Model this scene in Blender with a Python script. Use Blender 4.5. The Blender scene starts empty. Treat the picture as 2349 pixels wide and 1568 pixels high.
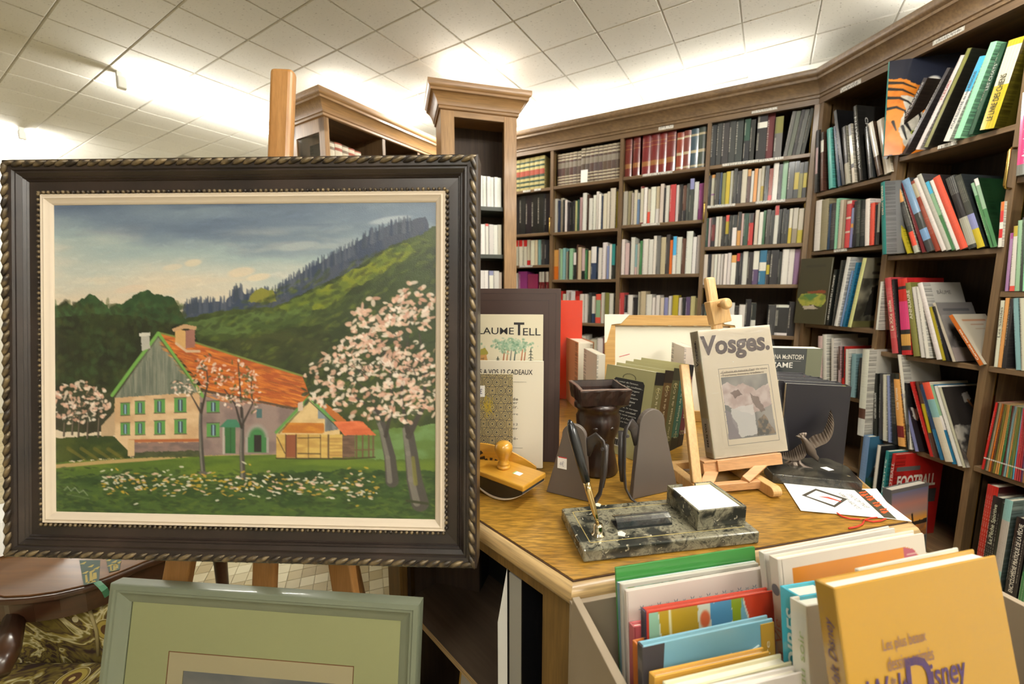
import bpy, math, random
import numpy as np
from mathutils import Matrix, Vector

# ------------------------------------------------------------------ camera, world, exposure
S = bpy.context.scene
COL = S.collection
HC = 1.22                      # camera height
FPX = 940.0                    # focal length in pixels of the 2349 px wide frame
PITCH = math.radians(7.35)
cd = bpy.data.cameras.new('camera')
cam = bpy.data.objects.new('camera', cd)
COL.objects.link(cam)
S.camera = cam
cd.sensor_fit = 'HORIZONTAL'
cd.sensor_width = 36.0
cd.lens = 36.0 * FPX / 2349.0
cd.clip_start = 0.02
cd.clip_end = 60
cam.location = (0, 0, HC)
cam.rotation_euler = (math.radians(90) - PITCH, 0, 0)
cd.dof.use_dof = True
cd.dof.focus_distance = 0.86
cd.dof.aperture_fstop = 4.0
w = bpy.data.worlds.new('world')
S.world = w
w.use_nodes = True
w.node_tree.nodes['Background'].inputs[0].default_value = (0.9, 0.95, 1.0, 1)
w.node_tree.nodes['Background'].inputs[1].default_value = 0.02
S.view_settings.view_transform = 'Standard'
S.view_settings.look = 'None'
S.view_settings.gamma = 1
S.view_settings.use_curve_mapping = False
S.view_settings.exposure = 1.08
try:
    S.cycles.use_denoising = True
    S.cycles.max_bounces = 7
    S.cycles.diffuse_bounces = 4
    S.cycles.glossy_bounces = 3
    S.cycles.transmission_bounces = 6
    S.cycles.caustics_reflective = False
    S.cycles.caustics_refractive = False
    S.cycles.sample_clamp_indirect = 4.0
except Exception:
    pass
CEIL = 2.50
LAMP_STRENGTH = 88.0
UP_STRENGTH = 20.0

# ------------------------------------------------------------------ pixel -> place helpers
def ray(x, y):
    u = (x - 1174.5) / FPX
    v = (784.0 - y) / FPX
    c, s = math.cos(PITCH), math.sin(PITCH)
    return Vector((u, c + v * s, -s + v * c))
CAMP = Vector((0, 0, HC))
def onz(x, y, z):
    d = ray(x, y)
    return CAMP + d * ((z - HC) / d.z)
def at(x, y, Y):
    d = ray(x, y)
    return CAMP + d * (Y / d.y)
def onplane(x, y, p, n):
    d = ray(x, y)
    return CAMP + d * ((p - CAMP).dot(n) / d.dot(n))

# ------------------------------------------------------------------ colours
def lin(c):
    c = c / 255.0
    return c / 12.92 if c <= 0.04045 else ((c + 0.055) / 1.055) ** 2.4
def rgb(*c):
    if len(c) == 1:
        c = c[0]
    return (lin(c[0]), lin(c[1]), lin(c[2]))

# ------------------------------------------------------------------ objects and tags
def tag(o, label=None, cat=None, group=None, kind=None):
    if label: o['label'] = label
    if cat: o['category'] = cat
    if group: o['group'] = group
    if kind: o['kind'] = kind
    return o
def empty(name, M=None, label=None, cat=None, group=None, kind=None):
    o = bpy.data.objects.new(name, None)
    o.empty_display_size = 0.05
    COL.objects.link(o)
    if M is not None: o.matrix_world = M
    return tag(o, label, cat, group, kind)
def frame(origin, ex, ey, ez):
    M = Matrix.Identity(4)
    for i, v in enumerate((ex, ey, ez)):
        for k in range(3): M[k][i] = v[k]
    for k in range(3): M[k][3] = origin[k]
    return M
def yawM(origin, deg):
    return Matrix.Translation(Vector(origin)) @ Matrix.Rotation(math.radians(deg), 4, 'Z')

class MB:
    """collects shapes; build() links them as one mesh object"""
    def __init__(s):
        s.v = []; s.f = []; s.m = []; s.c = []; s.uv = {}; s.ink = {}
        s.col = (0.8, 0.8, 0.8); s.mi = 0
    def face(s, idx, col=None, mi=None):
        s.f.append(tuple(idx)); s.m.append(s.mi if mi is None else mi); s.c.append(s.col if col is None else col)
        return len(s.f) - 1
    def add(s, vs, fs, col=None, mi=None, M=None):
        b = len(s.v)
        if M is not None: vs = [M @ Vector(p) for p in vs]
        s.v += [tuple(p) for p in vs]
        for f in fs: s.face([i + b for i in f], col, mi)
        return s
    def box(s, x0, x1, y0, y1, z0, z1, M=None, col=None, mi=None):
        vs = [(x0,y0,z0),(x1,y0,z0),(x1,y1,z0),(x0,y1,z0),(x0,y0,z1),(x1,y0,z1),(x1,y1,z1),(x0,y1,z1)]
        fs = [(0,3,2,1),(4,5,6,7),(0,1,5,4),(1,2,6,5),(2,3,7,6),(3,0,4,7)]
        return s.add(vs, fs, col, mi, M)
    def prism(s, poly, a, b, axis='z', M=None, col=None, mi=None):
        """polygon (CCW seen from +axis) extruded from a to b"""
        n = len(poly)
        def P(p, h):
            if axis == 'z': return (p[0], p[1], h)
            if axis == 'y': return (p[0], h, p[1])
            return (h, p[0], p[1])
        vs = [P(p, a) for p in poly] + [P(p, b) for p in poly]
        fs = [tuple(range(n))[::-1], tuple(range(n, 2 * n))] + [(i, (i + 1) % n, n + (i + 1) % n, n + i) for i in range(n)]
        return s.add(vs, fs, col, mi, M)
    def lathe(s, prof, seg=24, M=None, col=None, mi=None, sx=1.0, sy=1.0):
        vs = []; fs = []
        for r, z in prof:
            for k in range(seg):
                a = 2 * math.pi * k / seg
                vs.append((r * sx * math.cos(a), r * sy * math.sin(a), z))
        for j in range(len(prof) - 1):
            for k in range(seg):
                fs.append((j*seg+k, j*seg+(k+1)%seg, (j+1)*seg+(k+1)%seg, (j+1)*seg+k))
        fs.append(tuple(range(seg))[::-1])
        fs.append(tuple((len(prof)-1)*seg + k for k in range(seg)))
        return s.add(vs, fs, col, mi, M)
    def tube(s, pts, rad, seg=8, M=None, col=None, mi=None, flat=1.0, up=None):
        pts = [Vector(p) for p in pts]
        n = len(pts)
        if not hasattr(rad, '__len__'): rad = [rad] * n
        vs = []; fs = []
        side = None
        for i, p in enumerate(pts):
            t = (pts[min(i+1, n-1)] - pts[max(i-1, 0)]).normalized()
            if side is None:
                u = Vector(up) if up else (Vector((0,0,1)) if abs(t.z) < 0.9 else Vector((1,0,0)))
                side = t.cross(u).normalized()
            side = (side - t * side.dot(t)).normalized()
            nb = side.cross(t).normalized()
            for k in range(seg):
                a = 2 * math.pi * k / seg
                q = p + (side * math.cos(a) + nb * math.sin(a) * flat) * rad[i]
                vs.append(tuple(q))
        for j in range(n - 1):
            for k in range(seg):
                fs.append((j*seg+k, j*seg+(k+1)%seg, (j+1)*seg+(k+1)%seg, (j+1)*seg+k))
        fs.append(tuple(range(seg))[::-1]); fs.append(tuple((n-1)*seg+k for k in range(seg)))
        return s.add(vs, fs, col, mi, M)
    def ball(s, c, r, seg=8, rings=5, M=None, col=None, mi=None, sz=1.0):
        prof = [(r * math.sin(math.pi * (j + 0.02) / (rings + 0.04)), -r * sz * math.cos(math.pi * (j + 0.02) / (rings + 0.04))) for j in range(rings + 1)]
        T = Matrix.Translation(Vector(c))
        return s.lathe(prof, seg, T if M is None else M @ T, col, mi)
    def build(s, name, mat, parent=None, M=None, smooth=False, bevel=0, bseg=2, autosmooth=None):
        me = bpy.data.meshes.new(name)
        me.from_pydata(s.v, [], s.f)
        mats = mat if isinstance(mat, (list, tuple)) else [mat]
        for q in mats: me.materials.append(q)
        if len(mats) > 1: me.polygons.foreach_set('material_index', s.m)
        ca = me.color_attributes.new('Col', 'FLOAT_COLOR', 'CORNER')
        buf = []
        for f, c in zip(s.f, s.c): buf += (c[0], c[1], c[2], 1.0) * len(f)
        ca.data.foreach_set('color', buf)
        if s.uv:
            uvl = me.uv_layers.new(name='UVMap')
            ia = me.color_attributes.new('Ink', 'FLOAT_COLOR', 'CORNER')
            ub = []; ib = []
            for i, f in enumerate(s.f):
                u = s.uv.get(i)
                ub += u if u else (9.0, 0.0) * len(f)
                k = s.ink.get(i, (0, 0, 0))
                ib += (k[0], k[1], k[2], 1.0) * len(f)
            uvl.data.foreach_set('uv', ub); ia.data.foreach_set('color', ib)
        if smooth: me.polygons.foreach_set('use_smooth', [True] * len(me.polygons))
        me.update()
        o = bpy.data.objects.new(name, me)
        COL.objects.link(o)
        if parent is not None: o.parent = parent
        if M is not None:
            if parent is not None: o.matrix_local = M
            else: o.matrix_world = M
        if autosmooth is not None:
            try: me.shade_auto_smooth if False else None
            except Exception: pass
            me.polygons.foreach_set('use_smooth', [True] * len(me.polygons))
            try: me.set_sharp_from_angle(angle=math.radians(autosmooth))
            except Exception: pass
        if bevel:
            b = o.modifiers.new('bevel', 'BEVEL'); b.width = bevel; b.segments = bseg; b.limit_method = 'ANGLE'; b.angle_limit = math.radians(40)
        return o

# ------------------------------------------------------------------ materials
def newmat(name):
    m = bpy.data.materials.new(name); m.use_nodes = True
    nt = m.node_tree
    return m, nt, nt.nodes['Principled BSDF']
def plain(name, c, rough=0.5, metal=0.0, coat=0.0, spec=None, alpha=None):
    m, nt, b = newmat(name)
    b.inputs['Base Color'].default_value = (*c, 1)
    b.inputs['Roughness'].default_value = rough
    b.inputs['Metallic'].default_value = metal
    if coat: b.inputs['Coat Weight'].default_value = coat; b.inputs['Coat Roughness'].default_value = 0.08
    if spec is not None: b.inputs['Specular IOR Level'].default_value = spec
    return m
def N(nt, typ, **kw):
    n = nt.nodes.new(typ)
    for k, v in kw.items():
        if k in n.inputs: n.inputs[k].default_value = v
        else: setattr(n, k, v)
    return n
def ramp(nt, stops, interp='LINEAR'):
    r = nt.nodes.new('ShaderNodeValToRGB'); r.color_ramp.interpolation = interp
    e = r.color_ramp.elements
    while len(e) < len(stops): e.new(0.5)
    for i, (p, c) in enumerate(stops):
        e[i].position = p; e[i].color = (*c, 1)
    return r
def printmat(name, rough=0.45, coat=0.0, bump=0.0, spec=0.5):
    """printed paper and board: colour carried by the mesh"""
    m, nt, b = newmat(name)
    a = N(nt, 'ShaderNodeAttribute', attribute_name='Col')
    nt.links.new(a.outputs['Color'], b.inputs['Base Color'])
    b.inputs['Roughness'].default_value = rough
    b.inputs['Specular IOR Level'].default_value = spec
    if coat: b.inputs['Coat Weight'].default_value = coat; b.inputs['Coat Roughness'].default_value = 0.1
    if bump:
        tc = N(nt, 'ShaderNodeTexCoord'); no = N(nt, 'ShaderNodeTexNoise', Scale=700.0, Detail=2.0)
        nt.links.new(tc.outputs['Object'], no.inputs['Vector'])
        bp = N(nt, 'ShaderNodeBump', Strength=bump, Distance=0.001)
        nt.links.new(no.outputs['Fac'], bp.inputs['Height']); nt.links.new(bp.outputs['Normal'], b.inputs['Normal'])
    return m
def spinemat(name, rough, coat):
    """book covers: colour from the mesh, illegible small spine print from noise on the title panel"""
    m, nt, b = newmat(name)
    a = N(nt, 'ShaderNodeAttribute', attribute_name='Col'); k = N(nt, 'ShaderNodeAttribute', attribute_name='Ink')
    uv = N(nt, 'ShaderNodeUVMap', uv_map='UVMap')
    sp = N(nt, 'ShaderNodeSeparateXYZ'); nt.links.new(uv.outputs[0], sp.inputs[0])
    ab = N(nt, 'ShaderNodeMath', operation='ABSOLUTE'); nt.links.new(sp.outputs[0], ab.inputs[0])
    lt = N(nt, 'ShaderNodeMath', operation='LESS_THAN'); lt.inputs[1].default_value = 0.2; nt.links.new(ab.outputs[0], lt.inputs[0])
    mp = N(nt, 'ShaderNodeMapping'); mp.inputs['Scale'].default_value = (0.9, 330.0, 1.0); nt.links.new(uv.outputs[0], mp.inputs[0])
    n1 = N(nt, 'ShaderNodeTexNoise', Scale=1.0, Detail=1.0); nt.links.new(mp.outputs[0], n1.inputs['Vector'])
    g1 = N(nt, 'ShaderNodeMath', operation='GREATER_THAN'); g1.inputs[1].default_value = 0.5; nt.links.new(n1.outputs['Fac'], g1.inputs[0])
    mp2 = N(nt, 'ShaderNodeMapping'); mp2.inputs['Scale'].default_value = (0.0, 38.0, 1.0); nt.links.new(uv.outputs[0], mp2.inputs[0])
    n2 = N(nt, 'ShaderNodeTexNoise', Scale=1.0, Detail=0.0); nt.links.new(mp2.outputs[0], n2.inputs['Vector'])
    g2 = N(nt, 'ShaderNodeMath', operation='GREATER_THAN'); g2.inputs[1].default_value = 0.47; nt.links.new(n2.outputs['Fac'], g2.inputs[0])
    m1 = N(nt, 'ShaderNodeMath', operation='MULTIPLY'); nt.links.new(lt.outputs[0], m1.inputs[0]); nt.links.new(g1.outputs[0], m1.inputs[1])
    m2 = N(nt, 'ShaderNodeMath', operation='MULTIPLY'); nt.links.new(m1.outputs[0], m2.inputs[0]); nt.links.new(g2.outputs[0], m2.inputs[1])
    m3 = N(nt, 'ShaderNodeMath', operation='MULTIPLY'); m3.inputs[1].default_value = 0.8; nt.links.new(m2.outputs[0], m3.inputs[0])
    mx = N(nt, 'ShaderNodeMix', data_type='RGBA')
    nt.links.new(m3.outputs[0], mx.inputs[0]); nt.links.new(a.outputs['Color'], mx.inputs[6]); nt.links.new(k.outputs['Color'], mx.inputs[7])
    nt.links.new(mx.outputs[2], b.inputs['Base Color'])
    b.inputs['Roughness'].default_value = rough
    if coat: b.inputs['Coat Weight'].default_value = coat; b.inputs['Coat Roughness'].default_value = 0.12
    return m
def wood(name, c1, c2, axis=2, scale=14.0, stretch=0.06, rough=0.45, coat=0.0, pores=0.25):
    m, nt, b = newmat(name)
    tc = N(nt, 'ShaderNodeTexCoord'); mp = N(nt, 'ShaderNodeMapping')
    sc = [scale] * 3; sc[axis] = scale * stretch
    mp.inputs['Scale'].default_value = sc
    nt.links.new(tc.outputs['Object'], mp.inputs[0])
    n1 = N(nt, 'ShaderNodeTexNoise', Scale=1.0, Detail=6.0, Roughness=0.62, Distortion=0.6); nt.links.new(mp.outputs[0], n1.inputs['Vector'])
    n2 = N(nt, 'ShaderNodeTexNoise', Scale=7.0, Detail=3.0); nt.links.new(mp.outputs[0], n2.inputs['Vector'])
    r = ramp(nt, [(0.3, c1), (0.7, c2)]); nt.links.new(n1.outputs['Fac'], r.inputs[0])
    r2 = ramp(nt, [(0.38, (1 - pores,) * 3), (0.6, (1, 1, 1))]); nt.links.new(n2.outputs['Fac'], r2.inputs[0])
    mx = N(nt, 'ShaderNodeMix', data_type='RGBA', blend_type='MULTIPLY'); mx.inputs[0].default_value = 1.0
    nt.links.new(r.outputs[0], mx.inputs[6]); nt.links.new(r2.outputs[0], mx.inputs[7])
    nt.links.new(mx.outputs[2], b.inputs['Base Color'])
    b.inputs['Roughness'].default_value = rough
    if coat: b.inputs['Coat Weight'].default_value = coat; b.inputs['Coat Roughness'].default_value = 0.15
    bp = N(nt, 'ShaderNodeBump', Strength=0.12, Distance=0.001); nt.links.new(n2.outputs['Fac'], bp.inputs['Height']); nt.links.new(bp.outputs[0], b.inputs['Normal'])
    return m
def marble(name, base, mid, vein, scale=30.0, rough=0.15):
    m, nt, b = newmat(name)
    tc = N(nt, 'ShaderNodeTexCoord')
    n1 = N(nt, 'ShaderNodeTexNoise', Scale=scale, Detail=7.0, Roughness=0.7, Distortion=1.2); nt.links.new(tc.outputs['Object'], n1.inputs['Vector'])
    r = ramp(nt, [(0.36, base), (0.52, mid), (0.63, base), (0.72, vein)]); nt.links.new(n1.outputs['Fac'], r.inputs[0])
    vo = N(nt, 'ShaderNodeTexVoronoi', Scale=scale * 1.1); vo.feature = 'F1'
    n3 = N(nt, 'ShaderNodeTexNoise', Scale=scale * 0.7, Detail=3.0)
    nt.links.new(tc.outputs['Object'], n3.inputs['Vector'])
    mxv = N(nt, 'ShaderNodeMix', data_type='VECTOR'); mxv.inputs[0].default_value = 0.12
    nt.links.new(tc.outputs['Object'], mxv.inputs[4]); nt.links.new(n3.outputs['Color'], mxv.inputs[5]); nt.links.new(mxv.outputs[1], vo.inputs['Vector'])
    r2 = ramp(nt, [(0.10, vein), (0.16, mid), (0.26, base)]); nt.links.new(vo.outputs['Distance'], r2.inputs[0])
    n4 = N(nt, 'ShaderNodeTexNoise', Scale=scale * 0.5, Detail=2.0); nt.links.new(tc.outputs['Object'], n4.inputs['Vector'])
    r4 = ramp(nt, [(0.48, (0, 0, 0)), (0.60, (1, 1, 1))]); nt.links.new(n4.outputs['Fac'], r4.inputs[0])
    mx = N(nt, 'ShaderNodeMix', data_type='RGBA')
    nt.links.new(r4.outputs[0], mx.inputs[0]); nt.links.new(r.outputs[0], mx.inputs[6]); nt.links.new(r2.outputs[0], mx.inputs[7])
    nt.links.new(mx.outputs[2], b.inputs['Base Color'])
    b.inputs['Roughness'].default_value = rough
    return m
MAT = {}
MAT['spine'] = spinemat('paperback_cover', 0.42, 0.15)
MAT['cloth'] = spinemat('cloth_cover', 0.6, 0.0)
MAT['gloss'] = spinemat('laminated_cover', 0.28, 0.5)
MAT['print'] = printmat('printed_paper', 0.5)
MAT['printgloss'] = printmat('printed_gloss', 0.25, 0.6)
MAT['oil'] = printmat('oil_paint', 0.42, 0.15, 0.25)
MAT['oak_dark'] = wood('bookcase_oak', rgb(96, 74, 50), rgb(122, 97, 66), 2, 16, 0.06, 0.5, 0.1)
MAT['oak_dark_x'] = wood('bookcase_oak_shelf', rgb(96, 74, 50), rgb(122, 97, 66), 0, 16, 0.06, 0.5, 0.1)
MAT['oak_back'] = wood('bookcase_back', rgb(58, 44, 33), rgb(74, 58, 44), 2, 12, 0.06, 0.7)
MAT['oak_col'] = wood('column_oak', rgb(150, 112, 68), rgb(176, 136, 88), 2, 22, 0.06, 0.5, 0.1)
MAT['oak_col_x'] = wood('column_oak_cornice', rgb(140, 104, 64), rgb(168, 130, 84), 0, 22, 0.06, 0.45, 0.2)
MAT['oak_top'] = wood('table_oak_veneer', rgb(142, 101, 32), rgb(180, 136, 54), 0, 34, 0.16, 0.32, 0.3, 0.45)
MAT['oak_nose'] = wood('table_oak_edge', rgb(168, 136, 88), rgb(204, 172, 120), 0, 30, 0.05, 0.4, 0.2, 0.35)
MAT['oak_table'] = wood('table_oak_body', rgb(104, 78, 36), rgb(136, 104, 54), 2, 24, 0.05, 0.5, 0.1)
MAT['beech'] = wood('beech', rgb(196, 152, 92), rgb(214, 174, 116), 2, 40, 0.05, 0.42, 0.15, 0.12)
MAT['beech_red'] = wood('beech_pinkish', rgb(192, 140, 92), rgb(208, 160, 112), 0, 60, 0.05, 0.45, 0.1, 0.15)
MAT['easel'] = wood('easel_beech', rgb(164, 114, 60), rgb(184, 134, 78), 2, 50, 0.04, 0.4, 0.25, 0.1)
MAT['honey'] = wood('honey_wood', rgb(188, 132, 34), rgb(206, 154, 58), 0, 26, 0.08, 0.28, 0.5, 0.08)
MAT['brass'] = plain('brass', rgb(190, 160, 90), 0.25, 1.0)
MAT['chrome'] = plain('polished_metal', rgb(215, 205, 180), 0.12, 1.0)
MAT['paper'] = plain('paper', rgb(228, 222, 204), 0.7)
MAT['white_card'] = plain('white_card', rgb(238, 236, 230), 0.6)
MAT['black'] = plain('black_plastic', rgb(22, 22, 24), 0.25, 0, 0.3)
MAT['ink'] = plain('printing_ink_black', rgb(34, 30, 30), 0.6)
MAT['inkwhite'] = plain('printing_ink_white', rgb(225, 222, 212), 0.6)
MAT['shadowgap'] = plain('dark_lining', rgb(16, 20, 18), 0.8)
INKS = {}
def inkmat(c):
    c = tuple(c)
    if c not in INKS: INKS[c] = plain('printing_ink_%02d' % len(INKS), rgb(c), 0.55)
    return INKS[c]

# ------------------------------------------------------------------ lettering
def text_geo(s, w, h=None, bold=0.0, shear=0.0, align='L', space=1.0):
    cu = bpy.data.curves.new('t', 'FONT')
    cu.body = s; cu.size = 1.0; cu.offset = bold; cu.shear = shear; cu.resolution_u = 3; cu.space_character = space
    ob = bpy.data.objects.new('t', cu)
    me = bpy.data.meshes.new_from_object(ob)
    vs = [tuple(v.co) for v in me.vertices]; fs = [tuple(p.vertices) for p in me.polygons]
    bpy.data.objects.remove(ob); bpy.data.curves.remove(cu); bpy.data.meshes.remove(me)
    if not vs: return [], []
    xs = [v[0] for v in vs]; ys = [v[1] for v in vs]
    x0, x1, y0, y1 = min(xs), max(xs), min(ys), max(ys)
    sx = w / max(1e-6, x1 - x0)
    sy = (h / max(1e-6, y1 - y0)) if h else sx
    return [((v[0] - x0) * sx, (v[1] - y0) * sy, 0.0) for v in vs], fs
def text(s, w, h, origin, ex, ey, mat, parent, name='title', bold=0.0, shear=0.0, lift=0.0004, M=None):
    """lettering fitted to a w x h box at origin, ex = reading direction, ey = up; coordinates of the parent"""
    vs, fs = text_geo(s, w, h, bold, shear)
    ex = Vector(ex).normalized(); ey = Vector(ey).normalized(); ez = ex.cross(ey)
    T = frame(Vector(origin) + ez * lift, ex, ey, ez)
    m = MB(); m.add(vs, fs, None, None, T)
    return m.build(name, mat if not isinstance(mat, tuple) else inkmat(mat), parent)

# ------------------------------------------------------------------ a small painter: pictures as coloured canvas grids
class Paint:
    def __init__(s, W, H, x0=0., y0=0., x1=1., y1=1., seed=1, bg=(200, 200, 200)):
        s.W, s.H = W, H; s.x0, s.y0, s.x1, s.y1 = x0, y0, x1, y1
        s.rng = np.random.RandomState(seed)
        s.a = np.zeros((H, W, 3)); s.a[:] = np.array(bg) / 255.
        xs = x0 + (np.arange(W) + .5) / W * (x1 - x0); ys = y0 + (np.arange(H) + .5) / H * (y1 - y0)
        s.X, s.Y = np.meshgrid(xs, ys)
        s.px = (x1 - x0) / W
    def noise(s, sx, sy, octv=3, seed=None):
        r = np.random.RandomState(seed) if seed is not None else s.rng
        out = np.zeros((s.H, s.W)); amp = 1.; tot = 0.
        for o in range(octv):
            nx = max(2, int((s.x1 - s.x0) / sx) + 3); ny = max(2, int((s.y1 - s.y0) / sy) + 3)
            g = r.rand(ny, nx)
            fx = (s.X - s.x0) / sx; fy = (s.Y - s.y0) / sy
            ix = np.clip(fx.astype(int), 0, nx - 2); iy = np.clip(fy.astype(int), 0, ny - 2)
            tx = np.clip(fx - ix, 0, 1); ty = np.clip(fy - iy, 0, 1)
            tx = tx * tx * (3 - 2 * tx); ty = ty * ty * (3 - 2 * ty)
            v = (g[iy, ix] * (1 - tx) + g[iy, ix + 1] * tx) * (1 - ty) + (g[iy + 1, ix] * (1 - tx) + g[iy + 1, ix + 1] * tx) * ty
            out += v * amp; tot += amp; amp *= .5; sx *= .5; sy *= .5
        return out / tot
    def blend(s, mask, col):
        c = np.array(col) / 255. if not isinstance(col, np.ndarray) else col
        s.a = s.a * (1 - mask[..., None]) + c * mask[..., None]
    def mask(s, pts, jit=0., jx=None, soft=None, X=None, Y=None):
        X = s.X; Y = s.Y
        if jit:
            X = X + (s.noise(jit * 2.5, jit * 2.5, 3) - .5) * 2 * jit * (1 if jx is None else jx)
            Y = Y + (s.noise(jit * 2.5, jit * 2.5, 3) - .5) * 2 * jit
        ins = np.zeros(X.shape, bool)
        n = len(pts)
        for i in range(n):
            (xa, ya), (xb, yb) = pts[i], pts[(i + 1) % n]
            if ya == yb: continue
            c = ((ya > Y) != (yb > Y)) & (X < (xb - xa) * (Y - ya) / (yb - ya) + xa)
            ins ^= c
        return ins.astype(float)
    def poly(s, pts, col, jit=0., alpha=1., jx=None):
        s.blend(s.mask(pts, jit, jx) * alpha, col)
    def tex(s, pts, c1, c2, sx, sy, jit=0., alpha=1., octv=3, lo=.35, hi=.65):
        m = s.mask(pts, jit) * alpha
        n = np.clip((s.noise(sx, sy, octv) - lo) / (hi - lo), 0, 1)[..., None]
        c = (np.array(c1) * (1 - n) + np.array(c2) * n) / 255.
        s.a = s.a * (1 - m[..., None]) + c * m[..., None]
    def dab(s, x, y, rx, ry, col, ang=0., alpha=1.):
        R = max(rx, ry) * 1.3 + s.px
        i0 = int(np.clip((x - R - s.x0) / (s.x1 - s.x0) * s.W, 0, s.W)); i1 = int(np.clip((x + R - s.x0) / (s.x1 - s.x0) * s.W + 1, 0, s.W))
        j0 = int(np.clip((y - R - s.y0) / (s.y1 - s.y0) * s.H, 0, s.H)); j1 = int(np.clip((y + R - s.y0) / (s.y1 - s.y0) * s.H + 1, 0, s.H))
        if i1 <= i0 or j1 <= j0: return
        dx = s.X[j0:j1, i0:i1] - x; dy = s.Y[j0:j1, i0:i1] - y
        ca, sa = math.cos(ang), math.sin(ang)
        u = (dx * ca + dy * sa) / rx; v = (-dx * sa + dy * ca) / ry
        m = np.clip(1.6 * (1.15 - (u * u + v * v)), 0, 1)[..., None] * alpha
        s.a[j0:j1, i0:i1] = s.a[j0:j1, i0:i1] * (1 - m) + np.array(col) / 255. * m
    def line(s, pts, w0, col, w1=None, alpha=1.):
        w1 = w0 if w1 is None else w1
        L = [0.]
        for a, b in zip(pts[:-1], pts[1:]): L.append(L[-1] + math.hypot(b[0]-a[0], b[1]-a[1]))
        T = max(L[-1], 1e-9)
        for k, (a, b) in enumerate(zip(pts[:-1], pts[1:])):
            wa = w0 + (w1 - w0) * L[k] / T; wb = w0 + (w1 - w0) * L[k+1] / T
            R = max(wa, wb) + s.px
            i0 = int(np.clip((min(a[0], b[0]) - R - s.x0) / (s.x1 - s.x0) * s.W, 0, s.W)); i1 = int(np.clip((max(a[0], b[0]) + R - s.x0) / (s.x1 - s.x0) * s.W + 1, 0, s.W))
            j0 = int(np.clip((min(a[1], b[1]) - R - s.y0) / (s.y1 - s.y0) * s.H, 0, s.H)); j1 = int(np.clip((max(a[1], b[1]) + R - s.y0) / (s.y1 - s.y0) * s.H + 1, 0, s.H))
            if i1 <= i0 or j1 <= j0: continue
            X = s.X[j0:j1, i0:i1]; Y = s.Y[j0:j1, i0:i1]
            dx, dy = b[0]-a[0], b[1]-a[1]; ll = dx*dx + dy*dy + 1e-12
            t = np.clip(((X-a[0])*dx + (Y-a[1])*dy) / ll, 0, 1)
            d = np.hypot(X - a[0] - t*dx, Y - a[1] - t*dy)
            ww = (wa + (wb - wa) * t) * .5
            m = (np.clip((ww - d) / s.px + .5, 0, 1) * alpha)[..., None]
            s.a[j0:j1, i0:i1] = s.a[j0:j1, i0:i1] * (1 - m) + np.array(col) / 255. * m
    def obj(s, name, mat, parent, origin, ex, ez, w, h, M=None):
        """canvas grid: ex to the right, ez up, origin at the lower left, w x h metres"""
        W, H = s.W, s.H
        o = Vector(origin); ex = Vector(ex).normalized(); ez = Vector(ez).normalized()
        gx = np.linspace(0, w, W + 1); gz = np.linspace(h, 0, H + 1)
        GX, GZ = np.meshgrid(gx, gz)
        co = np.array(o)[None, None] + GX[..., None] * np.array(ex) + GZ[..., None] * np.array(ez)
        idx = np.arange((W + 1) * (H + 1)).reshape(H + 1, W + 1)
        q = np.stack([idx[1:, :-1], idx[1:, 1:], idx[:-1, 1:], idx[:-1, :-1]], -1).reshape(-1)
        me = bpy.data.meshes.new(name)
        me.vertices.add((W + 1) * (H + 1)); me.vertices.foreach_set('co', co.reshape(-1).astype(np.float32))
        me.loops.add(len(q)); me.loops.foreach_set('vertex_index', q.astype(np.int32))
        me.polygons.add(W * H); me.polygons.foreach_set('loop_start', np.arange(0, len(q), 4, dtype=np.int32))
        try: me.polygons.foreach_set('loop_total', np.full(W * H, 4, dtype=np.int32))
        except Exception: pass
        me.update(calc_edges=True)
        a = np.clip(s.a, 0, 1)
        l = np.where(a <= 0.04045, a / 12.92, ((a + 0.055) / 1.055) ** 2.4)
        p = np.pad(l, ((0, 1), (0, 1), (0, 0)), mode='edge')
        p2 = np.pad(l, ((1, 0), (1, 0), (0, 0)), mode='edge')
        vcol = (p + p2) * .5
        if W * H < 90000: vcol = np.pad(l, ((0, 1), (0, 1), (0, 0)), mode='edge')
        ca = me.color_attributes.new('Col', 'FLOAT_COLOR', 'POINT')
        ca.data.foreach_set('color', np.concatenate([vcol, np.ones(vcol.shape[:2] + (1,))], -1).reshape(-1).astype(np.float32))
        me.materials.append(mat)
        ob = bpy.data.objects.new(name, me); COL.objects.link(ob)
        if parent is not None: ob.parent = parent
        if M is not None: ob.matrix_local = M
        return ob
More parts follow.
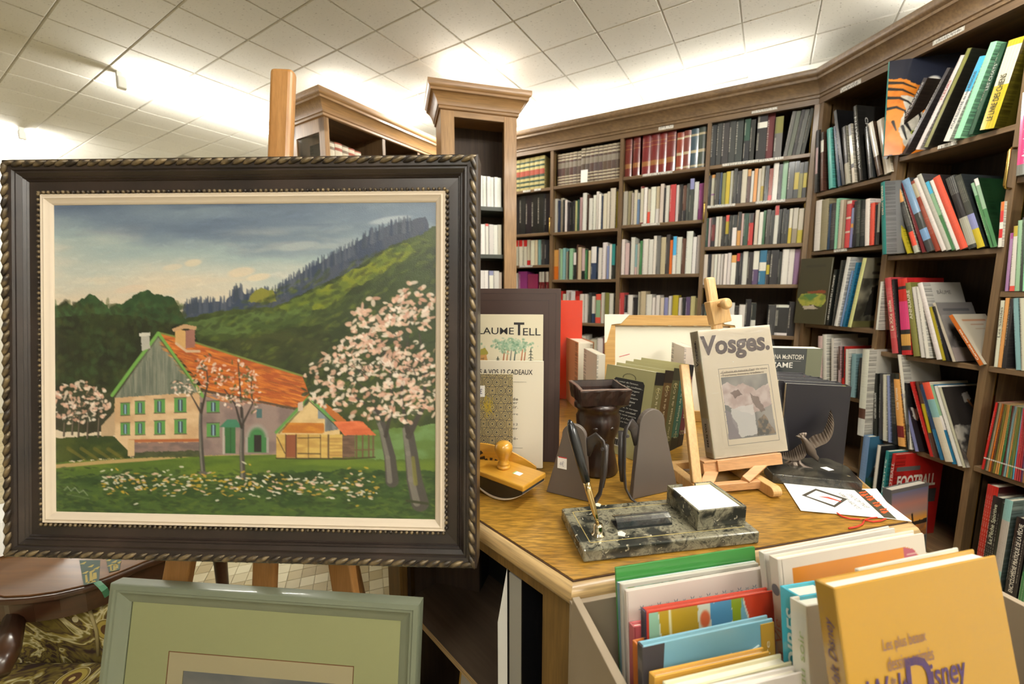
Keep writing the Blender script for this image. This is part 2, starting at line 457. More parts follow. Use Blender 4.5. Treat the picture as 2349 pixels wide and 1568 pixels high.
# ------------------------------------------------------------------ the room
DB = Vector((math.cos(math.radians(58)), math.sin(math.radians(58)), 0))     # ceiling grid direction B
DA = Vector((-math.sin(math.radians(58)), math.cos(math.radians(58)), 0))    # ceiling grid direction A
NB = Vector((math.sin(math.radians(58)), -math.cos(math.radians(58)), 0))
def mat_ceiling():
    m, nt, b = newmat('ceiling_tile')
    g = N(nt, 'ShaderNodeNewGeometry')
    mp = N(nt, 'ShaderNodeMapping'); mp.inputs['Rotation'].default_value = (0, 0, -1.0); mp.inputs['Scale'].default_value = (60, 150, 60)
    nt.links.new(g.outputs['Position'], mp.inputs[0])
    n = N(nt, 'ShaderNodeTexNoise', Scale=1.0, Detail=3.0, Roughness=0.6); nt.links.new(mp.outputs[0], n.inputs['Vector'])
    r = ramp(nt, [(0.30, rgb(128, 122, 108)), (0.37, rgb(212, 209, 199))]); nt.links.new(n.outputs['Fac'], r.inputs[0])
    n2 = N(nt, 'ShaderNodeTexNoise', Scale=1.3, Detail=3.0); nt.links.new(g.outputs['Position'], n2.inputs['Vector'])
    r2 = ramp(nt, [(0.3, (0.86, 0.86, 0.84)), (0.7, (1, 1, 1))]); nt.links.new(n2.outputs['Fac'], r2.inputs[0])
    mx = N(nt, 'ShaderNodeMix', data_type='RGBA', blend_type='MULTIPLY'); mx.inputs[0].default_value = 1
    nt.links.new(r.outputs[0], mx.inputs[6]); nt.links.new(r2.outputs[0], mx.inputs[7]); nt.links.new(mx.outputs[2], b.inputs['Base Color'])
    b.inputs['Roughness'].default_value = 0.9
    bp = N(nt, 'ShaderNodeBump', Strength=0.25, Distance=0.002); nt.links.new(n.outputs['Fac'], bp.inputs['Height']); nt.links.new(bp.outputs[0], b.inputs['Normal'])
    return m
MAT['ceil'] = mat_ceiling()
MAT['wall'] = plain('wall_paint', rgb(214, 212, 202), 0.85)
def struct(name, mb, mat, **k):
    o = mb.build(name, mat, **k); o['kind'] = 'structure'; return o
m = MB(); m.box(-7, 5, -4, 8, CEIL + 0.006, CEIL + 0.1)
ceiling = struct('ceiling', m, plain('ceiling_joint', rgb(170, 168, 158), 0.9))
# square tiles laid in the grid seen in the photo
TB, TA = 0.312, 0.3005
oB, oA = -0.8897 * 1.28, 0.4934 * 1.28
def tilemesh():
    m = MB(); a, b, g = TB / 2 - 0.0012, TA / 2 - 0.0012, 0.005
    vs = []
    for z, k in ((0.012, 0), (0.005, 0), (0.0, g)):
        vs += [(-a + k, -b + k, z), (a - k, -b + k, z), (a - k, b - k, z), (-a + k, b - k, z)]
    fs = [(3, 2, 1, 0)[::-1], (8, 9, 10, 11)[::-1]]
    for r in (0, 4):
        for i in range(4):
            j = (i + 1) % 4
            fs.append((r + i, r + j, r + 4 + j, r + 4 + i)[::-1])
    m.add(vs, fs)
    return m
cands = []
for i in range(-16, 14):
    for j in range(-6, 22):
        c = NB * (oB + (i + .5) * TB) + DB * (oA + (j + .5) * TA)
        yc = c.y * math.cos(PITCH) - (CEIL - HC) * math.sin(PITCH)
        if yc < 0.5: continue
        px = 1174.5 + FPX * c.x / yc; py = 784 - FPX * (c.y * math.sin(PITCH) + (CEIL - HC) * math.cos(PITCH)) / yc
        if -120 < px < 2200 and -110 < py < 370 and 0.482 * c.x + 0.876 * c.y < 3.2 and 0.985 * c.x + .171 * c.y < 2.4:
            cands.append((c.length, c))
cands.sort(key=lambda q: q[0])
ang = math.atan2(NB.y, NB.x)
first = None
for k, (_, c) in enumerate(cands[:300]):
    Mt = Matrix.Translation((c.x, c.y, CEIL)) @ Matrix.Rotation(ang, 4, 'Z')
    if first is None:
        first = tilemesh().build('ceiling_panel', MAT['ceil'], ceiling, Mt)
    else:
        o = first.copy(); COL.objects.link(o); o.parent = ceiling; o.matrix_local = Mt
# floor with small rhombic-looking mosaic tiles where it shows
MAT['tile'] = None
m = MB(); m.box(-7, 5, -4, 8, -0.1, -0.004)
def mat_floor():
    fm, nt, b = newmat('mosaic_floor')
    g = N(nt, 'ShaderNodeNewGeometry'); mp = N(nt, 'ShaderNodeMapping'); mp.inputs['Rotation'].default_value = (0, 0, -0.347); nt.links.new(g.outputs['Position'], mp.inputs[0])
    br = N(nt, 'ShaderNodeTexBrick', Scale=1.0); br.offset = 0.0
    br.inputs['Color1'].default_value = (*rgb(186, 172, 134), 1); br.inputs['Color2'].default_value = (*rgb(164, 148, 108), 1); br.inputs['Mortar'].default_value = (*rgb(70, 62, 48), 1)
    br.inputs['Brick Width'].default_value = 0.0545; br.inputs['Row Height'].default_value = 0.0595; br.inputs['Mortar Size'].default_value = 0.0014
    nt.links.new(mp.outputs[0], br.inputs['Vector']); nt.links.new(br.outputs[0], b.inputs['Base Color']); b.inputs['Roughness'].default_value = 0.4
    return fm
floor = struct('floor', m, mat_floor())
TCOL = [plain('floor_tile_%d' % i, rgb(c), 0.35, 0, 0.2) for i, c in enumerate([(196, 184, 146), (168, 150, 108), (212, 202, 166), (184, 168, 126)])]
random.seed(5)
m = MB(); m.box(-0.026, 0.026, -0.0285, 0.0285, -0.004, 0.0)
tmeshes = []
for t in TCOL:
    o = m.build('floor_tile', t, floor); tmeshes.append(o.data); bpy.data.objects.remove(o)
fa = Vector((0.94, 0.34, 0)); fb = Vector((-0.34, 0.94, 0))
n = 0
for i in range(-40, 25):
    for j in range(0, 60):
        c = fa * (i * 0.0545) + fb * (j * 0.0595)
        if -1.62 < c.x < -0.42 and 1.40 < c.y < 2.05 and n < 300:
            Mt = Matrix.Translation((c.x, c.y, 0)) @ Matrix.Rotation(math.atan2(fa.y, fa.x), 4, 'Z')
            yc = c.y * math.cos(PITCH) + HC * math.sin(PITCH); px = 1174.5 + FPX * c.x / yc
            if px < 380 or px > 930: continue
            o = bpy.data.objects.new('floor_tile', random.choice(tmeshes)); COL.objects.link(o); o.parent = floor; o.matrix_local = Mt; n += 1
# walls
def wallbox(name, p, q, t=0.08, z0=0, z1=CEIL):
    p = Vector(p); q = Vector(q); d = (q - p); L = d.length
    m = MB(); m.box(0, L, 0, t, z0, z1)
    return struct(name, m, MAT['wall'], M=yawM((p.x, p.y, 0), math.degrees(math.atan2(d.y, d.x))))
# bookcase planes: main run and right wing
DM = Vector((0.8763, -0.4818, 0)).normalized(); NM = Vector((0.4818, 0.8763, 0)).normalized()
OFFM = 2.75
P0 = Vector((1.5937, 2.2619, 0))
DW = Vector((0.171, -0.985, 0)).normalized(); NW = Vector((0.985, 0.171, 0)).normalized()
MAIN = frame(NM * OFFM, DM, NM, Vector((0, 0, 1)))
WING = frame(P0, DW, NW, Vector((0, 0, 1)))
def meet(p, d, q, e):
    # intersection of two plan lines
    det = d.x * -e.y + e.x * d.y
    t = ((q.x - p.x) * -e.y + e.x * (q.y - p.y)) / det
    return p + d * t
cw = meet(NM * 3.055, DM, P0 + NW * 0.305, DW)
wb = cw - DM * 7.5
wr = cw + DW * 5.2
wallbox('wall_back', wb, cw)
wallbox('wall_right', cw, wr)
wallbox('wall_front', (wr.x + .1, wr.y, 0), (-6.2, wr.y, 0))
wallbox('wall_left', (-6.2, wr.y, 0), (wb.x, wb.y, 0))

# ------------------------------------------------------------------ fluorescent ceiling lamps plus one added out of view
def emit(name, c, s):
    m = bpy.data.materials.new(name); m.use_nodes = True; nt = m.node_tree; nt.nodes.clear()
    e = nt.nodes.new('ShaderNodeEmission'); e.inputs[0].default_value = (*c, 1); e.inputs[1].default_value = s
    o = nt.nodes.new('ShaderNodeOutputMaterial'); nt.links.new(e.outputs[0], o.inputs[0]); return m
LAMPC = (1.0, 0.97, 0.90)
MAT['tube'] = emit('fluorescent_tube', LAMPC, LAMP_STRENGTH if 'LAMP_STRENGTH' in globals() else 34.0)
MAT['lampbody'] = plain('lamp_housing', rgb(225, 224, 216), 0.4)
def lamp(p, d, L, label):
    p = Vector((p[0], p[1], CEIL)); d = Vector((d[0], d[1], 0)).normalized()
    M = frame(p, d, Vector((-d.y, d.x, 0)), Vector((0, 0, 1)))
    r = empty('fluorescent_lamp', M, label, 'ceiling lamp', 'fluorescent ceiling lamps')
    m = MB(); m.prism([(-0.018, 0.0), (-0.012, -0.030), (0.012, -0.030), (0.018, 0.0)], 0, L, 'x'); m.build('housing', MAT['lampbody'], r)
    for x in (0.0, L - 0.045):
        m = MB(); m.box(x, x + 0.045, -0.022, 0.022, -0.090, -0.025); m.build('end_cap', MAT['lampbody'], r, bevel=0.006)
    m = MB(); m.tube([(0.04, 0, -0.068), (L - 0.04, 0, -0.068)], 0.019, 12); m.build('tube', MAT['tube'], r, smooth=True)
    return r
a = onz(268, 188, CEIL - 0.06)
lamp((a.x, a.y), DB, 1.55, 'long lit fluorescent tube running across the ceiling at left')
lamp((-0.42, 2.78), DB, 0.55, 'short fluorescent tube hidden behind the narrow column bookcase')
a = onz(52, 310, CEIL - 0.06)
lamp((a.x, a.y), DA, 1.3, 'fluorescent tube at the left edge, seen at its end')
for (pp, tt, L, lab) in ((0.35, 0.45, 1.5, 'fluorescent tube on the ceiling above the crate'), (0.35, -1.9, 1.5, 'fluorescent tube on the ceiling behind the viewer'), (1.9, -0.6, 1.5, 'unseen ceiling tube added near the right wall for a glint on the wrapped book')):  # last tube is an added lamp, placed to give the plastic film a highlight
    c = NB * pp + DB * tt
    lamp((c.x, c.y), DB, L, lab)
MAT['uptube'] = emit('cornice_tube', LAMPC, UP_STRENGTH)
def cornice_lamp(M, x, y, L, label, z=2.3225):
    r = empty('cornice_lamp', M @ Matrix.Translation((x, y, z)), label, 'lamp', 'fluorescent tubes on top of the bookcases')
    m = MB(); m.box(0, L, -0.02, 0.02, 0, 0.02); m.build('housing', MAT['lampbody'], r)
    for x0 in (0.0, L - 0.03):
        m = MB(); m.box(x0, x0 + 0.03, -0.015, 0.015, 0.02, 0.06); m.build('end_cap', MAT['lampbody'], r)
    m = MB(); m.tube([(0.03, 0, 0.042), (L - 0.03, 0, 0.042)], 0.016, 10); m.build('tube', MAT['uptube'], r, smooth=True)
# ------------------------------------------------------------------ bookcases
CORN = [(0.0, 2.195), (0.010, 2.200), (0.010, 2.212), (0.016, 2.216), (0.018, 2.226), (0.024, 2.240), (0.036, 2.258), (0.050, 2.270), (0.056, 2.272), (0.056, 2.284), (0.066, 2.290), (0.070, 2.300), (0.070, 2.320), (0.0, 2.322)]
def sweep(prof, pts, pre=None, post=None):
    """moulding profile (out, z) along a plan path going left to right as the viewer faces it"""
    P = [Vector((p[0], p[1])) for p in pts]
    ext = [Vector(pre[:2]) if pre else None] + P + [Vector(post[:2]) if post else None]
    vs = []; n = len(prof)
    for i, p in enumerate(P):
        a, b = ext[i], ext[i + 2]
        d1 = (p - a).normalized() if a is not None else None
        d2 = (b - p).normalized() if b is not None else None
        d1 = d1 or d2; d2 = d2 or d1
        n1 = Vector((d1.y, -d1.x)); n2 = Vector((d2.y, -d2.x))
        k = (n1 + n2); k = k / max(0.15, k.dot(n1))
        for o, z in prof: vs.append((p.x + k.x * o, p.y + k.y * o, z))
    fs = []
    for i in range(len(P) - 1):
        for j in range(n):
            jj = (j + 1) % n
            fs.append((i * n + j, (i + 1) * n + j, (i + 1) * n + jj, i * n + jj))
    fs.append(tuple(range(n))); fs.append(tuple((len(P) - 1) * n + j for j in range(n))[::-1])
    m = MB(); m.add(vs, fs); return m
def bookcase(name, M, label, ups, bays, depth, ztop=2.21, mats=('oak_dark', 'oak_dark_x', 'oak_back'), upw=0.022):
    """ups: positions of uprights, bays: {(s0,s1): [shelf top heights]}"""
    r = empty(name, M, label, 'bookcase')
    for u in ups:
        m = MB(); m.box(u - upw / 2, u + upw / 2, 0, depth, 0.0, ztop); m.build('upright', MAT[mats[0]], r)
        for dx in (-1, 1):                                   # slotted brass shelf strips
            m = MB(); x = u + dx * (upw / 2); m.box(min(x, x + dx * 0.002), max(x, x + dx * 0.002), 0.045, 0.055, 0.1, ztop - 0.05); m.build('shelf_strip', MAT['brass'], r)
    for (s0, s1), zs in bays.items():
        for z in zs:
            m = MB(); m.box(s0, s1, 0.004, depth - 0.01, z - 0.02, z); m.build('shelf', MAT[mats[1]], r, bevel=0.0015, bseg=1)
    a, b = min(ups), max(ups)
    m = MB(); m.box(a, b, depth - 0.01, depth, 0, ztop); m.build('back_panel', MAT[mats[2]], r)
    m = MB(); m.box(a, b, 0, depth, ztop - 0.012, ztop); m.build('top_board', MAT[mats[1]], r)
    m = MB(); m.box(a, b, 0.0, 0.02, 0, 0.09); m.build('plinth', MAT[mats[1]], r)
    return r
ZM = {}
UM = [-1.690, -1.195, -0.711, -0.207, 0.297]
BAY0, BAY1, BAY2, BAY3 = (-1.679, -1.206), (-1.184, -0.722), (-0.700, -0.218), (-0.196, 0.286)
ZM[BAY0] = [1.930, 1.622, 1.395, 1.16, 0.90, 0.62, 0.36, 0.11]
ZM[BAY1] = [1.932, 1.618, 1.287, 0.985, 0.68, 0.40, 0.11]
ZM[BAY2] = [1.934, 1.632, 1.314, 0.985, 0.68, 0.40, 0.11]
ZM[BAY3] = [1.934, 1.708, 1.470, 1.246, 0.958, 0.68, 0.40, 0.11]
main = bookcase('wall_bookcase', MAIN, 'long dark oak wall bookcase of four bays behind the hexagonal table', UM, ZM, 0.295)
UW = [0.014, 0.404, 0.795, 1.20]
R1, R2, R3 = (0.025, 0.393), (0.415, 0.784), (0.806, 1.189)
ZW = {R1: [1.720, 1.418, 1.036, 0.70, 0.36, 0.11], R2: [1.783, 1.366, 0.940, 0.548, 0.16], R3: [1.60, 1.212, 0.942, 0.563, 0.135]}
wing = bookcase('wall_bookcase', WING, 'dark oak bookcase wing along the right wall', UW, ZW, 0.30)
pm0 = MAIN @ Vector((-1.70, 0, 0)); pm1 = meet(NM * OFFM, DM, P0, DW); pw1 = WING @ Vector((1.9, 0, 0))
IM = MAIN.inverted(); IW = WING.inverted()
o = sweep(CORN, [pm0, pm1], None, pw1).build('cornice', MAT['oak_dark_x'], main, autosmooth=40); o.matrix_local = IM
o = sweep(CORN, [pm1, pw1], pm0, None).build('cornice', MAT['oak_dark_x'], wing, autosmooth=40); o.matrix_local = IW
for r, a, b in ((main, -1.70, 0.30), (wing, 0.0, 1.21)):
    m = MB(); m.box(a, b, 0.0, 0.29, 2.205, 2.318); m.build('cornice_core', MAT['oak_back'], r)
    m = MB(); m.box(a, b, -0.004, 0.015, 2.170, 2.200); m.build('head_rail', MAT['oak_dark_x'], r)
# brass pull bars on the uprights
def pullbar(r, s, z0, z1, lab=None):
    m = MB(); m.tube([(s, 0.0, z0), (s, -0.022, z0 + 0.002), (s, -0.028, z0 + 0.012), (s, -0.028, z1 - 0.012), (s, -0.022, z1 - 0.002), (s, 0, z1)], 0.0045, 8)
    o = m.build('pull_bar', MAT['brass'], r, smooth=True); o['label'] = 'brass pull bar'; return o
pullbar(main, -1.197, 1.60, 1.72); pullbar(main, -0.209, 1.615, 1.725)
pullbar(wing, 0.795, 1.565, 1.70)
# paper label strips on the shelf edges and head rail
def strip(r, s0, s1, z, h=0.014, col='white_card', name='shelf_label', y=0.0):
    m = MB(); m.box(s0, s1, y - 0.0015, y + 0.004, z - h, z); o = m.build(name, MAT[col], r); return o
MAT['label_strip'] = None
def labelmat():
    m, nt, b = newmat('shelf_label_card')
    tc = N(nt, 'ShaderNodeTexCoord'); mp = N(nt, 'ShaderNodeMapping'); mp.inputs['Scale'].default_value = (420, 1, 60); nt.links.new(tc.outputs['Object'], mp.inputs[0])
    n = N(nt, 'ShaderNodeTexNoise', Scale=1.0, Detail=1.0); nt.links.new(mp.outputs[0], n.inputs['Vector'])
    r = ramp(nt, [(0.40, rgb(120, 116, 110)), (0.48, rgb(214, 210, 200))]); nt.links.new(n.outputs['Fac'], r.inputs[0]); nt.links.new(r.outputs[0], b.inputs['Base Color'])
    b.inputs['Roughness'].default_value = 0.4
    return m
MAT['label_strip'] = labelmat()
for s0, s1, z in ((-0.575, -0.40, 1.934), (-0.13, 0.05, 1.934), (0.05, 0.165, 1.932), (-0.195, -0.05, 1.708), (0.05, 0.19, 1.708), (-0.57, -0.46, 1.632), (-1.42, -1.36, 1.930), (-1.33, -1.28, 1.930), (-1.45, -1.34, 1.395)):
    strip(main, s0, s1, z, col='label_strip')
strip(main, -0.49, -0.405, 2.196, 0.018, 'label_strip', y=-0.004); strip(main, 0.0, 0.12, 2.192, 0.012, 'label_strip', y=-0.004)
for s0, s1, z in ((0.16, 0.225, 1.418), (0.56, 0.62, 1.783)): strip(wing, s0, s1, z, col='label_strip')
strip(wing, 0.115, 0.215, 2.192, 0.020, 'label_strip', y=-0.004); strip(wing, 0.50, 0.60, 2.196, 0.016, 'label_strip', y=-0.004)
text('ZOOLOGIE', 0.07, 0.008, (0.13, -0.0055, 2.178), (1, 0, 0), (0, 0, 1), MAT['ink'], wing, 'label_lettering')
text('GEOGRAPHIE', 0.08, 0.007, (0.51, -0.0055, 2.185), (1, 0, 0), (0, 0, 1), MAT['ink'], wing, 'label_lettering')

# narrow column bookcase set at 45 degrees
pc = onz(1010, 246, 2.205)
dc = Vector((math.cos(math.radians(15.5)), math.sin(math.radians(15.5)), 0)); nc = Vector((-dc.y, dc.x, 0))
COLM = frame(Vector((pc.x, pc.y, 0)), dc, nc, Vector((0, 0, 1)))
WC = 0.435
column = empty('column_bookcase', COLM, 'narrow light oak bookcase standing like a column beside the painting', 'bookcase')
for a, b in ((0.0, 0.075), (WC - 0.075, WC)):
    m = MB(); m.box(a, b, 0, 0.022, 0, 2.21); m.build('stile', MAT['oak_col'], column, bevel=0.002)
for a, b in ((0.0, 0.02), (WC - 0.02, WC)):
    m = MB(); m.box(a, b, 0.022, 0.27, 0, 2.21); m.build('side_panel', MAT['oak_col'], column)
m = MB(); m.box(0.075, WC - 0.075, 0, 0.022, 2.165, 2.21); m.build('head_rail', MAT['oak_col_x'], column)
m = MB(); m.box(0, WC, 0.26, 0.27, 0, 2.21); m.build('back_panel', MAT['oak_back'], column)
m = MB(); m.box(0, WC, 0, 0.27, 2.205, 2.31); m.build('cornice_core', MAT['oak_col_x'], column)
o = sweep(CORN, [(0, 0.27), (0, 0), (WC, 0), (WC, 0.27)]).build('cornice', MAT['oak_col_x'], column, autosmooth=40)
MAT['shelf_green'] = plain('dark_green_shelf', rgb(48, 52, 38), 0.5)
ZC = [1.70, 1.425, 1.15, 0.88, 0.6, 0.3, 0.1]
for z in ZC:
    m = MB(); m.box(0.02, WC - 0.02, 0.03, 0.26, z - 0.022, z); m.build('shelf', MAT['shelf_green'], column)

# corner bookcase with a glazed side, behind the easel
pl = onz(742, 262, 2.205)
LBM = frame(Vector((pl.x, pl.y, 0)), DB, Vector((-DB.y, DB.x, 0)), Vector((0, 0, 1)))
LW, LD = 1.02, 0.34
corner = empty('corner_bookcase', LBM, 'oak bookcase with a glazed side behind the easel mast', 'bookcase')
for u in (0.0, 0.42, 0.74, LW - 0.022):
    m = MB(); m.box(u, u + 0.03 if u == 0 else u + 0.022, 0, 0.05 if u == 0 else LD - 0.02, 0, 2.21); m.build('upright', MAT['oak_col' if u == 0 else 'oak_dark'], corner)
m = MB(); m.box(0, LW, LD - 0.02, LD, 0, 2.21); m.build('back_panel', MAT['oak_dark'], corner)
m = MB(); m.box(0, 0.022, LD - 0.06, LD, 0, 2.21); m.build('upright', MAT['oak_col'], corner)
m = MB(); m.box(0, 0.022, 0, LD, 2.12, 2.21); m.build('side_rail', MAT['oak_col'], corner)
m = MB(); m.box(0.006, 0.010, 0.05, LD - 0.06, 0.1, 2.12)
MAT['glass_milk'] = plain('reflecting_glass', rgb(205, 212, 216), 0.05, 0, 0.5)
gm, gnt, gb = newmat('cabinet_glass'); gb.inputs['Base Color'].default_value = (0.95, 0.97, 0.97, 1); gb.inputs['Roughness'].default_value = 0.03; gb.inputs['Transmission Weight'].default_value = 1.0; gb.inputs['IOR'].default_value = 1.45
MAT['glass'] = gm
m.build('side_pane', MAT['glass'], corner)
o = sweep(CORN, [(0, LD), (0, 0), (LW, 0)]).build('cornice', MAT['oak_col_x'], corner, autosmooth=40)
m = MB(); m.box(0, LW, 0, LD, 2.205, 2.315); m.build('cornice_core', MAT['oak_dark_x'], corner)
for a, b in ((0.022, 0.42), (0.442, 0.74), (0.762, LW - 0.022)):
    for z in (1.80, 1.45, 1.1, 0.75, 0.4, 0.1):
        m = MB(); m.box(a, b, 0.01, LD - 0.02, z - 0.02, z); m.build('shelf', MAT['oak_dark_x'], corner)

for x, L, lab in ((-1.62, 0.9, 'tube lying on top of the long bookcase, left half'), (-0.66, 0.9, 'tube lying on top of the long bookcase, right half')): cornice_lamp(MAIN, x, 0.12, L, lab)
cornice_lamp(WING, 0.28, 0.12, 0.85, 'tube lying on top of the right bookcase wing')
cornice_lamp(COLM, 0.04, 0.14, 0.36, 'short tube lying on top of the column bookcase')
cornice_lamp(LBM, 0.1, 0.18, 0.85, 'tube lying on top of the glazed corner bookcase')
# ------------------------------------------------------------------ books
PAL = {
 'W': ((226, 222, 212), 'white'), 'w': ((206, 198, 178), 'cream'), 'I': ((196, 182, 150), 'ivory'), 'G': ((176, 170, 158), 'light grey'), 'g': ((112, 110, 104), 'grey'),
 'K': ((34, 33, 34), 'black'), 'k': ((58, 58, 56), 'charcoal'), 'N': ((46, 64, 92), 'navy'), 'B': ((34, 104, 140), 'blue'), 'b': ((120, 152, 190), 'light blue'), 'S': ((70, 176, 220), 'sky blue'),
 'T': ((44, 138, 136), 'teal'), 't': ((132, 172, 172), 'grey-blue'), 'q': ((96, 176, 168), 'turquoise'), 'E': ((66, 124, 76), 'green'), 'e': ((140, 178, 142), 'pale green'), 'm': ((150, 214, 176), 'mint'), 'L': ((126, 124, 62), 'olive'),
 'Y': ((188, 168, 40), 'yellow'), 'y': ((206, 202, 142), 'pale yellow'), 'O': ((214, 112, 34), 'orange'), 'o': ((216, 158, 84), 'amber'), 'R': ((196, 44, 40), 'red'), 'r': ((112, 34, 36), 'dark red'),
 'Z': ((142, 60, 40), 'rust'), 'C': ((226, 84, 66), 'coral'), 'P': ((216, 60, 120), 'pink'), 'p': ((206, 176, 172), 'pale pink'), 'M': ((150, 56, 128), 'magenta'), 'U': ((82, 66, 100), 'purple'),
 'V': ((136, 140, 180), 'lavender'), 'D': ((86, 58, 46), 'brown'), 'd': ((152, 138, 112), 'taupe'), 'X': ((198, 70, 74), 'rose red'), 'u': ((160, 116, 160), 'mauve'), 'F': ((34, 70, 52), 'dark green')}
ORD = ['zeroth', 'first', 'second', 'third', 'fourth', 'fifth', 'sixth', 'seventh', 'eighth', 'ninth', 'tenth'] + ['%dth' % i for i in range(11, 60)]
for k_ in (21, 31, 41): ORD[k_] = '%dst' % k_
for k_ in (22, 32, 42): ORD[k_] = '%dnd' % k_
for k_ in (23, 33, 43): ORD[k_] = '%drd' % k_
RB = random.Random(11)
def lum(c): return 0.3 * c[0] + 0.6 * c[1] + 0.1 * c[2]
def book_mesh(t, d, h, segs, hard=False, cover=None, bulge=0.0, pages=(222, 214, 192), titles=True, ink=None):
    """standing book, spine on the plane y=0 facing -y; segs = [(from, to, colour, text?)] down-up fractions of the spine"""
    m = MB(); cb = 0.0025 if hard else 0.0009
    cb = min(cb, t * 0.2)
    cov = cover if cover else segs[0][2]
    cl = rgb(cov); pg = rgb(pages)
    rec = 0.004 if hard else 0.0006
    m.box(0, cb, 0, d, 0, h, col=cl); m.box(t - cb, t, 0, d, 0, h, col=cl)
    m.box(cb, t - cb, 0.002, d - rec, rec, h - rec, col=pg)
    nx = 5 if bulge else 1
    off = RB.random() * 50
    for (z0, z1, c, tx) in segs:
        b = len(m.v); c3 = rgb(c)
        for i in range(nx + 1):
            x = t * i / nx; y = -bulge * (1 - (2 * i / nx - 1) ** 2)
            m.v.append((x, y, h * z0)); m.v.append((x, y, h * z1))
        for i in range(nx):
            f = m.face((b + 2*i, b + 2*i + 2, b + 2*i + 3, b + 2*i + 1), c3)
            u0, u1 = i / nx - .5, (i + 1) / nx - .5
            if tx and titles:
                m.uv[f] = (u0, h*z0+off, u1, h*z0+off, u1, h*z1+off, u0, h*z1+off)
                m.ink[f] = rgb(ink) if ink else (rgb(222, 216, 200) if lum(c) < 110 else rgb(60, 54, 52))
    if not m.uv: m.uv[0] = (9.0, 0.0) * 4
    # top edge of spine
    b = len(m.v)
    for i in range(nx + 1):
        x = t * i / nx; y = -bulge * (1 - (2 * i / nx - 1) ** 2)
        m.v.append((x, y, h)); m.v.append((x, 0.003, h))
    for i in range(nx): m.face((b + 2*i, b + 2*i + 2, b + 2*i + 3, b + 2*i + 1), rgb(segs[-1][2]))
    return m
def parse(code):
    """'W' plain, 'W|N.5' white above navy from 0.5 of the height down, three parts 'K|Y.6|K.3'"""
    parts = code.split('|'); cols = [parts[0]]; cuts = []
    for p in parts[1:]:
        cols.append(p[0]); cuts.append(float(p[1:]))
    edges = [1.0] + cuts + [0.0]
    segs = []
    for i, c in enumerate(cols):
        hi, lo = edges[i], edges[i + 1]
        segs.append((lo, hi, c))
    return segs[::-1], cols
def make_segs(code, rnd):
    sg, cols = parse(code)
    out = []
    tone = rnd.uniform(0.93, 1.05)
    for lo, hi, c in sg:
        col = tuple(min(255, v * tone + rnd.uniform(-4, 4)) for v in PAL[c][0])
        if hi - lo > 0.35:
            a = lo + (hi - lo) * rnd.uniform(0.18, 0.32); b_ = lo + (hi - lo) * rnd.uniform(0.78, 0.93)
            out += [(lo, a, col, False), (a, b_, col, True), (b_, hi, col, False)]
        else: out.append((lo, hi, col, rnd.random() < 0.4))
    return out, cols
def colname(cols):
    n = []
    for c in cols:
        if PAL[c][1] not in n: n.append(PAL[c][1])
    return n[0] if len(n) == 1 else ' and '.join(n[:2])
def ribbed(base, band, n=6, rnd=RB):
    """bound volumes with raised bands"""
    out = []; z = 0.0
    for i in range(n):
        a = (i + 0.0) / n; b_ = (i + 1.0) / n
        out += [(a, a + 0.62 / n, base, False), (a + 0.62 / n, b_, band, False)]
    return out
def place(M, s, z, y, lean=0.0):
    return M @ Matrix.Translation((s, y, z)) @ Matrix.Rotation(math.radians(lean), 4, 'Y')
def row(M, s0, s1, z, spec, shelf, bay, y=0.03, depth=0.14, style=None, fit=True, start=0, ymul=0.012, matname='spine', name='paperback', binding='paperback', cat='book'):
    items = []
    for tok in spec.split():
        p = tok.split(':')
        items.append((p[0], float(p[1]), float(p[2]) / 100 if len(p) > 2 else 0, float(p[3]) if len(p) > 3 else 0.0))
    tot = sum(i[1] for i in items)
    k = (s1 - s0) / tot if fit else 0.001
    rnd = random.Random(int(z * 1000) + int(s0 * 100) + 7)
    s = s0; n = start; grp = 'books on the %s of the %s' % (shelf, bay)
    objs = []
    nb = sum(1 for i in items if i[0] != '_')
    for code, wd, h, lean in items:
        t = wd * k
        if code == '_': s += t; continue
        n += 1
        tt = max(0.004, t - 0.0012)
        if style: segs, cols, kw, mt, nm, bd = style(code, rnd)
        else:
            segs, cols = make_segs(code, rnd); kw = {}; mt, nm, bd = matname, name, binding
        dp = depth + rnd.uniform(-0.008, 0.02)
        bm = book_mesh(tt, dp, h, segs, **kw)
        yy = y + rnd.uniform(-ymul, ymul)
        ss = s
        if lean > 0: ss = s + 0.0
        dz = 0.0008 + (abs(math.sin(math.radians(lean))) * tt if lean > 0 else 0.0)
        o = bm.build(nm, MAT[mt], None, place(M, ss, z + dz, yy, lean))
        size = 'slim ' if tt < 0.011 else ('thick ' if tt > 0.03 else '')
        pos = ORD[n] + ' from left'
        if n == 1: pos = 'leftmost'
        elif n == nb + start: pos = 'rightmost'
        tag(o, '%s%s %s, %s on %s, %s' % (size, colname(cols), bd, pos, shelf, bay), cat, grp)
        objs.append(o); s += t
    return objs
N0 = 'bay beside the column'; N1 = 'bay of ribbed volumes'; N2 = 'bay of red volumes'; N3 = 'bay left of the corner'
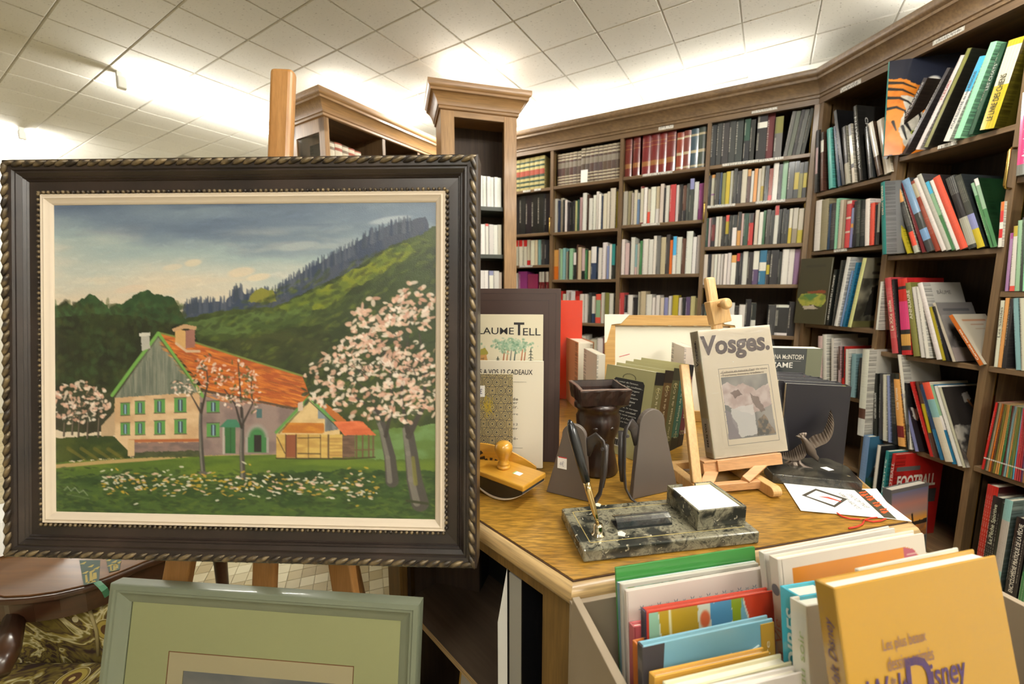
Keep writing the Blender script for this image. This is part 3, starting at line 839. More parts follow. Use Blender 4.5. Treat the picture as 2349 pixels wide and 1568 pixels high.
# --- bay 1
def st_ribbed(code, rnd):
    base = tuple(v + rnd.uniform(-6, 6) for v in (74, 54, 42))
    band = (176, 164, 138)
    segs = []
    for i, (a, b_) in enumerate(((0.0, .05), (.09, .14), (.18, .23), (.27, .31), (.55, .72), (.78, .83), (.87, .92), (.95, 1.0))):
        prev = segs[-1][1] if segs else 0.0
        if a > prev: segs.append((prev, a, base, False))
        segs.append((a, b_, band if i != 4 else (126, 116, 100), False))
    return segs, ['D'], dict(bulge=0.004, hard=True), 'cloth', 'bound_volume', 'ribbed leather volume'
row(MAIN, BAY1[0] + .02, BAY1[1] - .002, 1.932, ' '.join(['D:62:21.3'] * 6 + ['D:64:22.6'] * 9), 'top shelf', N1, style=st_ribbed, depth=0.16, ymul=0.002)
row(MAIN, *BAY1, 1.618, 'W:55:23.5 N:40:22 w:50:23.5 K:35:22 W:40:21.5 K:40:20 K:40:20 k:35:21 y:40:20.5 F:30:21 p:50:22.5 W:60:25 D:40:24 W:55:21 W:50:23 W:40:25 W:40:23 N:25:22 w:60:23 w:40:24 w:80:26 Y:25:24 w:30:25', 'second shelf', N1)
row(MAIN, *BAY1, 1.287, 'o|O.45:70:21 w:30:22 e:45:21.5 t:45:22 w:45:19.5 K:20:20 e:60:21.5 W|K.55:45:18.5 D:25:24 I:55:22 p|K.28:50:21 E:40:20 K:15:20 I:35:19.5 W|N.5:80:22 N:30:20 W:50:21 W:70:24.5 V:35:22 W:35:23 T|K.4:50:23 I:35:22', 'third shelf', N1)
row(MAIN, *BAY1, 0.985, 'W:45:20 R:60:22 w:40:20 W:60:22.5 W|R.5:55:22 R:45:18.5 W:48:20 W:48:20 k:35:21 W|N.35:45:18.5 C|e.8|C.2:55:20 W:45:21 L:45:21 W:45:20.5 K:25:18', 'fourth shelf', N1)
row(MAIN, *BAY1, 0.68, 'W:45:20 k:35:20 w:40:24 k:45:19 W:60:20 W:50:21 K:40:18 w:50:19 W:45:20 r:40:21 W:50:20', 'fifth shelf', N1)
# --- bay 2
def st_red(code, rnd):
    if code == 'r':
        b_ = tuple(v + rnd.uniform(-5, 5) for v in (112, 36, 34)); g_ = (152, 104, 58)
        s_ = [(0, .22, b_, False), (.22, .34, g_, True), (.34, .70, b_, False), (.70, .715, g_, False), (.715, .80, b_, False), (.80, .812, g_, False), (.812, 1, b_, False)]
        return s_, ['r'], dict(bulge=0.005, hard=True), 'gloss', 'bound_volume', 'gilt leather volume'
    b_ = {'Z': (140, 62, 42), 'D': (122, 62, 54), 'N': (66, 84, 96), 'k': (74, 82, 76)}[code]; g_ = (186, 172, 140)
    s_ = [(0, .05, b_, False), (.05, .10, g_, True), (.10, .40, b_, False), (.40, .47, g_, True), (.47, .82, b_, False), (.82, .87, g_, True), (.87, 1, b_, False)]
    return s_, [code], dict(bulge=0.004, hard=True), 'gloss', 'bound_volume', 'bound volume'
row(MAIN, *BAY2, 1.934, '_:8 r:100:24.0 _:15 r:100:24.4 _:30 r:115:24 r:115:24.5 r:100:24.5 r:120:26 _:12 Z:90:22 D:90:22.6 N:95:22.8 k:95:23.2 _:10', 'top shelf', N2, style=st_red, depth=0.17, ymul=0.003)
row(MAIN, *BAY2, 1.632, '_:10 G:65:21.5 d:65:21.5 G:25:20 w:50:22 W|b.8:50:20 r|w.95|r.05:55:23.5 W:50:22.5 w|C.35:45:21.5 W:75:22.5 I|W.4:65:22.5 w:55:23.5 K:20:21 W:60:22.5 X:85:22.5 W:45:22 K:50:22 D|K.3:50:21 k:40:22 V|k.75:60:24.5 W:60:22.5 M:70:21.5', 'second shelf', N2)
row(MAIN, *BAY2, 1.314, '_:8 W:55:23 p:70:20.5 K:20:20 W:65:24 t|p.25:40:19.5 w:40:20 E:40:21.5 W:95:22.5 W:70:22 W:50:24 g:60:24 I:75:23 k:60:24.5 O:45:21 S|W.5:55:23 W:75:22.5 D:60:21.5 W:90:25.5 W:55:22 W:60:23', 'third shelf', N2)
row(MAIN, *BAY2, 0.985, 'X:75:21 K|W.4:55:19.5 W:80:19.5 K:75:18 w:40:21.5 I:85:22 W:90:20 W:60:18 W:60:19.5 w|K.3:60:18 V|w.3:60:18 W:60:19 Y:85:19.5 W:55:18 K:45:18 U:65:18.5 y:70:19 y:30:18', 'fourth shelf', N2)
# --- bay 3
row(MAIN, BAY3[0], 0.16, 1.934, 'k:85:24.6 k:80:23.6 k:105:25.2 k:95:24.6 k:110:25.6 _:10 F|K.5:90:23 K:70:22 _:22 K|W.85|K.72:140:23.6 r:105:25.6 L|g.6:110:21.4 _:10', 'top shelf', N3, depth=0.19, matname='cloth', name='hardback_book', binding='hardback')
row(MAIN, 0.165, 0.262, 1.934, 'g:50:23:7 g:60:23:7 k:40:23:7 g:60:23.2:7 k:50:23.4:7', 'top shelf right', N3, depth=0.19, matname='cloth', name='hardback_book', binding='leaning hardback')
row(MAIN, *BAY3, 1.708, 'K:45:17.5 o|w.9|u.4|w.35:65:18 k:75:18.5 N:40:18.5 L:60:18 Y:70:18.5 W:55:19 k:55:19.5 K:70:18.5 w:85:18.8 o|D.8:60:18.5 W:45:17.5 o:60:18.5 w:50:18 w|Y.45:55:19.5 K:60:19 Z|R.18:60:17.5 W:80:20.2 K:55:19 e:80:20.8 k:90:19.5 K|Y.7|K.25:70:19.5 K|L.7:60:19 K|Y.7|K.3:60:19', 'second shelf', N3, depth=0.12)
row(MAIN, *BAY3, 1.470, 'F:40:17 p:50:17 K|r.75|K.2:60:17 W:55:17.5 w:45:17.5 K:55:17 C|Y.8|k.4:60:18 K:50:17.5 K|W.6:75:17.5 K|o.45:60:19 p:35:18 F:75:18 K|R.7:75:18 _:14 w:60:19.5 W:60:18 E:45:19 k:60:19 K:55:18.5 R|W.75:60:21 K:50:19 K:50:19 K:45:18.5 w|Y.45:50:19 w|d.42:75:19 w|Y.38:75:18.5', 'third shelf', N3, depth=0.12)
row(MAIN, *BAY3, 1.246, 'w:60:18 K:50:18 w:45:18 W:50:18 W:45:18 W:50:18 W:50:18 W:55:18.5 o|W.75:75:17 R|K.75:50:18 K:40:18 W:75:19 K:70:18.5 W|U.45:85:19 B|W.65|B.4:100:19.2 K|Y.58|K.3:50:19 K:110:19 K:45:18 W:85:19.3 W:75:19.3 u:75:19.2', 'fourth shelf', N3, depth=0.12)
row(MAIN, *BAY3, 0.958, 'K:60:17 F:70:18 K:60:18 w:130:18 k:130:20 W:100:18 k:70:16 W:100:17 K:90:20 K|W.45:80:18 _:180 k:110:17 W|K.92|W.08:190:17.2 K:100:19', 'fifth shelf', N3, depth=0.12)
# --- bay 0
def st_green(code, rnd):
    g_ = (38, 60, 42); y_ = (172, 160, 104); r_ = (150, 62, 40)
    s_ = [(0, .1, y_, False), (.1, .16, g_, False), (.16, .24, y_, False), (.24, .30, g_, False), (.30, .38, y_, False), (.38, .46, g_, False), (.46, .62, r_, False), (.62, .7, y_, False), (.7, .76, g_, False), (.76, .84, y_, False), (.84, .9, g_, False), (.9, 1.0, y_, False)]
    return s_, ['F'], dict(bulge=0.004, hard=True), 'cloth', 'bound_volume', 'gilt bound volume'
row(MAIN, -1.62, -1.262, 1.930, ' '.join('F:60:%g' % (22 + .1 * i) for i in range(9)), 'top shelf', N0, style=st_green, depth=0.16, ymul=0.002)
row(MAIN, -1.66, -1.215, 1.622, ' '.join('K:60:27.5' for i in range(9)), 'second shelf', N0, matname='gloss', name='hardback_book', binding='glossy hardback', depth=0.18)
row(MAIN, -1.66, -1.215, 1.395, 'w:50:18 W:50:18 K:50:17 w:60:18 W:55:18 R|w.75:55:18.6 R|w.75:55:18.6 R|w.75:55:18.6 w|R.2:50:18.6 _:10 w:55:18 I:40:18 t:50:18 k:50:18 K:60:17.5', 'third shelf', N0)
row(MAIN, -1.66, -1.40, 1.16, 'w:50:18 k:50:17 W:50:18 M:60:19', 'fourth shelf left', N0)
row(MAIN, -1.30, -1.215, 1.16, 'w|r.6:40:18.5 w|r.6:40:18.5 w|r.6:40:18.5 w|r.6:40:18.5', 'fourth shelf right', N0)
o = book_mesh(0.03, 0.012, 0.175, [(0, 1, (150, 44, 84), False)], cover=(150, 44, 84)).build('picture_book', MAT['gloss'], None, MAIN @ yawM((-1.43, 0.06, 1.1608), 0))
bpy.data.objects.remove(o)
m = MB(); m.box(0, 0.085, 0, 0.02, 0, 0.17, col=rgb(142, 44, 82)); o = m.build('picture_book', MAT['printgloss'], None, MAIN @ Matrix.Translation((-1.40, 0.04, 1.1608)), bevel=0.001)
tag(o, 'magenta book standing face-out on the fourth shelf, bay beside the column', 'book')
# white price card before the ribbed volumes
m = MB(); m.box(0, 0.048, 0, 0.0006, 0, 0.082); o = m.build('price_card', MAT['white_card'], None, MAIN @ Matrix.Translation((-0.985, 0.003, 1.9325)) @ Matrix.Rotation(-.06, 4, 'X'))
tag(o, 'white price card propped before the ribbed brown volumes', 'card')
# --- column shelves
CN = 'column bookcase'
row(COLM, 0.08, WC - 0.08, 1.70, ' '.join('W:14:%g' % h for h in (18, 18, 18, 17.8, 17.7, 17.5, 17.4, 17.2, 17, 16.9, 17, 17)), 'upper shelf', CN, y=0.04)
row(COLM, 0.08, WC - 0.08, 1.425, 'W:14:17 w:14:17 W:14:17 E:10:18 e:16:18 W:16:17.6 W:16:17.4 C|W.92:12:17.8 W:16:17.4 W:16:17.3 w:14:17.6', 'middle shelf', CN, y=0.04)
row(COLM, 0.08, WC - 0.08, 1.15, 'w:14:17 W:14:17 W:14:17 W:16:18 W:20:18 W:16:18 W:16:18 V|W.85|V.25:16:17.8 W:20:17.8 w|O.4:10:17', 'lower shelf', CN, y=0.04)
# --- corner bookcase
def st_cream(code, rnd):
    r_ = (150, 70, 46) if code == 'Z' else (122, 104, 84); c_ = (206, 196, 172)
    s_ = [(0, .3, r_, False), (.3, .33, c_, False), (.33, .58, r_, False), (.58, .61, c_, False), (.61, .70, r_, False), (.70, .84, c_, True), (.84, .90, r_, False), (.90, .97, c_, False), (.97, 1, r_, False)]
    return s_, [code], dict(bulge=0.004, hard=True), 'cloth', 'bound_volume', 'bound volume with cream bands'
row(LBM, 0.032, 0.262, 1.80, 'd:40:27.5 Z:46:28 d:40:27.6 Z:40:27.4 Z:42:27', 'top shelf', 'glazed corner bookcase', style=st_cream, depth=0.18, ymul=0.001, y=0.02)
# ------------------------------------------------------------------ hexagonal display table
ZT = 0.77
HV = [Vector((0.096, 0.588, 0))]
for k in range(5):
    a = math.radians(13.5 + 60 * k); HV.append(HV[-1] + Vector((math.cos(a), math.sin(a), 0)) * 0.695)
HC_ = sum(HV, Vector()) / 6
def hexpts(inset): return [v + (HC_ - v).normalized() * inset / math.cos(math.pi / 6) for v in HV]
table = empty('hexagonal_table', Matrix.Translation((HC_.x, HC_.y, 0)), 'hexagonal oak display table with pale rounded edge, covered in books and desk things', 'table')
def loc(p): return (p[0] - HC_.x, p[1] - HC_.y) + tuple(p[2:])
m = MB(); m.prism([loc(p)[:2] for p in hexpts(0.0)], ZT - 0.03, ZT); m.build('table_top', MAT['oak_top'], table)
m = MB(); m.prism([loc(p)[:2] for p in hexpts(-0.0022)], ZT - 0.03, ZT - 0.0012); m.build('inlay_line', plain('dark_inlay', rgb(60, 38, 20), 0.5), table)
NOSE = [(-0.002, ZT - 0.003), (0.008, ZT - 0.003), (0.015, ZT - 0.007), (0.019, ZT - 0.014), (0.019, ZT - 0.022), (0.015, ZT - 0.030), (0.007, ZT - 0.036), (-0.002, ZT - 0.038)]
hp = [loc(p) for p in hexpts(0.0)]
for k in range(6):
    a, b = hp[k], hp[(k + 1) % 6]; pre, post = hp[k - 1], hp[(k + 2) % 6]
    d = Vector((b[0] - a[0], b[1] - a[1])); an = math.atan2(d.y, d.x)
    mb = sweep([(o_, z_) for o_, z_ in NOSE], [a, b], pre, post)
    T = Matrix.Rotation(an, 4, 'Z'); Ti = T.inverted()
    mb.v = [tuple(Ti @ Vector(v)) for v in mb.v]
    mb.build('edge_moulding', MAT['oak_nose'], table, T, autosmooth=50)
hb = hexpts(0.02); hi = hexpts(0.16)
for k in range(6):
    a, b = hb[k], hb[(k + 1) % 6]; d = (b - a).normalized(); n_ = Vector((-d.y, d.x, 0)); L = (b - a).length
    F = frame(Vector(loc(a) + (0,) if len(loc(a)) == 2 else loc(a)), d, n_, Vector((0, 0, 1)))
    m = MB(); m.box(0.07, L - 0.07, 0.0, 0.02, ZT - 0.085, ZT - 0.03); m.build('apron', MAT['oak_table'], table, F)
    m = MB(); m.box(0, 0.07, 0, 0.022, 0, ZT - 0.03); m.build('stile', MAT['oak_table'], table, F)
    m = MB(); m.box(L - 0.07, L, 0, 0.022, 0, ZT - 0.03); m.build('stile', MAT['oak_table'], table, F)
    m = MB(); m.box(0.07, L - 0.07, 0, 0.02, 0, 0.07); m.build('plinth', MAT['oak_table'], table, F)
    for x0 in (0.06, L - 0.075):
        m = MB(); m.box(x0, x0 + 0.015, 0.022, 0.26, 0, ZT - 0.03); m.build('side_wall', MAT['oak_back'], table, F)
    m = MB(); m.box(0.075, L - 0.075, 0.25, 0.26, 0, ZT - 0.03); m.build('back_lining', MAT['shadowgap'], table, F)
    m = MB(); m.box(0.075, L - 0.075, 0.004, 0.25, 0.335, 0.352); m.build('shelf', wood('table_shelf_%d' % k, rgb(76, 62, 48), rgb(92, 76, 60), 0, 10, 0.08, 0.5) if k == 5 else MAT['oak_dark_x'], table, F)
    m = MB(); m.box(0.075, L - 0.075, 0.0025, 0.0045, 0.336, 0.352); m.build('shelf_edge', MAT['oak_nose'], table, F)
    for x0 in (0.0745, L - 0.0765):
        m = MB(); m.box(x0, x0 + 0.002, 0.03, 0.042, 0.05, ZT - 0.09); m.build('shelf_strip', MAT['brass'], table, F)

# helper: a cover-facing book. Local: x right (0..w), y back (0 front face .. t), z up. spine 'L' or 'R'
def facebook(name, M, w, h, t, cover, label, cat='book', pages=(226, 220, 200), spine='L', spinecol=None, hard=True, mat='printgloss', group=None, round_=0.0):
    r = empty(name, M, label, cat, group)
    cb = 0.0025 if hard else 0.0008; rec = 0.004 if hard else 0.0005
    m = MB(); c = rgb(cover); sc_ = rgb(spinecol or cover)
    m.box(0, w, 0, cb, 0, h, col=c); m.box(0, w, t - cb, t, 0, h, col=c)
    if spine == 'L': m.box(-0.0005, cb, 0, t, 0, h, col=sc_)
    else: m.box(w - cb, w + 0.0005, 0, t, 0, h, col=sc_)
    m.build('cover', MAT[mat], r, bevel=0.0006, bseg=1)
    m = MB(); x0, x1 = (cb, w - rec) if spine == 'L' else (rec, w - cb)
    m.box(x0, x1, cb, t - cb, rec, h - rec, col=rgb(pages)); m.build('page_block', MAT['print'], r)
    return r
def standM(p, deg, lean=0.0, roll=0.0):
    """base front-left corner at p, turned deg about z, leaned back by lean degrees"""
    return Matrix.Translation(Vector(p)) @ Matrix.Rotation(math.radians(deg), 4, 'Z') @ Matrix.Rotation(math.radians(-lean), 4, 'X') @ Matrix.Rotation(math.radians(roll), 4, 'Y')

# ------------------------------------------------------------------ big standing portfolio, letter rack and its contents
zt = ZT + 0.0006
PB = onz(1283, 1060, ZT)
M_ = standM((PB.x - 0.36, PB.y + 0.03, zt), -5, 4)
pf = facebook('portfolio_book', M_, 0.36, 0.452, 0.028, (62, 44, 38), 'tall dark brown cloth portfolio standing behind the letter rack', mat='cloth_plain' if 'cloth_plain' in MAT else 'print', pages=(150, 130, 96))
m = MB()
for k_ in (0.012, 0.030):
    m.box(k_, 0.36 - k_, -0.0004, 0.0001, 0.452 - k_ - 0.0012, 0.452 - k_, col=rgb(44, 30, 26)); m.box(0.36 - k_ - 0.0012, 0.36 - k_, -0.0004, 0.0001, k_, 0.452 - k_, col=rgb(44, 30, 26))
m.build('blind_tooling', MAT['print'], pf)
# illustrated booklet: lettering and little trees
gp = at(1249, 720, 1.0); 
def corner_book(name, pr_top, pr_bot, Y_bot, wdt, t, cover, label, deg=-4, **k):
    """upright sheet whose right edge runs from a bottom point on the table to a top point in the picture"""
    b = at(pr_bot[0], pr_bot[1], Y_bot)
    M = standM((b.x, b.y, max(b.z, zt)), deg)
    d = ray(*pr_top); n = M.to_3x3() @ Vector((0, 1, 0))
    # lean so that the top of the right edge falls on the picture point
    best = None
    for i in range(0, 160):
        le = i * 0.15
        up = Matrix.Rotation(math.radians(deg), 3, 'Z') @ (Matrix.Rotation(math.radians(-le), 3, 'X') @ Vector((0, 0, 1)))
        nn = Matrix.Rotation(math.radians(deg), 3, 'Z') @ (Matrix.Rotation(math.radians(-le), 3, 'X') @ Vector((0, 1, 0)))
        q = onplane(pr_top[0], pr_top[1], M.translation, nn)
        v = q - M.translation
        side = (v - up * v.dot(up)).length
        if best is None or side < best[0]: best = (side, le, v.dot(up))
    le, h = best[1], best[2]
    if 'lean' in k: le = k.pop('lean')
    up = Matrix.Rotation(math.radians(deg), 3, 'Z') @ (Matrix.Rotation(math.radians(-le), 3, 'X') @ Vector((0, 0, 1)))
    nn = Matrix.Rotation(math.radians(deg), 3, 'Z') @ (Matrix.Rotation(math.radians(-le), 3, 'X') @ Vector((0, 1, 0)))
    h = (onplane(pr_top[0], pr_top[1], M.translation, nn) - M.translation).dot(up)
    M2 = standM(M.translation, deg, le) @ Matrix.Translation((-wdt, 0, 0))
    return facebook(name, M2, wdt, h, t, cover, label, hard=False, **k), wdt, h
tell, w1, h1 = corner_book('illustrated_booklet', (1249, 721), (1243, 1075), 0.985, 0.24, 0.004, (214, 204, 176), 'cream booklet with trees and large serif title before the portfolio', deg=-4, lean=5, mat='print')
text('GUILLAUME', 0.155, 0.017, (w1 - 0.228, 0, h1 - 0.050), (1, 0, 0), (0, 0, 1), MAT['ink'], tell, bold=0.004)
text('T', 0.026, 0.032, (w1 - 0.073, 0, h1 - 0.052), (1, 0, 0), (0, 0, 1), MAT['ink'], tell, bold=0.02)
text('ELL', 0.044, 0.018, (w1 - 0.050, 0, h1 - 0.052), (1, 0, 0), (0, 0, 1), MAT['ink'], tell, bold=0.004)
P = Paint(150, 80, 0, 0, 15, 8, seed=3, bg=(214, 204, 176))
P.tex([(6, 8), (8, 6.4), (11, 5.6), (14.5, 8)], (150, 168, 120), (190, 190, 150), 1.5, 1, 0.4, 0.7)
for (x, c) in ((8.2, (150, 84, 50)), (8.9, (170, 110, 70)), (9.6, (110, 110, 100)), (10.4, (60, 76, 74)), (11.8, (168, 92, 54)), (12.4, (150, 90, 60))):
    P.line([(x, 7.9), (x - .1, 5), (x + .15, 2.6)], .32, c, .18)
for i in range(260):
    x = P.rng.normal(9.8, 2.0); y = P.rng.normal(1.7, .75)
    P.dab(x, y, .3, .22, [(128, 160, 130), (150, 176, 150), (104, 140, 112), (176, 190, 160)][P.rng.randint(4)], P.rng.rand() * 3, .7)
for cx, b, tp in ((7.0, 7.2, 4.2), (13.6, 7.8, 2.4)):
    P.line([(cx, b), (cx, tp)], .16, (40, 46, 42))
    for k in range(7):
        yy = tp + (b - tp) * (k + .6) / 8; ww = .25 + .1 * k
        P.line([(cx - ww, yy + .25), (cx, yy), (cx + ww, yy + .25)], .13, (44, 54, 46))
P.poly([(3.2, 8), (3.4, 3.6), (4.0, 3.0), (4.7, 3.4), (5.0, 6), (5.6, 8)], (186, 140, 84), .1); P.poly([(3.2, 3.9), (3.5, 2.6), (4.4, 2.3), (5.0, 3.2), (5, 3.6)], (150, 140, 60), .1)
P.line([(3.6, 4.6), (4.2, 4.5)], .1, (60, 40, 30)); P.line([(4.0, 4.7), (4.2, 5.6)], .1, (90, 60, 40))
P.obj('cover_print', MAT['print'], tell, (w1 - 0.20, -0.0005, h1 - 0.152), (1, 0, 0), (0, 0, 1), 0.188, 0.094)
cad, w2, h2 = corner_book('catalogue_sheet', (1257, 828), (1245, 1073), 0.965, 0.24, 0.006, (216, 206, 184), 'cream printed leaflet about twelve gifts leaning before the illustrated booklet', deg=-4, lean=5, mat='print')
text('POUR VOUS A VOS 12 CADEAUX', 0.198, 0.0125, (w2 - 0.225, 0, h2 - 0.034), (1, 0, 0), (0, 0, 1), MAT['ink'], cad, bold=0.012)
m = MB(); m.box(0.02, w2 - 0.042, -0.0004, 0, h2 - 0.0525, h2 - 0.052); m.box(w2 - 0.11, w2 - 0.05, -0.0004, 0, h2 - 0.2165, h2 - 0.216); m.build('printed_rule', MAT['ink'], cad)
for i, (tx, ww, dz) in enumerate((('cette belle série de', .118, .098), ('disques Schaefer', .100, .108), ('en souvenir.', .075, .118), ("chaque chef-d'œuvre", .11, .136), ('vous avez gagné, 12', .11, .162), ('fois à apprécier', .095, .172), ('votre texte inté-', .098, .196))):
    text(tx, ww, 0.0072, (w2 - 0.062 - ww, 0, h2 - dz), (1, 0, 0), (0, 0, 1), MAT['ink'], cad, 'printed_text')
pat, w3, h3 = corner_book('patterned_notebook', (1180, 858), (1175, 1060), 0.935, 0.13, 0.010, (150, 132, 88), 'small notebook in grey and gold geometric brocade with a price sticker', deg=-4, lean=4, mat='print')
P = Paint(180, 270, 0, 0, 12, 18, seed=9, bg=(158, 140, 96))
for i in range(-1, 8):
    for j in range(-1, 11):
        cx, cy = i * 1.9 + (j % 2) * .95, j * 1.7
        for r_, c_, al in ((.98, (74, 72, 66), 1), (.82, (164, 146, 102), 1), (.62, (84, 82, 74), 1), (.48, (166, 148, 104), 1), (.25, (80, 78, 70), 1)):
            if (i + j) % 3 == 0: P.poly([(cx - r_ * .8, cy - r_ * .8), (cx + r_ * .8, cy - r_ * .8), (cx + r_ * .8, cy + r_ * .8), (cx - r_ * .8, cy + r_ * .8)], c_)
            else: P.poly([(cx + r_ * math.cos(a_ * math.pi / 4 + .39), cy + r_ * 1.0 * math.sin(a_ * math.pi / 4 + .39)) for a_ in range(8)], c_)
for i in range(90):
    P.dab(6.6 + P.rng.normal(0, .6), 6.5 + P.rng.normal(0, .9), .3, .12, (176, 150, 40), 1.2, .6)
P.obj('cover_print', MAT['print'], pat, (0.0, -0.0005, 0.0), (1, 0, 0), (0, 0, 1), w3, h3)
m = MB(); m.box(w3 - 0.088, w3 - 0.066, -0.0012, -0.0008, h3 - 0.055, h3 - 0.028); o = m.build('price_sticker', MAT['white_card'], pat)
text('1€', 0.011, 0.012, (w3 - 0.083, -0.0012, h3 - 0.048), (1, 0, 0), (0, 0, 1), (50, 60, 110), pat, 'price_lettering')
# letter rack: arched front board with star inlay, back board and base
RL = at(1232, 1080, 0.905)
RM = standM((RL.x - 0.27, RL.y + 0.030, zt), -6)
rack = empty('letter_rack', RM, 'arched wooden letter rack with dark star inlay behind the rocker blotter', 'letter rack')
arch = [(0, 0), (0.27, 0), (0.27, 0.040)] + [(0.27 - 0.27 * i / 24, 0.040 + 0.052 * math.sin(math.pi * i / 24) ** 0.9) for i in range(1, 24)] + [(0, 0.040)]
m = MB(); m.prism([(x, z) for x, z in arch], 0.0, 0.005, 'y'); m.build('front_board', MAT['honey_dark'] if 'honey_dark' in MAT else MAT['easel_o'] if 'easel_o' in MAT else MAT['honey'], rack, bevel=0.001, bseg=1)
m = MB(); m.box(0, 0.27, 0.0, 0.030, 0, 0.006); m.build('base', MAT['honey'], rack)
m = MB()
for k_ in range(12):
    a0, a1 = math.radians(30 * k_ + 3), math.radians(30 * k_ + 19)
    m.prism([(0.120, 0.052), (0.120 + 0.030 * math.cos(a0), 0.052 + 0.030 * math.sin(a0)), (0.120 + 0.030 * math.cos(a1), 0.052 + 0.030 * math.sin(a1))], -0.0005, 0.0002, 'y')
for k_ in range(5):
    a0, a1 = math.radians(20 + 30 * k_), math.radians(36 + 30 * k_)
    m.prism([(0.163, 0.032), (0.163 + 0.026 * math.cos(a0), 0.032 + 0.026 * math.sin(a0)), (0.163 + 0.026 * math.cos(a1), 0.032 + 0.026 * math.sin(a1))], -0.0005, 0.0002, 'y')
m.build('star_inlay', plain('dark_veneer', rgb(44, 30, 20), 0.4), rack)

# ------------------------------------------------------------------ rocker blotter
zp = ZT + 0.040
a = onz(1107, 1037, zp + 0.01); b = onz(1253, 1085, zp + 0.01); c = onz(1203, 1120, zp + 0.01)
ex = (b - a); ex.z = 0; Lx = ex.length; ex.normalize(); ey = Vector((-ex.y, ex.x, 0))
wy = abs((c - b).dot(ey)); Lx = 0.165
BM = frame(Vector((b.x, b.y, ZT)) - ex * Lx - ey * wy, ex, ey, Vector((0, 0, 1)))
blot = empty('rocker_blotter', BM, 'honey-coloured wooden rocker blotter with a turned knob and a price sticker', 'blotter')
m = MB(); m.box(0, Lx, 0, wy, 0.040, 0.052); m.build('top_plate', MAT['honey'], blot, bevel=0.003, bseg=3)
def rocker(inset, R0):
    pts = []
    for i in range(21):
        x = inset + (Lx - 2 * inset) * i / 20; u = (x / Lx - .5) * 2
        pts.append((x, 0.0015 + R0 + (0.036 - 0.0015 - R0) * u * u))
    return pts
pts = rocker(0.004, 0.004)
m = MB(); m.prism(pts + [(Lx - 0.004, 0.0395), (0.004, 0.0395)], 0.003, wy - 0.003, 'y'); m.build('rocker_body', MAT['black'], blot)
po, pi = rocker(0.0, 0.0), rocker(0.002, 0.0035)
m = MB(); m.prism(po + pi[::-1], 0.001, wy - 0.001, 'y'); m.build('blotting_paper', plain('blotting_paper', rgb(222, 206, 182), 0.8), blot)
K = [(0.0145, 0.052), (0.0155, 0.055), (0.0145, 0.058), (0.012, 0.0595), (0.0135, 0.062), (0.0135, 0.064), (0.0105, 0.068), (0.0115, 0.074), (0.0165, 0.084), (0.020, 0.093), (0.0205, 0.100), (0.018, 0.107), (0.012, 0.112), (0.004, 0.114)]
m = MB(); m.lathe(K, 24, Matrix.Translation((Lx * 0.46, wy * 0.55, 0))); m.build('knob', MAT['honey'], blot, smooth=True)
m = MB(); m.box(Lx * .68, Lx * .68 + 0.017, wy * .42, wy * .42 + 0.014, 0.0521, 0.0524); m.build('price_sticker', MAT['white_card'], blot)
m = MB(); m.box(Lx * .68 - 0.003, Lx * .68, wy * .42, wy * .42 + 0.014, 0.0521, 0.0524); o = m.build('sticker_edge', plain('green_edge', rgb(150, 190, 130), 0.6), blot)

# ------------------------------------------------------------------ dark bookends with bent straps
MAT['bookend'] = plain('dark_patinated_metal', rgb(104, 95, 88), 0.5, 0.3)
MAT['bookend_d'] = plain('dark_strap', rgb(70, 65, 63), 0.4, 0.3)
def bookend(bl, br, tl, h, strap, label):
    a = onz(bl[0], bl[1], ZT); b = onz(br[0], br[1], ZT)
    ex = b - a; ex.z = 0; w_ = ex.length; ex.normalize(); ey = Vector((-ex.y, ex.x, 0))
    M = frame(Vector((a.x, a.y, zt)), ex, ey, Vector((0, 0, 1)))
    r = empty('bookend', M, label, 'bookend', 'dark bookends with bent straps')
    c0 = w_ * tl; rr = w_ * 0.27
    prof = [(0, 0), (w_, 0), (c0 + rr, h - rr * 1.15)] + [(c0 + rr * math.cos(math.pi * i / 14), h - rr + rr * math.sin(math.pi * i / 14)) for i in range(1, 14)] + [(c0 - rr, h - rr * 1.15)]
    m = MB(); m.prism(prof, 0, 0.012, 'y'); m.build('plate', MAT['bookend'], r, bevel=0.0015)
    s_ = strap
    x0 = c0 + s_ * rr * 0.9
    path = [(x0, 0.008, h * .62), (x0 + s_ * 0.012, 0.006, h * .80), (x0 + s_ * 0.026, 0.004, h * .875), (x0 + s_ * 0.038, 0.0, h * .84), (x0 + s_ * 0.042, 0.0, h * .74), (x0 + s_ * 0.040, 0.0, h * .35), (x0 + s_ * 0.036, -0.002, h * .16), (x0 + s_ * 0.028, -0.012, h * .055), (x0 + s_ * 0.022, -0.022, 0.006)]
    m = MB(); m.tube(path, [0.011, 0.012, 0.012, 0.011, 0.010, 0.010, 0.008, 0.008, 0.006], 10, flat=0.35, up=(0, 1, 0)); m.build('strap', MAT['bookend_d'], r, smooth=True)
    m = MB(); m.tube([(x0 + s_ * 0.041, 0.010, h * .78), (x0 + s_ * 0.040, 0.010, h * .42), (x0 + s_ * 0.037, 0.008, h * .22)], [0.008, 0.007, 0.005], 10); m.build('strap_core', MAT['bookend_d'], r, smooth=True)
    m = MB(); m.lathe([(0.004, -0.004), (0.0045, -0.001), (0.003, 0.003)], 12, Matrix.Translation((x0 + s_ * 0.040, -0.007, h * .76)) @ Matrix.Rotation(math.pi / 2, 4, 'X')); m.build('rivet', MAT['bookend_d'], r)
    return r
be1 = bookend((1253, 1128), (1352, 1152), .62, 0.165, 1, 'dark tapered bookend with a white price tag, behind the pen')
w_ = 0.10
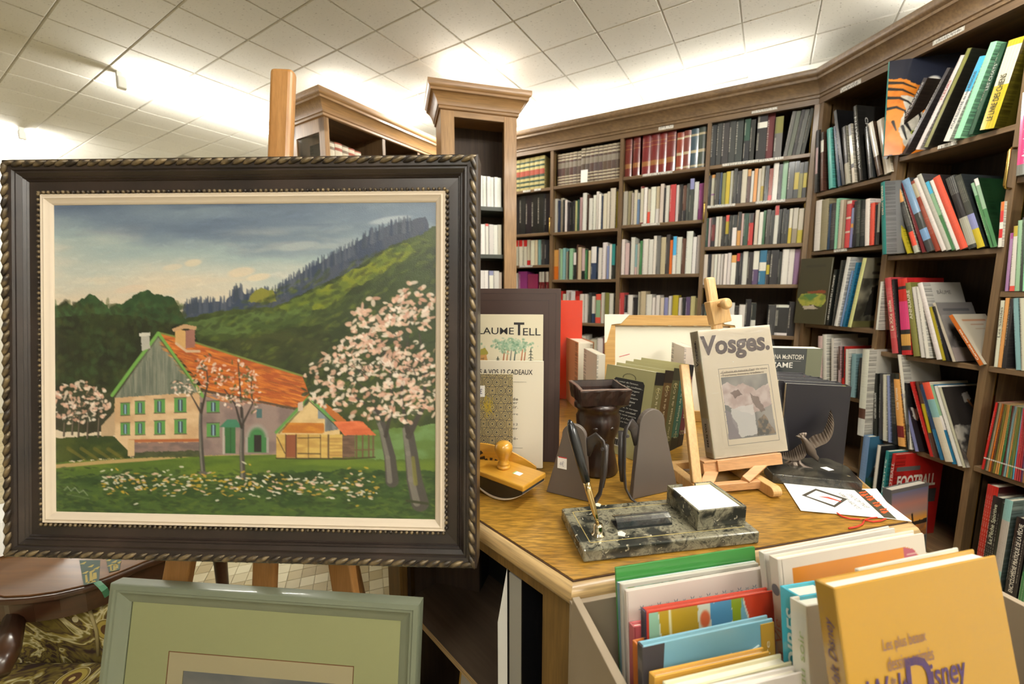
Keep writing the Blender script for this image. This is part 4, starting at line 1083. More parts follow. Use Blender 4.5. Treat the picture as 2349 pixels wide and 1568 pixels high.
m = MB(); m.box(0.026, 0.047, -0.0008, -0.0003, 0.062, 0.088); m.build('price_tag', MAT['white_card'], be1)
m = MB(); m.box(0.028, 0.047, -0.0009, -0.0003, 0.0865, 0.0885); m.build('tag_edge', inkmat((200, 60, 60)), be1)
text('4€', 0.010, 0.011, (0.031, -0.0008, 0.068), (1, 0, 0), (0, 0, 1), (150, 150, 160), be1, 'price_lettering')
be2 = bookend((1451, 1146), (1555, 1122), .36, 0.195, -1, 'dark tapered bookend without a tag, left of the tabletop easel')

# ------------------------------------------------------------------ carved wooden pen pot (a face under a square brim)
MAT['carved'] = wood('carved_ebony', rgb(34, 22, 18), rgb(62, 40, 30), 2, 40, 0.15, 0.32, 0.3, 0.4)
pc_ = onz(1372, 1085, ZT)
potM = Matrix.Translation((pc_.x, pc_.y + 0.02, zt)) @ Matrix.Rotation(math.radians(6), 4, 'Z')
pot = empty('carved_pot', potM, 'dark carved wooden pot with a face under a square notched brim', 'pot')
seg = 28; vs = []; fs = []
prof = [(0.050, 0.0), (0.053, 0.006), (0.047, 0.03), (0.041, 0.06), (0.042, 0.085), (0.050, 0.105), (0.053, 0.125), (0.052, 0.142), (0.048, 0.150), (0.050, 0.160), (0.056, 0.165), (0.057, 0.172), (0.054, 0.178)]
rr_ = random.Random(3)
for j, (r_, z_) in enumerate(prof):
    for k in range(seg):
        a_ = 2 * math.pi * k / seg; f_ = 1 + 0.06 * math.cos(4 * a_) * (z_ > 0.13) + rr_.uniform(-.012, .012)
        fx = math.cos(a_); fy = math.sin(a_)
        nose = 0.0
        if fy < -0.85 and 0.085 < z_ < 0.13: nose = 0.010
        vs.append((r_ * f_ * fx, (r_ * f_) * fy - nose * (abs(fx) < .2), z_))
for j in range(len(prof) - 1):
    for k in range(seg): fs.append((j*seg+k, j*seg+(k+1)%seg, (j+1)*seg+(k+1)%seg, (j+1)*seg+k))
fs += [tuple(range(seg))[::-1], tuple((len(prof)-1)*seg+k for k in range(seg))]
m = MB(); m.add(vs, fs); m.build('body', MAT['carved'], pot, smooth=True)
# square brim, open at the top, with gouged front
def sq(h_, z_, n_=8, wob=0.0):
    pts = []
    for s_ in range(4):
        for i in range(n_):
            t_ = -1 + 2 * i / n_
            p = [(t_, -1), (1, t_), (-t_, 1), (-1, -t_)][s_]
            k_ = 1 - 0.05 * (1 - abs(t_)) + (wob * (1 if i % 2 else -1))
            pts.append((p[0] * h_ * k_, p[1] * h_ * k_ * 0.95, z_))
    return pts
rings = [sq(0.046, 0.172), sq(0.057, 0.180, wob=.02), sq(0.060, 0.198, wob=.03), sq(0.062, 0.214, wob=.012), sq(0.062, 0.217), sq(0.054, 0.218), sq(0.050, 0.203), sq(0.049, 0.196)]
m = MB(); b0 = []
for r_ in rings: b0.append(len(m.v)); m.v += r_
for j in range(len(rings) - 1):
    for k in range(32): m.face((b0[j] + k, b0[j] + (k + 1) % 32, b0[j + 1] + (k + 1) % 32, b0[j + 1] + k))
m.face([b0[-1] + k for k in range(32)]); m.face([b0[0] + k for k in range(32)][::-1])
m.build('brim', MAT['carved'], pot)
m = MB()
for j in (3, 4, 5):
    pass
ra, rb_ = sq(0.0622, 0.2165), sq(0.0538, 0.2190)
b1 = len(m.v); m.v += ra; b2 = len(m.v); m.v += rb_
for k in range(32): m.face((b1 + k, b1 + (k + 1) % 32, b2 + (k + 1) % 32, b2 + k))
m.build('worn_rim', plain('worn_wood_edge', rgb(112, 92, 80), 0.6), pot)
for sx_ in (-1, 1):
    m = MB(); m.ball((sx_ * 0.019, -0.044, 0.122), 0.008, 10, 6, sz=0.7); m.build('eye', MAT['carved'], pot, smooth=True)
m = MB(); m.ball((0, -0.036, 0.092), 0.013, 10, 6, sz=0.6); m.build('mouth', MAT['carved'], pot, smooth=True)

# ------------------------------------------------------------------ marble desk set with pen, memo box and acrylic rest
MAT['marble'] = marble('green_black_marble', rgb(44, 45, 40), rgb(140, 134, 112), rgb(214, 206, 184), 46, 0.12)
zs = ZT + 0.024
p_fl = onz(1339, 1261, zs); p_fr = onz(1744, 1218, zs); p_bl = onz(1291, 1164, zs)
ex = p_fr - p_fl; Lx = ex.length; ex.normalize(); ey = Vector((-ex.y, ex.x, 0)); Ly = (p_bl - p_fl).dot(ey)
DM_ = frame(Vector((p_fl.x, p_fl.y, zt)), ex, ey, Vector((0, 0, 1)))
ds = empty('desk_set', DM_, 'green-black marble desk set with gold inlay line and acrylic pen rest', 'desk set')
m = MB(); m.box(0, Lx, 0, Ly, 0, 0.023); m.build('base', MAT['marble'], ds, bevel=0.0035, bseg=3)
MAT['gold'] = plain('gold_line', rgb(196, 176, 110), 0.35, 0.4)
g = 0.017; t_ = 0.0015; zl = 0.0232
for nm_, bx in (('a', (g, Lx - g, g, g + t_)), ('b', (g, Lx - g, Ly - g - t_, Ly - g)), ('c', (g, g + t_, g, Ly - g)), ('d', (Lx - g - t_, Lx - g, g, Ly - g))):
    m = MB(); m.box(*bx, zl - 0.0004, zl); m.build('inlay_line', MAT['gold'], ds)
inv = DM_.inverted()
def dsp(x, y, z): return inv @ onz(x, y, z + zt)
m = MB(); q = dsp(1372, 1226, 0.023); m.lathe([(0.012, 0.0231), (0.012, 0.025), (0.0085, 0.0265), (0.0085, 0.040), (0.0075, 0.043), (0.003, 0.0435)], 18, Matrix.Translation((q.x, q.y, 0))); m.build('pen_socket', MAT['chrome'], ds, smooth=True)
MAT['acrylic'] = plain('clear_acrylic', (0.95, 0.96, 0.95), 0.04); MAT['acrylic'].node_tree.nodes['Principled BSDF'].inputs['Transmission Weight'].default_value = 0.97
q0 = dsp(1415, 1213, 0.023); q1 = dsp(1560, 1190, 0.023)
m = MB()
prof_ = [(-0.0005, 0.0235), (0.030, 0.0235), (0.030, 0.0255), (0.0035, 0.0255), (0.006, 0.0345), (0.015, 0.0385), (0.0265, 0.0345), (0.0285, 0.0355), (0.0155, 0.0408), (0.0045, 0.036)]
m.prism(prof_, q0.x, q0.x + 0.105, 'x', Matrix.Translation((0, q0.y - 0.004, 0))); m.build('acrylic_rest', MAT['acrylic'], ds)
for (x, y, w_, h_, c_) in ((1418, 1228, 0.016, 0.012, (214, 208, 196)), (1366, 1160, 0.013, 0.010, (232, 226, 196))):
    q = dsp(x, y, 0.023); m = MB(); m.prism([(q.x, q.y), (q.x + w_ * .6, q.y - h_ * .4), (q.x + w_, q.y + h_ * .3), (q.x + w_ * .7, q.y + h_), (q.x + w_ * .2, q.y + h_ * .8)], 0.0231, 0.0236); m.build('torn_sticker', plain('torn_paper_%d' % x, rgb(c_), 0.8), ds)
# pen standing in the socket
q = dsp(1372, 1226, 0.023); pb = DM_ @ Vector((q.x, q.y, 0.040))
ptop = at(1306, 962, pb.y + 0.055)
d = (ptop - pb); PL = d.length
Z = d.normalized(); X = Z.cross(Vector((0, 1, 0))).normalized(); Y = Z.cross(X)
PM = frame(pb, X, Y, Z)
pen = empty('desk_pen', PM, 'black fountain pen with a gold tip section standing in the marble desk set', 'pen')
m = MB(); m.lathe([(0.0022, 0.0), (0.0045, 0.02), (0.0062, 0.06), (0.0062, PL * .40)], 16); m.build('gold_section', MAT['chrome'] if False else plain('pale_gold', rgb(224, 196, 138), 0.12, 1.0), pen, smooth=True)
m = MB(); m.lathe([(0.0060, PL * .40), (0.0074, PL * .405), (0.0088, PL * .62), (0.0096, PL * .8), (0.0088, PL * .9), (0.0055, PL * .97), (0.002, PL)], 16); m.build('barrel', MAT['black'], pen, smooth=True)
text('SHOP 03 29 50', 0.05, 0.003, (0.0010, 0, PL * .43), (0, 0, 1), (-1, 0, 0), (160, 160, 160), pen, 'printed_text', lift=0.0082)
# memo box
zb = ZT + 0.024; zq = zb + 0.036
c1 = onz(1536, 1112, zq); c2 = onz(1636, 1106, zq); c3 = onz(1713, 1161, zq); c4 = onz(1602, 1173, zq)
exm = (c3 - c4); Wm = exm.length; exm.normalize(); eym = Vector((-exm.y, exm.x, 0)); Lm = (c1 - c4).dot(eym)
XM = frame(Vector((c4.x, c4.y, zb + 0.0006)), exm, eym, Vector((0, 0, 1)))
memo = empty('memo_box', XM, 'marble memo box holding a stack of white note paper, on the desk set', 'box')
tt_ = 0.004; hm = 0.036
m = MB(); m.box(0, Wm, 0, Lm, 0, 0.004); m.build('bottom', MAT['marble'], memo)
for bx in ((0, Wm, 0, tt_), (0, tt_, tt_, Lm - tt_), (Wm - tt_, Wm, tt_, Lm - tt_), (0, Wm * .33, Lm - tt_, Lm), (Wm * .62, Wm, Lm - tt_, Lm)):
    m = MB(); m.box(*bx, 0.004, hm); m.build('side_panel', MAT['marble'], memo, bevel=0.0006, bseg=1)
MAT['lining'] = plain('cream_lining', rgb(206, 198, 160), 0.6)
for bx in ((Wm - tt_ - 0.0006, Wm - tt_, tt_, Lm - tt_), (Wm * .62, Wm - tt_, Lm - tt_ - 0.0006, Lm - tt_)):
    m = MB(); m.box(*bx, 0.005, hm - 0.0005); m.build('lining', MAT['lining'], memo)
m = MB(); m.box(tt_ + 0.0012, Wm - tt_ - 0.0015, tt_ + 0.001, Lm - tt_ - 0.0015, 0.0045, hm - 0.004); o = m.build('paper_stack', MAT['white_card'], None, XM)
o.name = 'note_paper'; tag(o, 'stack of white note paper inside the marble memo box', 'paper')
# ------------------------------------------------------------------ tabletop easel
def bar(m, p, q, wx, wy, side):
    """square bar between two points; side = direction of its wx width"""
    p = Vector(p); q = Vector(q); z = (q - p); L = z.length; z.normalize()
    x = Vector(side); x = (x - z * x.dot(z)).normalized(); y = z.cross(x)
    m.box(-wx / 2, wx / 2, -wy / 2, wy / 2, 0, L, frame(p, x, y, z)); return m
ez_ = empty('tabletop_easel', Matrix.Translation((0.52, 0.93, zt)), 'small beech tabletop easel holding the plastic-wrapped book', 'easel')
EI = Matrix.Translation((-0.52, -0.93, -zt))
def epart(name, fn, mat='beech', bevel=0.0015):
    m = MB(); fn(m); return m.build(name, MAT[mat], ez_, EI, bevel=bevel)
fd = Vector((0.16, -0.987, 0)).normalized(); fs_ = Vector((fd.y * -1, fd.x, 0))
rf = onz(1786, 1120, zt + 0.024); lf = rf - Vector((0.987, 0.16, 0)) * 0.160
for f0 in (rf, lf):
    def foot(m, f0=f0):
        F = frame(Vector((f0.x, f0.y, zt)), -fd, Vector((0.987, 0.16, 0)), Vector((0, 0, 1)))
        pr = [(0, 0), (0.205, 0), (0.205, 0.024), (0.012, 0.024)] + [(0.012 - 0.012 * math.sin(a_), 0.012 + 0.012 * math.cos(a_)) for a_ in [math.pi * i / 8 for i in range(1, 8)]]
        pr = [(-0.0 + 0.012, 0.0), (0.205, 0.0), (0.205, 0.024), (0.012, 0.024)] + [(0.012 - 0.012 * math.sin(math.pi * i / 8), 0.012 + 0.012 * math.cos(math.pi * i / 8)) for i in range(1, 8)]
        n_ = len(pr); vs = [(x, -0.011, z) for x, z in pr] + [(x, 0.011, z) for x, z in pr]
        m.add(vs, [tuple(range(n_)), tuple(range(n_, 2 * n_))[::-1]] + [(i, n_ + i, n_ + (i + 1) % n_, (i + 1) % n_) for i in range(n_)], M=F)
    epart('foot', foot)
bx_ = Vector((0.987, 0.16, 0)); bk = -fd
epart('crossbar', lambda m: bar(m, lf + bk * 0.045 + Vector((0, 0, -0.010)), rf + bk * 0.045 + Vector((0, 0, -0.010)), 0.018, 0.014, (0, 0, 1)), 'beech_red')
epart('crossbar', lambda m: bar(m, lf + bk * 0.165 + Vector((0, 0, -0.010)), rf + bk * 0.165 + Vector((0, 0, -0.010)), 0.018, 0.014, (0, 0, 1)), 'beech')
VB = Vector((0.4689, 0.9055, 0.83))
VR = Matrix.Rotation(math.radians(5.2), 3, 'Z') @ Matrix.Rotation(math.radians(-12.8), 3, 'X') @ Matrix.Rotation(math.radians(-4.1), 3, 'Y')
vx, vy, vz = VR @ Vector((1, 0, 0)), VR @ Vector((0, 1, 0)), VR @ Vector((0, 0, 1))
TRB = frame(VB - vz * 0.0005, vx, vy, vz)
epart('tray', lambda m: m.box(-0.030, 0.158, -0.006, 0.040, -0.005, -0.0006, TRB), 'beech_red', 0.0005)
epart('tray_front', lambda m: m.box(0.0, 0.158, -0.010, -0.0005, -0.026, -0.0012, TRB), 'beech_red', 0.0008)
epart('tray_end', lambda m: m.box(-0.032, 0.0, -0.004, 0.030, -0.030, -0.005, TRB), 'beech_red', 0.0008)
s0 = VB - vx * 0.012 + vy * 0.03
epart('side_rail', lambda m: bar(m, lf + bk * 0.05 + Vector((0, 0, 0.0)), at(1569, 836, 0.985), 0.022, 0.013, (1, 0.1, 0)), 'beech', 0.003)
epart('side_rail', lambda m: bar(m, rf + bk * 0.13 + Vector((-0.01, 0, 0.0)), VB + vx * 0.135 + vy * 0.06 + vz * 0.18, 0.022, 0.013, (1, 0.1, 0)), 'beech', 0.003)
epart('post', lambda m: bar(m, rf + bk * 0.045 - bx_ * 0.045, TRB @ Vector((0.125, 0.004, -0.020)), 0.018, 0.013, (1, 0.1, 0)), 'beech_red')
epart('post', lambda m: bar(m, lf + bk * 0.045 + bx_ * 0.020 + Vector((0, 0, -0.005)), TRB @ Vector((0.0, 0.012, -0.024)), 0.026, 0.013, (1, 0.1, 0)), 'beech_red')
mt = at(1626, 636, 1.030); mb_ = at(1652, 800, 0.985); md = (mb_ - mt).normalized(); mfoot = mt + md * ((ZT + 0.03 - mt.z) / md.z)
epart('mast', lambda m: bar(m, mfoot, mt, 0.026, 0.016, (1, 0.08, 0)), 'beech', 0.006)
def blk(m):
    c = at(1649, 716, 1.012); bar(m, c - md * 0.034, c + md * 0.036, 0.050, 0.030, (1, 0.08, 0))
epart('slider_block', lambda m: bar(m, at(1652, 741, 1.0), at(1641, 688, 1.005), 0.046, 0.026, (1, 0.08, 0)), 'beech', 0.002)
kc = at(1663, 697, 0.975)
epart('clamp_knob', lambda m: m.lathe([(0.004, -0.020), (0.006, -0.006), (0.0115, -0.004), (0.0135, 0.003), (0.0125, 0.009), (0.009, 0.012), (0.006, 0.011), (0.001, 0.0115)], 20, Matrix.Translation(kc) @ Matrix.Rotation(math.radians(78), 4, 'X') @ Matrix.Rotation(0.35, 4, 'Y')), 'beech', 0)
for o in ez_.children:
    if o.name.startswith('clamp_knob'): o.data.polygons.foreach_set('use_smooth', [True] * len(o.data.polygons))
# ------------------------------------------------------------------ plastic-wrapped regional book
VM = frame(VB, vx, vy, vz)
vw, vh, vt = 0.1834, 0.300, 0.036
vos = facebook('wrapped_book', VM, vw, vh, vt, (232, 216, 190), 'beige plastic-wrapped book about the Vosges on the tabletop easel', spinecol=(212, 204, 176), mat='print')
text('Vosges.', 0.172, 0.060, (0.003, -0.0003, vh - 0.074), (1, 0, 0), (0, 0, 1), (98, 84, 82), vos, bold=0.035, shear=0.12)
P = Paint(150, 190, 0, 0, 15, 19, seed=21, bg=(232, 216, 190))
P.poly([(1.2, .3), (14, .3), (14, 18.6), (1.2, 18.6)], (120, 108, 96)); P.poly([(1.3, .4), (13.9, .4), (13.9, 18.5), (1.3, 18.5)], (232, 216, 190))
P.tex([(1.6, 2.4), (13.2, 2.4), (13.4, 17.2), (1.6, 17.2)], (126, 124, 120), (168, 160, 152), 5, 6, 0, 1)
P.tex([(1.6, 4.5), (3, 3.6), (5, 5), (7, 4.2), (10, 6), (13.2, 5), (13.4, 10), (8, 12), (1.6, 9)], (196, 170, 162), (222, 204, 196), 2, 2, .5, .9)
P.poly([(3.2, 6.3), (5.2, 5.7), (6.2, 7), (4.2, 7.6)], (120, 100, 94), .4, .8); P.poly([(8.2, 6.8), (10.2, 8), (11.6, 11), (10.4, 11.6), (8.8, 9.2)], (118, 100, 92), .4, .75)
P.poly([(3, 10), (8.6, 9.4), (9, 16.6), (4.6, 17), (3, 13)], (226, 220, 214), .3, .85); P.tex([(9.4, 13.4), (11.2, 12), (13.3, 16.9), (8.6, 17)], (96, 92, 88), (150, 130, 110), .7, .7, .3)
P.poly([(1.6, 10), (2.8, 11), (4, 14), (4.6, 17.2), (1.6, 17.2)], (146, 134, 138), .4, .8)
P.line([(1.7, 1.4), (10, 1.4)], .25, (168, 150, 128)); P.line([(1.7, 2.0), (11.5, 2.0)], .22, (172, 154, 132))
P.obj('cover_print', MAT['print'], vos, (0.026, -0.0005, 0.022), (1, 0, 0), (0, 0, 1), 0.15, 0.186)
text('Culture et nature, l\'art de vivre', 0.115, 0.006, (0.045, -0.0008, 0.194), (1, 0, 0), (0, 0, 1), (120, 106, 92), vos, 'subtitle')
text('Tourisme, histoire, traditions', 0.105, 0.006, (0.045, -0.0008, 0.186), (1, 0, 0), (0, 0, 1), (120, 106, 92), vos, 'subtitle')
text('Vosges.', 0.062, 0.014, (-0.0010, 0.010, vh - 0.085), (0, 0, 1), (0, 1, 0), (70, 62, 60), vos, 'spine_title', bold=0.02, shear=0.15)
m = MB(); m.box(-0.0014, -0.0007, 0.006, 0.030, 0.012, 0.092); m.build('library_label', MAT['white_card'], vos)
text('944.36 VOS', 0.056, 0.008, (-0.0015, 0.013, 0.024), (0, 0, 1), (0, 1, 0), MAT['ink'], vos, 'label_lettering', bold=0.015)
# crumpled clear wrapper: a thin glossy film with small folds
def filmmat():
    m, nt, b = newmat('clear_film')
    tr = nt.nodes.new('ShaderNodeBsdfTransparent'); gl = nt.nodes.new('ShaderNodeBsdfGlossy'); gl.inputs['Roughness'].default_value = 0.16; gl.inputs['Color'].default_value = (1, 1, 1, 1)
    mx = nt.nodes.new('ShaderNodeMixShader'); fr = nt.nodes.new('ShaderNodeFresnel'); fr.inputs[0].default_value = 1.42
    tc = N(nt, 'ShaderNodeTexCoord'); mp = N(nt, 'ShaderNodeMapping'); mp.inputs['Scale'].default_value = (26, 1, 70); mp.inputs['Rotation'].default_value = (0, 0.5, 0)
    nt.links.new(tc.outputs['Object'], mp.inputs[0])
    no = N(nt, 'ShaderNodeTexNoise', Scale=1.0, Detail=4.0, Distortion=1.5); nt.links.new(mp.outputs[0], no.inputs['Vector'])
    bp = N(nt, 'ShaderNodeBump', Strength=0.6, Distance=0.003); nt.links.new(no.outputs['Fac'], bp.inputs['Height'])
    nt.links.new(bp.outputs[0], gl.inputs['Normal']); nt.links.new(bp.outputs[0], fr.inputs['Normal'])
    nt.links.new(fr.outputs[0], mx.inputs[0]); nt.links.new(tr.outputs[0], mx.inputs[1]); nt.links.new(gl.outputs[0], mx.inputs[2])
    nt.links.new(mx.outputs[0], nt.nodes['Material Output'].inputs[0]); return m
MAT['film'] = filmmat()
rnd_ = np.random.RandomState(4)
m = MB(); nx_, nz_ = 14, 22; base = 0
for j in range(nz_ + 1):
    for i in range(nx_ + 1):
        x = -0.002 + (vw + 0.004) * i / nx_; z = -0.0003 + (vh + 0.001) * j / nz_
        m.v.append((x, -0.0022 - 0.0012 * rnd_.rand(), z))
for j in range(nz_):
    for i in range(nx_):
        a_ = j * (nx_ + 1) + i; m.face((a_, a_ + 1, a_ + nx_ + 2, a_ + nx_ + 1))
m.build('plastic_film', MAT['film'], vos, smooth=True)
m = MB()
for j in range(nz_ + 1):
    for i in range(5): m.v.append((-0.0026 - 0.0009 * rnd_.rand(), -0.002 + (vt + 0.002) * i / 4, -0.0003 + (vh + .001) * j / nz_))
for j in range(nz_):
    for i in range(4): a_ = j * 5 + i; m.face((a_, a_ + 5, a_ + 6, a_ + 1))
m.build('plastic_film', MAT['film'], vos, smooth=True)

# ------------------------------------------------------------------ novels by one author, leaning in a row
th = math.radians(-50); cx_, cy_ = math.cos(th), math.sin(th)
crn = onz(1474, 1064, ZT)
bw, bh = 0.155, 0.240
base = Vector((crn.x - bw * cx_, crn.y - bw * cy_, zt))
SPEC = [((112, 106, 68), (30, 26, 24), 0.044, 'khaki', 'leftmost, with the dark back-cover panel'), ((96, 72, 40), (40, 28, 20), 0.044, 'brown', 'with cream sides'), ((92, 92, 58), (60, 58, 40), 0.040, 'olive', 'third from left'), ((50, 98, 84), (26, 30, 28), 0.040, 'teal', 'fourth from left'), ((92, 40, 52), (24, 20, 24), 0.030, 'maroon', 'rightmost')]
off = 0.0
for i, (c_, c2_, t_, cn_, nt_) in enumerate(SPEC):
    Mb = standM(base + Vector((-cy_, cx_, 0)) * off + Vector((0, 0, 0.0004)), -50, 11)
    r = facebook('novel', Mb, bw, bh, t_, (152, 146, 102), '%s spined novel of one author on the table, %s' % (cn_, nt_), spine='R', spinecol=c_, hard=False, mat='print', group='novels by one author on the table', pages=(232, 228, 212))
    for za_, zb_ in ((bh * .86, bh), (0, bh * .16)):
        m = MB(); m.box(bw + 0.0004, bw + 0.0009, 0, t_, za_, zb_, col=rgb(c2_)); m.build('spine_band', MAT['print'], r)
    m = MB()
    for k in range(9):
        for sg in (-1, 1):
            a_ = 0.4 + k * 0.6; rr = 0.004 + 0.0003 * k
            cy0 = t_ / 2 + sg * 0.006; zz = bh * .80 + rr * math.sin(a_)
            m.box(bw + 0.0009, bw + 0.0013, cy0 + rr * math.cos(a_) - .0011, cy0 + rr * math.cos(a_) + .0011, zz - .0011, zz + .0011, col=rgb(170, 160, 110))
            zz -= bh * .62
            m.box(bw + 0.0009, bw + 0.0013, cy0 + rr * math.cos(a_) - .0011, cy0 + rr * math.cos(a_) + .0011, zz - .0011, zz + .0011, col=rgb(150, 150, 110))
    m.build('scroll_ornament', MAT['print'], r)['kind'] = 'stuff'
    text('Melissa de la Cruz', 0.115, 0.0115, (bw + 0.0006, t_ / 2 + 0.004, 0.085), (0, 0, 1), (0, -1, 0), (214, 206, 176), r, 'spine_title')
    if i in (2, 3): text(('Sang d\'Azur', 'Sang Bleu')[i - 2], 0.042, 0.010, (bw + 0.0006, t_ / 2 + 0.004, 0.036), (0, 0, 1), (0, -1, 0), (206, 200, 170), r, 'spine_title')
    if i == 0:
        m = MB(); m.prism([(0.03, 0.075), (0.125, 0.075), (0.128, 0.085), (0.128, 0.200), (0.122, 0.208), (0.036, 0.208), (0.03, 0.200)], -0.0006, 0.0, 'y', col=rgb(24, 22, 22)); m.build('blurb_panel', MAT['print'], r)
        for k, tx in enumerate(('Au coeur de l\'amour,', 'du secret, les coulisses...', 'Les sangs bleus forgent', 'la romance la plus', 'dangereuse. Un vampire', 'au charme envoûtant', 'relie son nord', 'à l\'éternité, le vertige', 'et son coeur combatif.', 'Aime, elle seule pourra', 'Que fait-il à Paris ?', 'La perdra une fois encore ?')):
            text(tx, 0.030 + 0.0022 * len(tx), 0.0052, (0.036, -0.0007, 0.196 - k * 0.0098), (1, 0, 0), (0, 0, 1), (220, 216, 204), r, 'printed_text', shear=0.2)
        m = MB(); m.box(0.055, 0.085, -0.0007, 0, 0.022, 0.044, col=rgb(226, 224, 214))
        for k in range(11): m.box(0.058 + k * 0.0022, 0.059 + k * 0.0022 + 0.0006 * (k % 3), -0.0010, -0.0006, 0.025, 0.041, col=rgb(20, 20, 20))
        m.build('barcode', MAT['print'], r)['kind'] = 'stuff'
        m = MB()
        for k in range(14):
            a_ = math.pi * k / 13; m.box(0.079 + 0.02 * math.cos(a_) - .0012, 0.079 + 0.02 * math.cos(a_) + .0012, -0.0006, 0, 0.210 + 0.012 * math.sin(a_), 0.2125 + 0.012 * math.sin(a_), col=rgb(60, 56, 40))
        m.build('scroll_ornament', MAT['print'], r)['kind'] = 'stuff'
    off += t_ + 0.0015

# ------------------------------------------------------------------ back of a stretched canvas
CL = at(1388, 722, 1.44); CRt = at(1700, 722, 1.40)
cyaw = math.degrees(math.atan2(CRt.y - CL.y, CRt.x - CL.x)); cwid = (CRt - CL).length
lean = 9; chh = (CL.z - zt) / math.cos(math.radians(lean))
dv = Matrix.Rotation(math.radians(cyaw), 3, 'Z') @ (Matrix.Rotation(math.radians(-lean), 3, 'X') @ Vector((0, 0, chh)))
CMx = standM(Vector((CL.x, CL.y, CL.z)) - dv, cyaw, lean)
cv = empty('stretched_canvas', CMx, 'blank stretched canvas seen from the back, standing behind the novels', 'canvas')
MAT['pine'] = wood('pine', rgb(176, 132, 66), rgb(200, 158, 92), 0, 40, 0.05, 0.5, 0.0, 0.12)
MAT['canvas_white'] = plain('primed_canvas', rgb(226, 220, 200), 0.75)
m = MB(); m.box(0.002, cwid - 0.002, 0.014, 0.017, 0.002, chh - 0.002); m.build('canvas_sheet', MAT['canvas_white'], cv)
b_ = 0.036
for bx in ((0, cwid, 0, b_), (0, cwid, chh - b_, chh), (0, b_, b_, chh - b_), (cwid - b_, cwid, b_, chh - b_)):
    m = MB(); m.box(bx[0], bx[1], 0.0, 0.014, bx[2], bx[3]); m.build('stretcher_bar', MAT['pine'], cv, bevel=0.001, bseg=1)
for sx0, sgn in ((0.0, 1), (cwid, -1)):
    m = MB(); q = [(sx0 - sgn * .002, chh + .002), (sx0 + sgn * 0.085, chh + .002), (sx0 + sgn * 0.055, chh - 0.030), (sx0 + sgn * 0.022, chh - 0.034), (sx0 + sgn * 0.006, chh - 0.095), (sx0 - sgn * .002, chh - 0.10)]
    m.prism(q if sgn > 0 else q[::-1], -0.004, -0.0005, 'y'); m.build('folded_corner', MAT['canvas_white'], cv, bevel=0.0012)
for k in range(4):
    m = MB(); x = 0.13 + k * 0.085; m.box(x, x + 0.011, -0.0005, 0.0003, chh - b_ - .001, chh - b_ + .0005); m.build('staple', MAT['chrome'], cv)
m = MB(); m.tube([(0.052, 0.0135, chh - 0.146), (0.088, 0.0135, chh - 0.136)], 0.0011, 6); m.build('pencil_mark', inkmat((190, 40, 60)), cv)

# ------------------------------------------------------------------ other books at the back of the table
p = onz(1302, 916, ZT); M_ = standM((p.x - 0.13, p.y + 0.02, zt), -7, 3)
r = facebook('picture_book', M_, 0.185, 0.405, 0.03, (204, 52, 24), 'tall glossy red-orange book behind the dark brown portfolio')
for nm_, px0, px1, ptop, Y_, dd, cov, lab in (('hardback_book', 1326, 1382, 785, 1.50, 0.06, (186, 128, 84), 'cream-paged book with tan boards left of the blank canvas'),):
    a = at(px0, ptop, Y_); b = at(px1, ptop, Y_); hh = a.z - zt
    Mh = Matrix.Translation((a.x, Y_ + 0.0, zt)) @ Matrix.Rotation(math.radians(8), 4, 'Z')
    o = book_mesh(0.062, 0.17, hh, [(0, 1, cov, False)], hard=True, cover=cov)
    o.v = [(x, 0.17 - y, z) for x, y, z in o.v]; o.f = [f[::-1] for f in o.f]; o.uv = {0: (9.0, 0.0) * 4}
    ob = o.build(nm_, MAT['cloth'], None, Mh); tag(ob, lab, 'book')
a = at(1352, 800, 1.43)
o = book_mesh(0.028, 0.15, a.z - zt, [(0, 1, (206, 200, 184), False)], cover=(214, 208, 192))
ob = o.build('paperback', MAT['spine'], None, Matrix.Translation((a.x, 1.30, zt)) @ Matrix.Rotation(math.radians(6), 4, 'Z')); tag(ob, 'slim cream paperback on the table just left of the blank canvas', 'book')
a = at(1552, 790, 1.30)
o = book_mesh(0.03, 0.12, a.z - zt, [(0, 1, (212, 198, 184), True)], cover=(212, 198, 184))
ob = o.build('paperback', MAT['spine'], None, Matrix.Translation((a.x, 1.24, zt)) @ Matrix.Rotation(math.radians(-4), 4, 'Z')); tag(ob, 'pale pink paperback standing behind the tabletop easel', 'book')
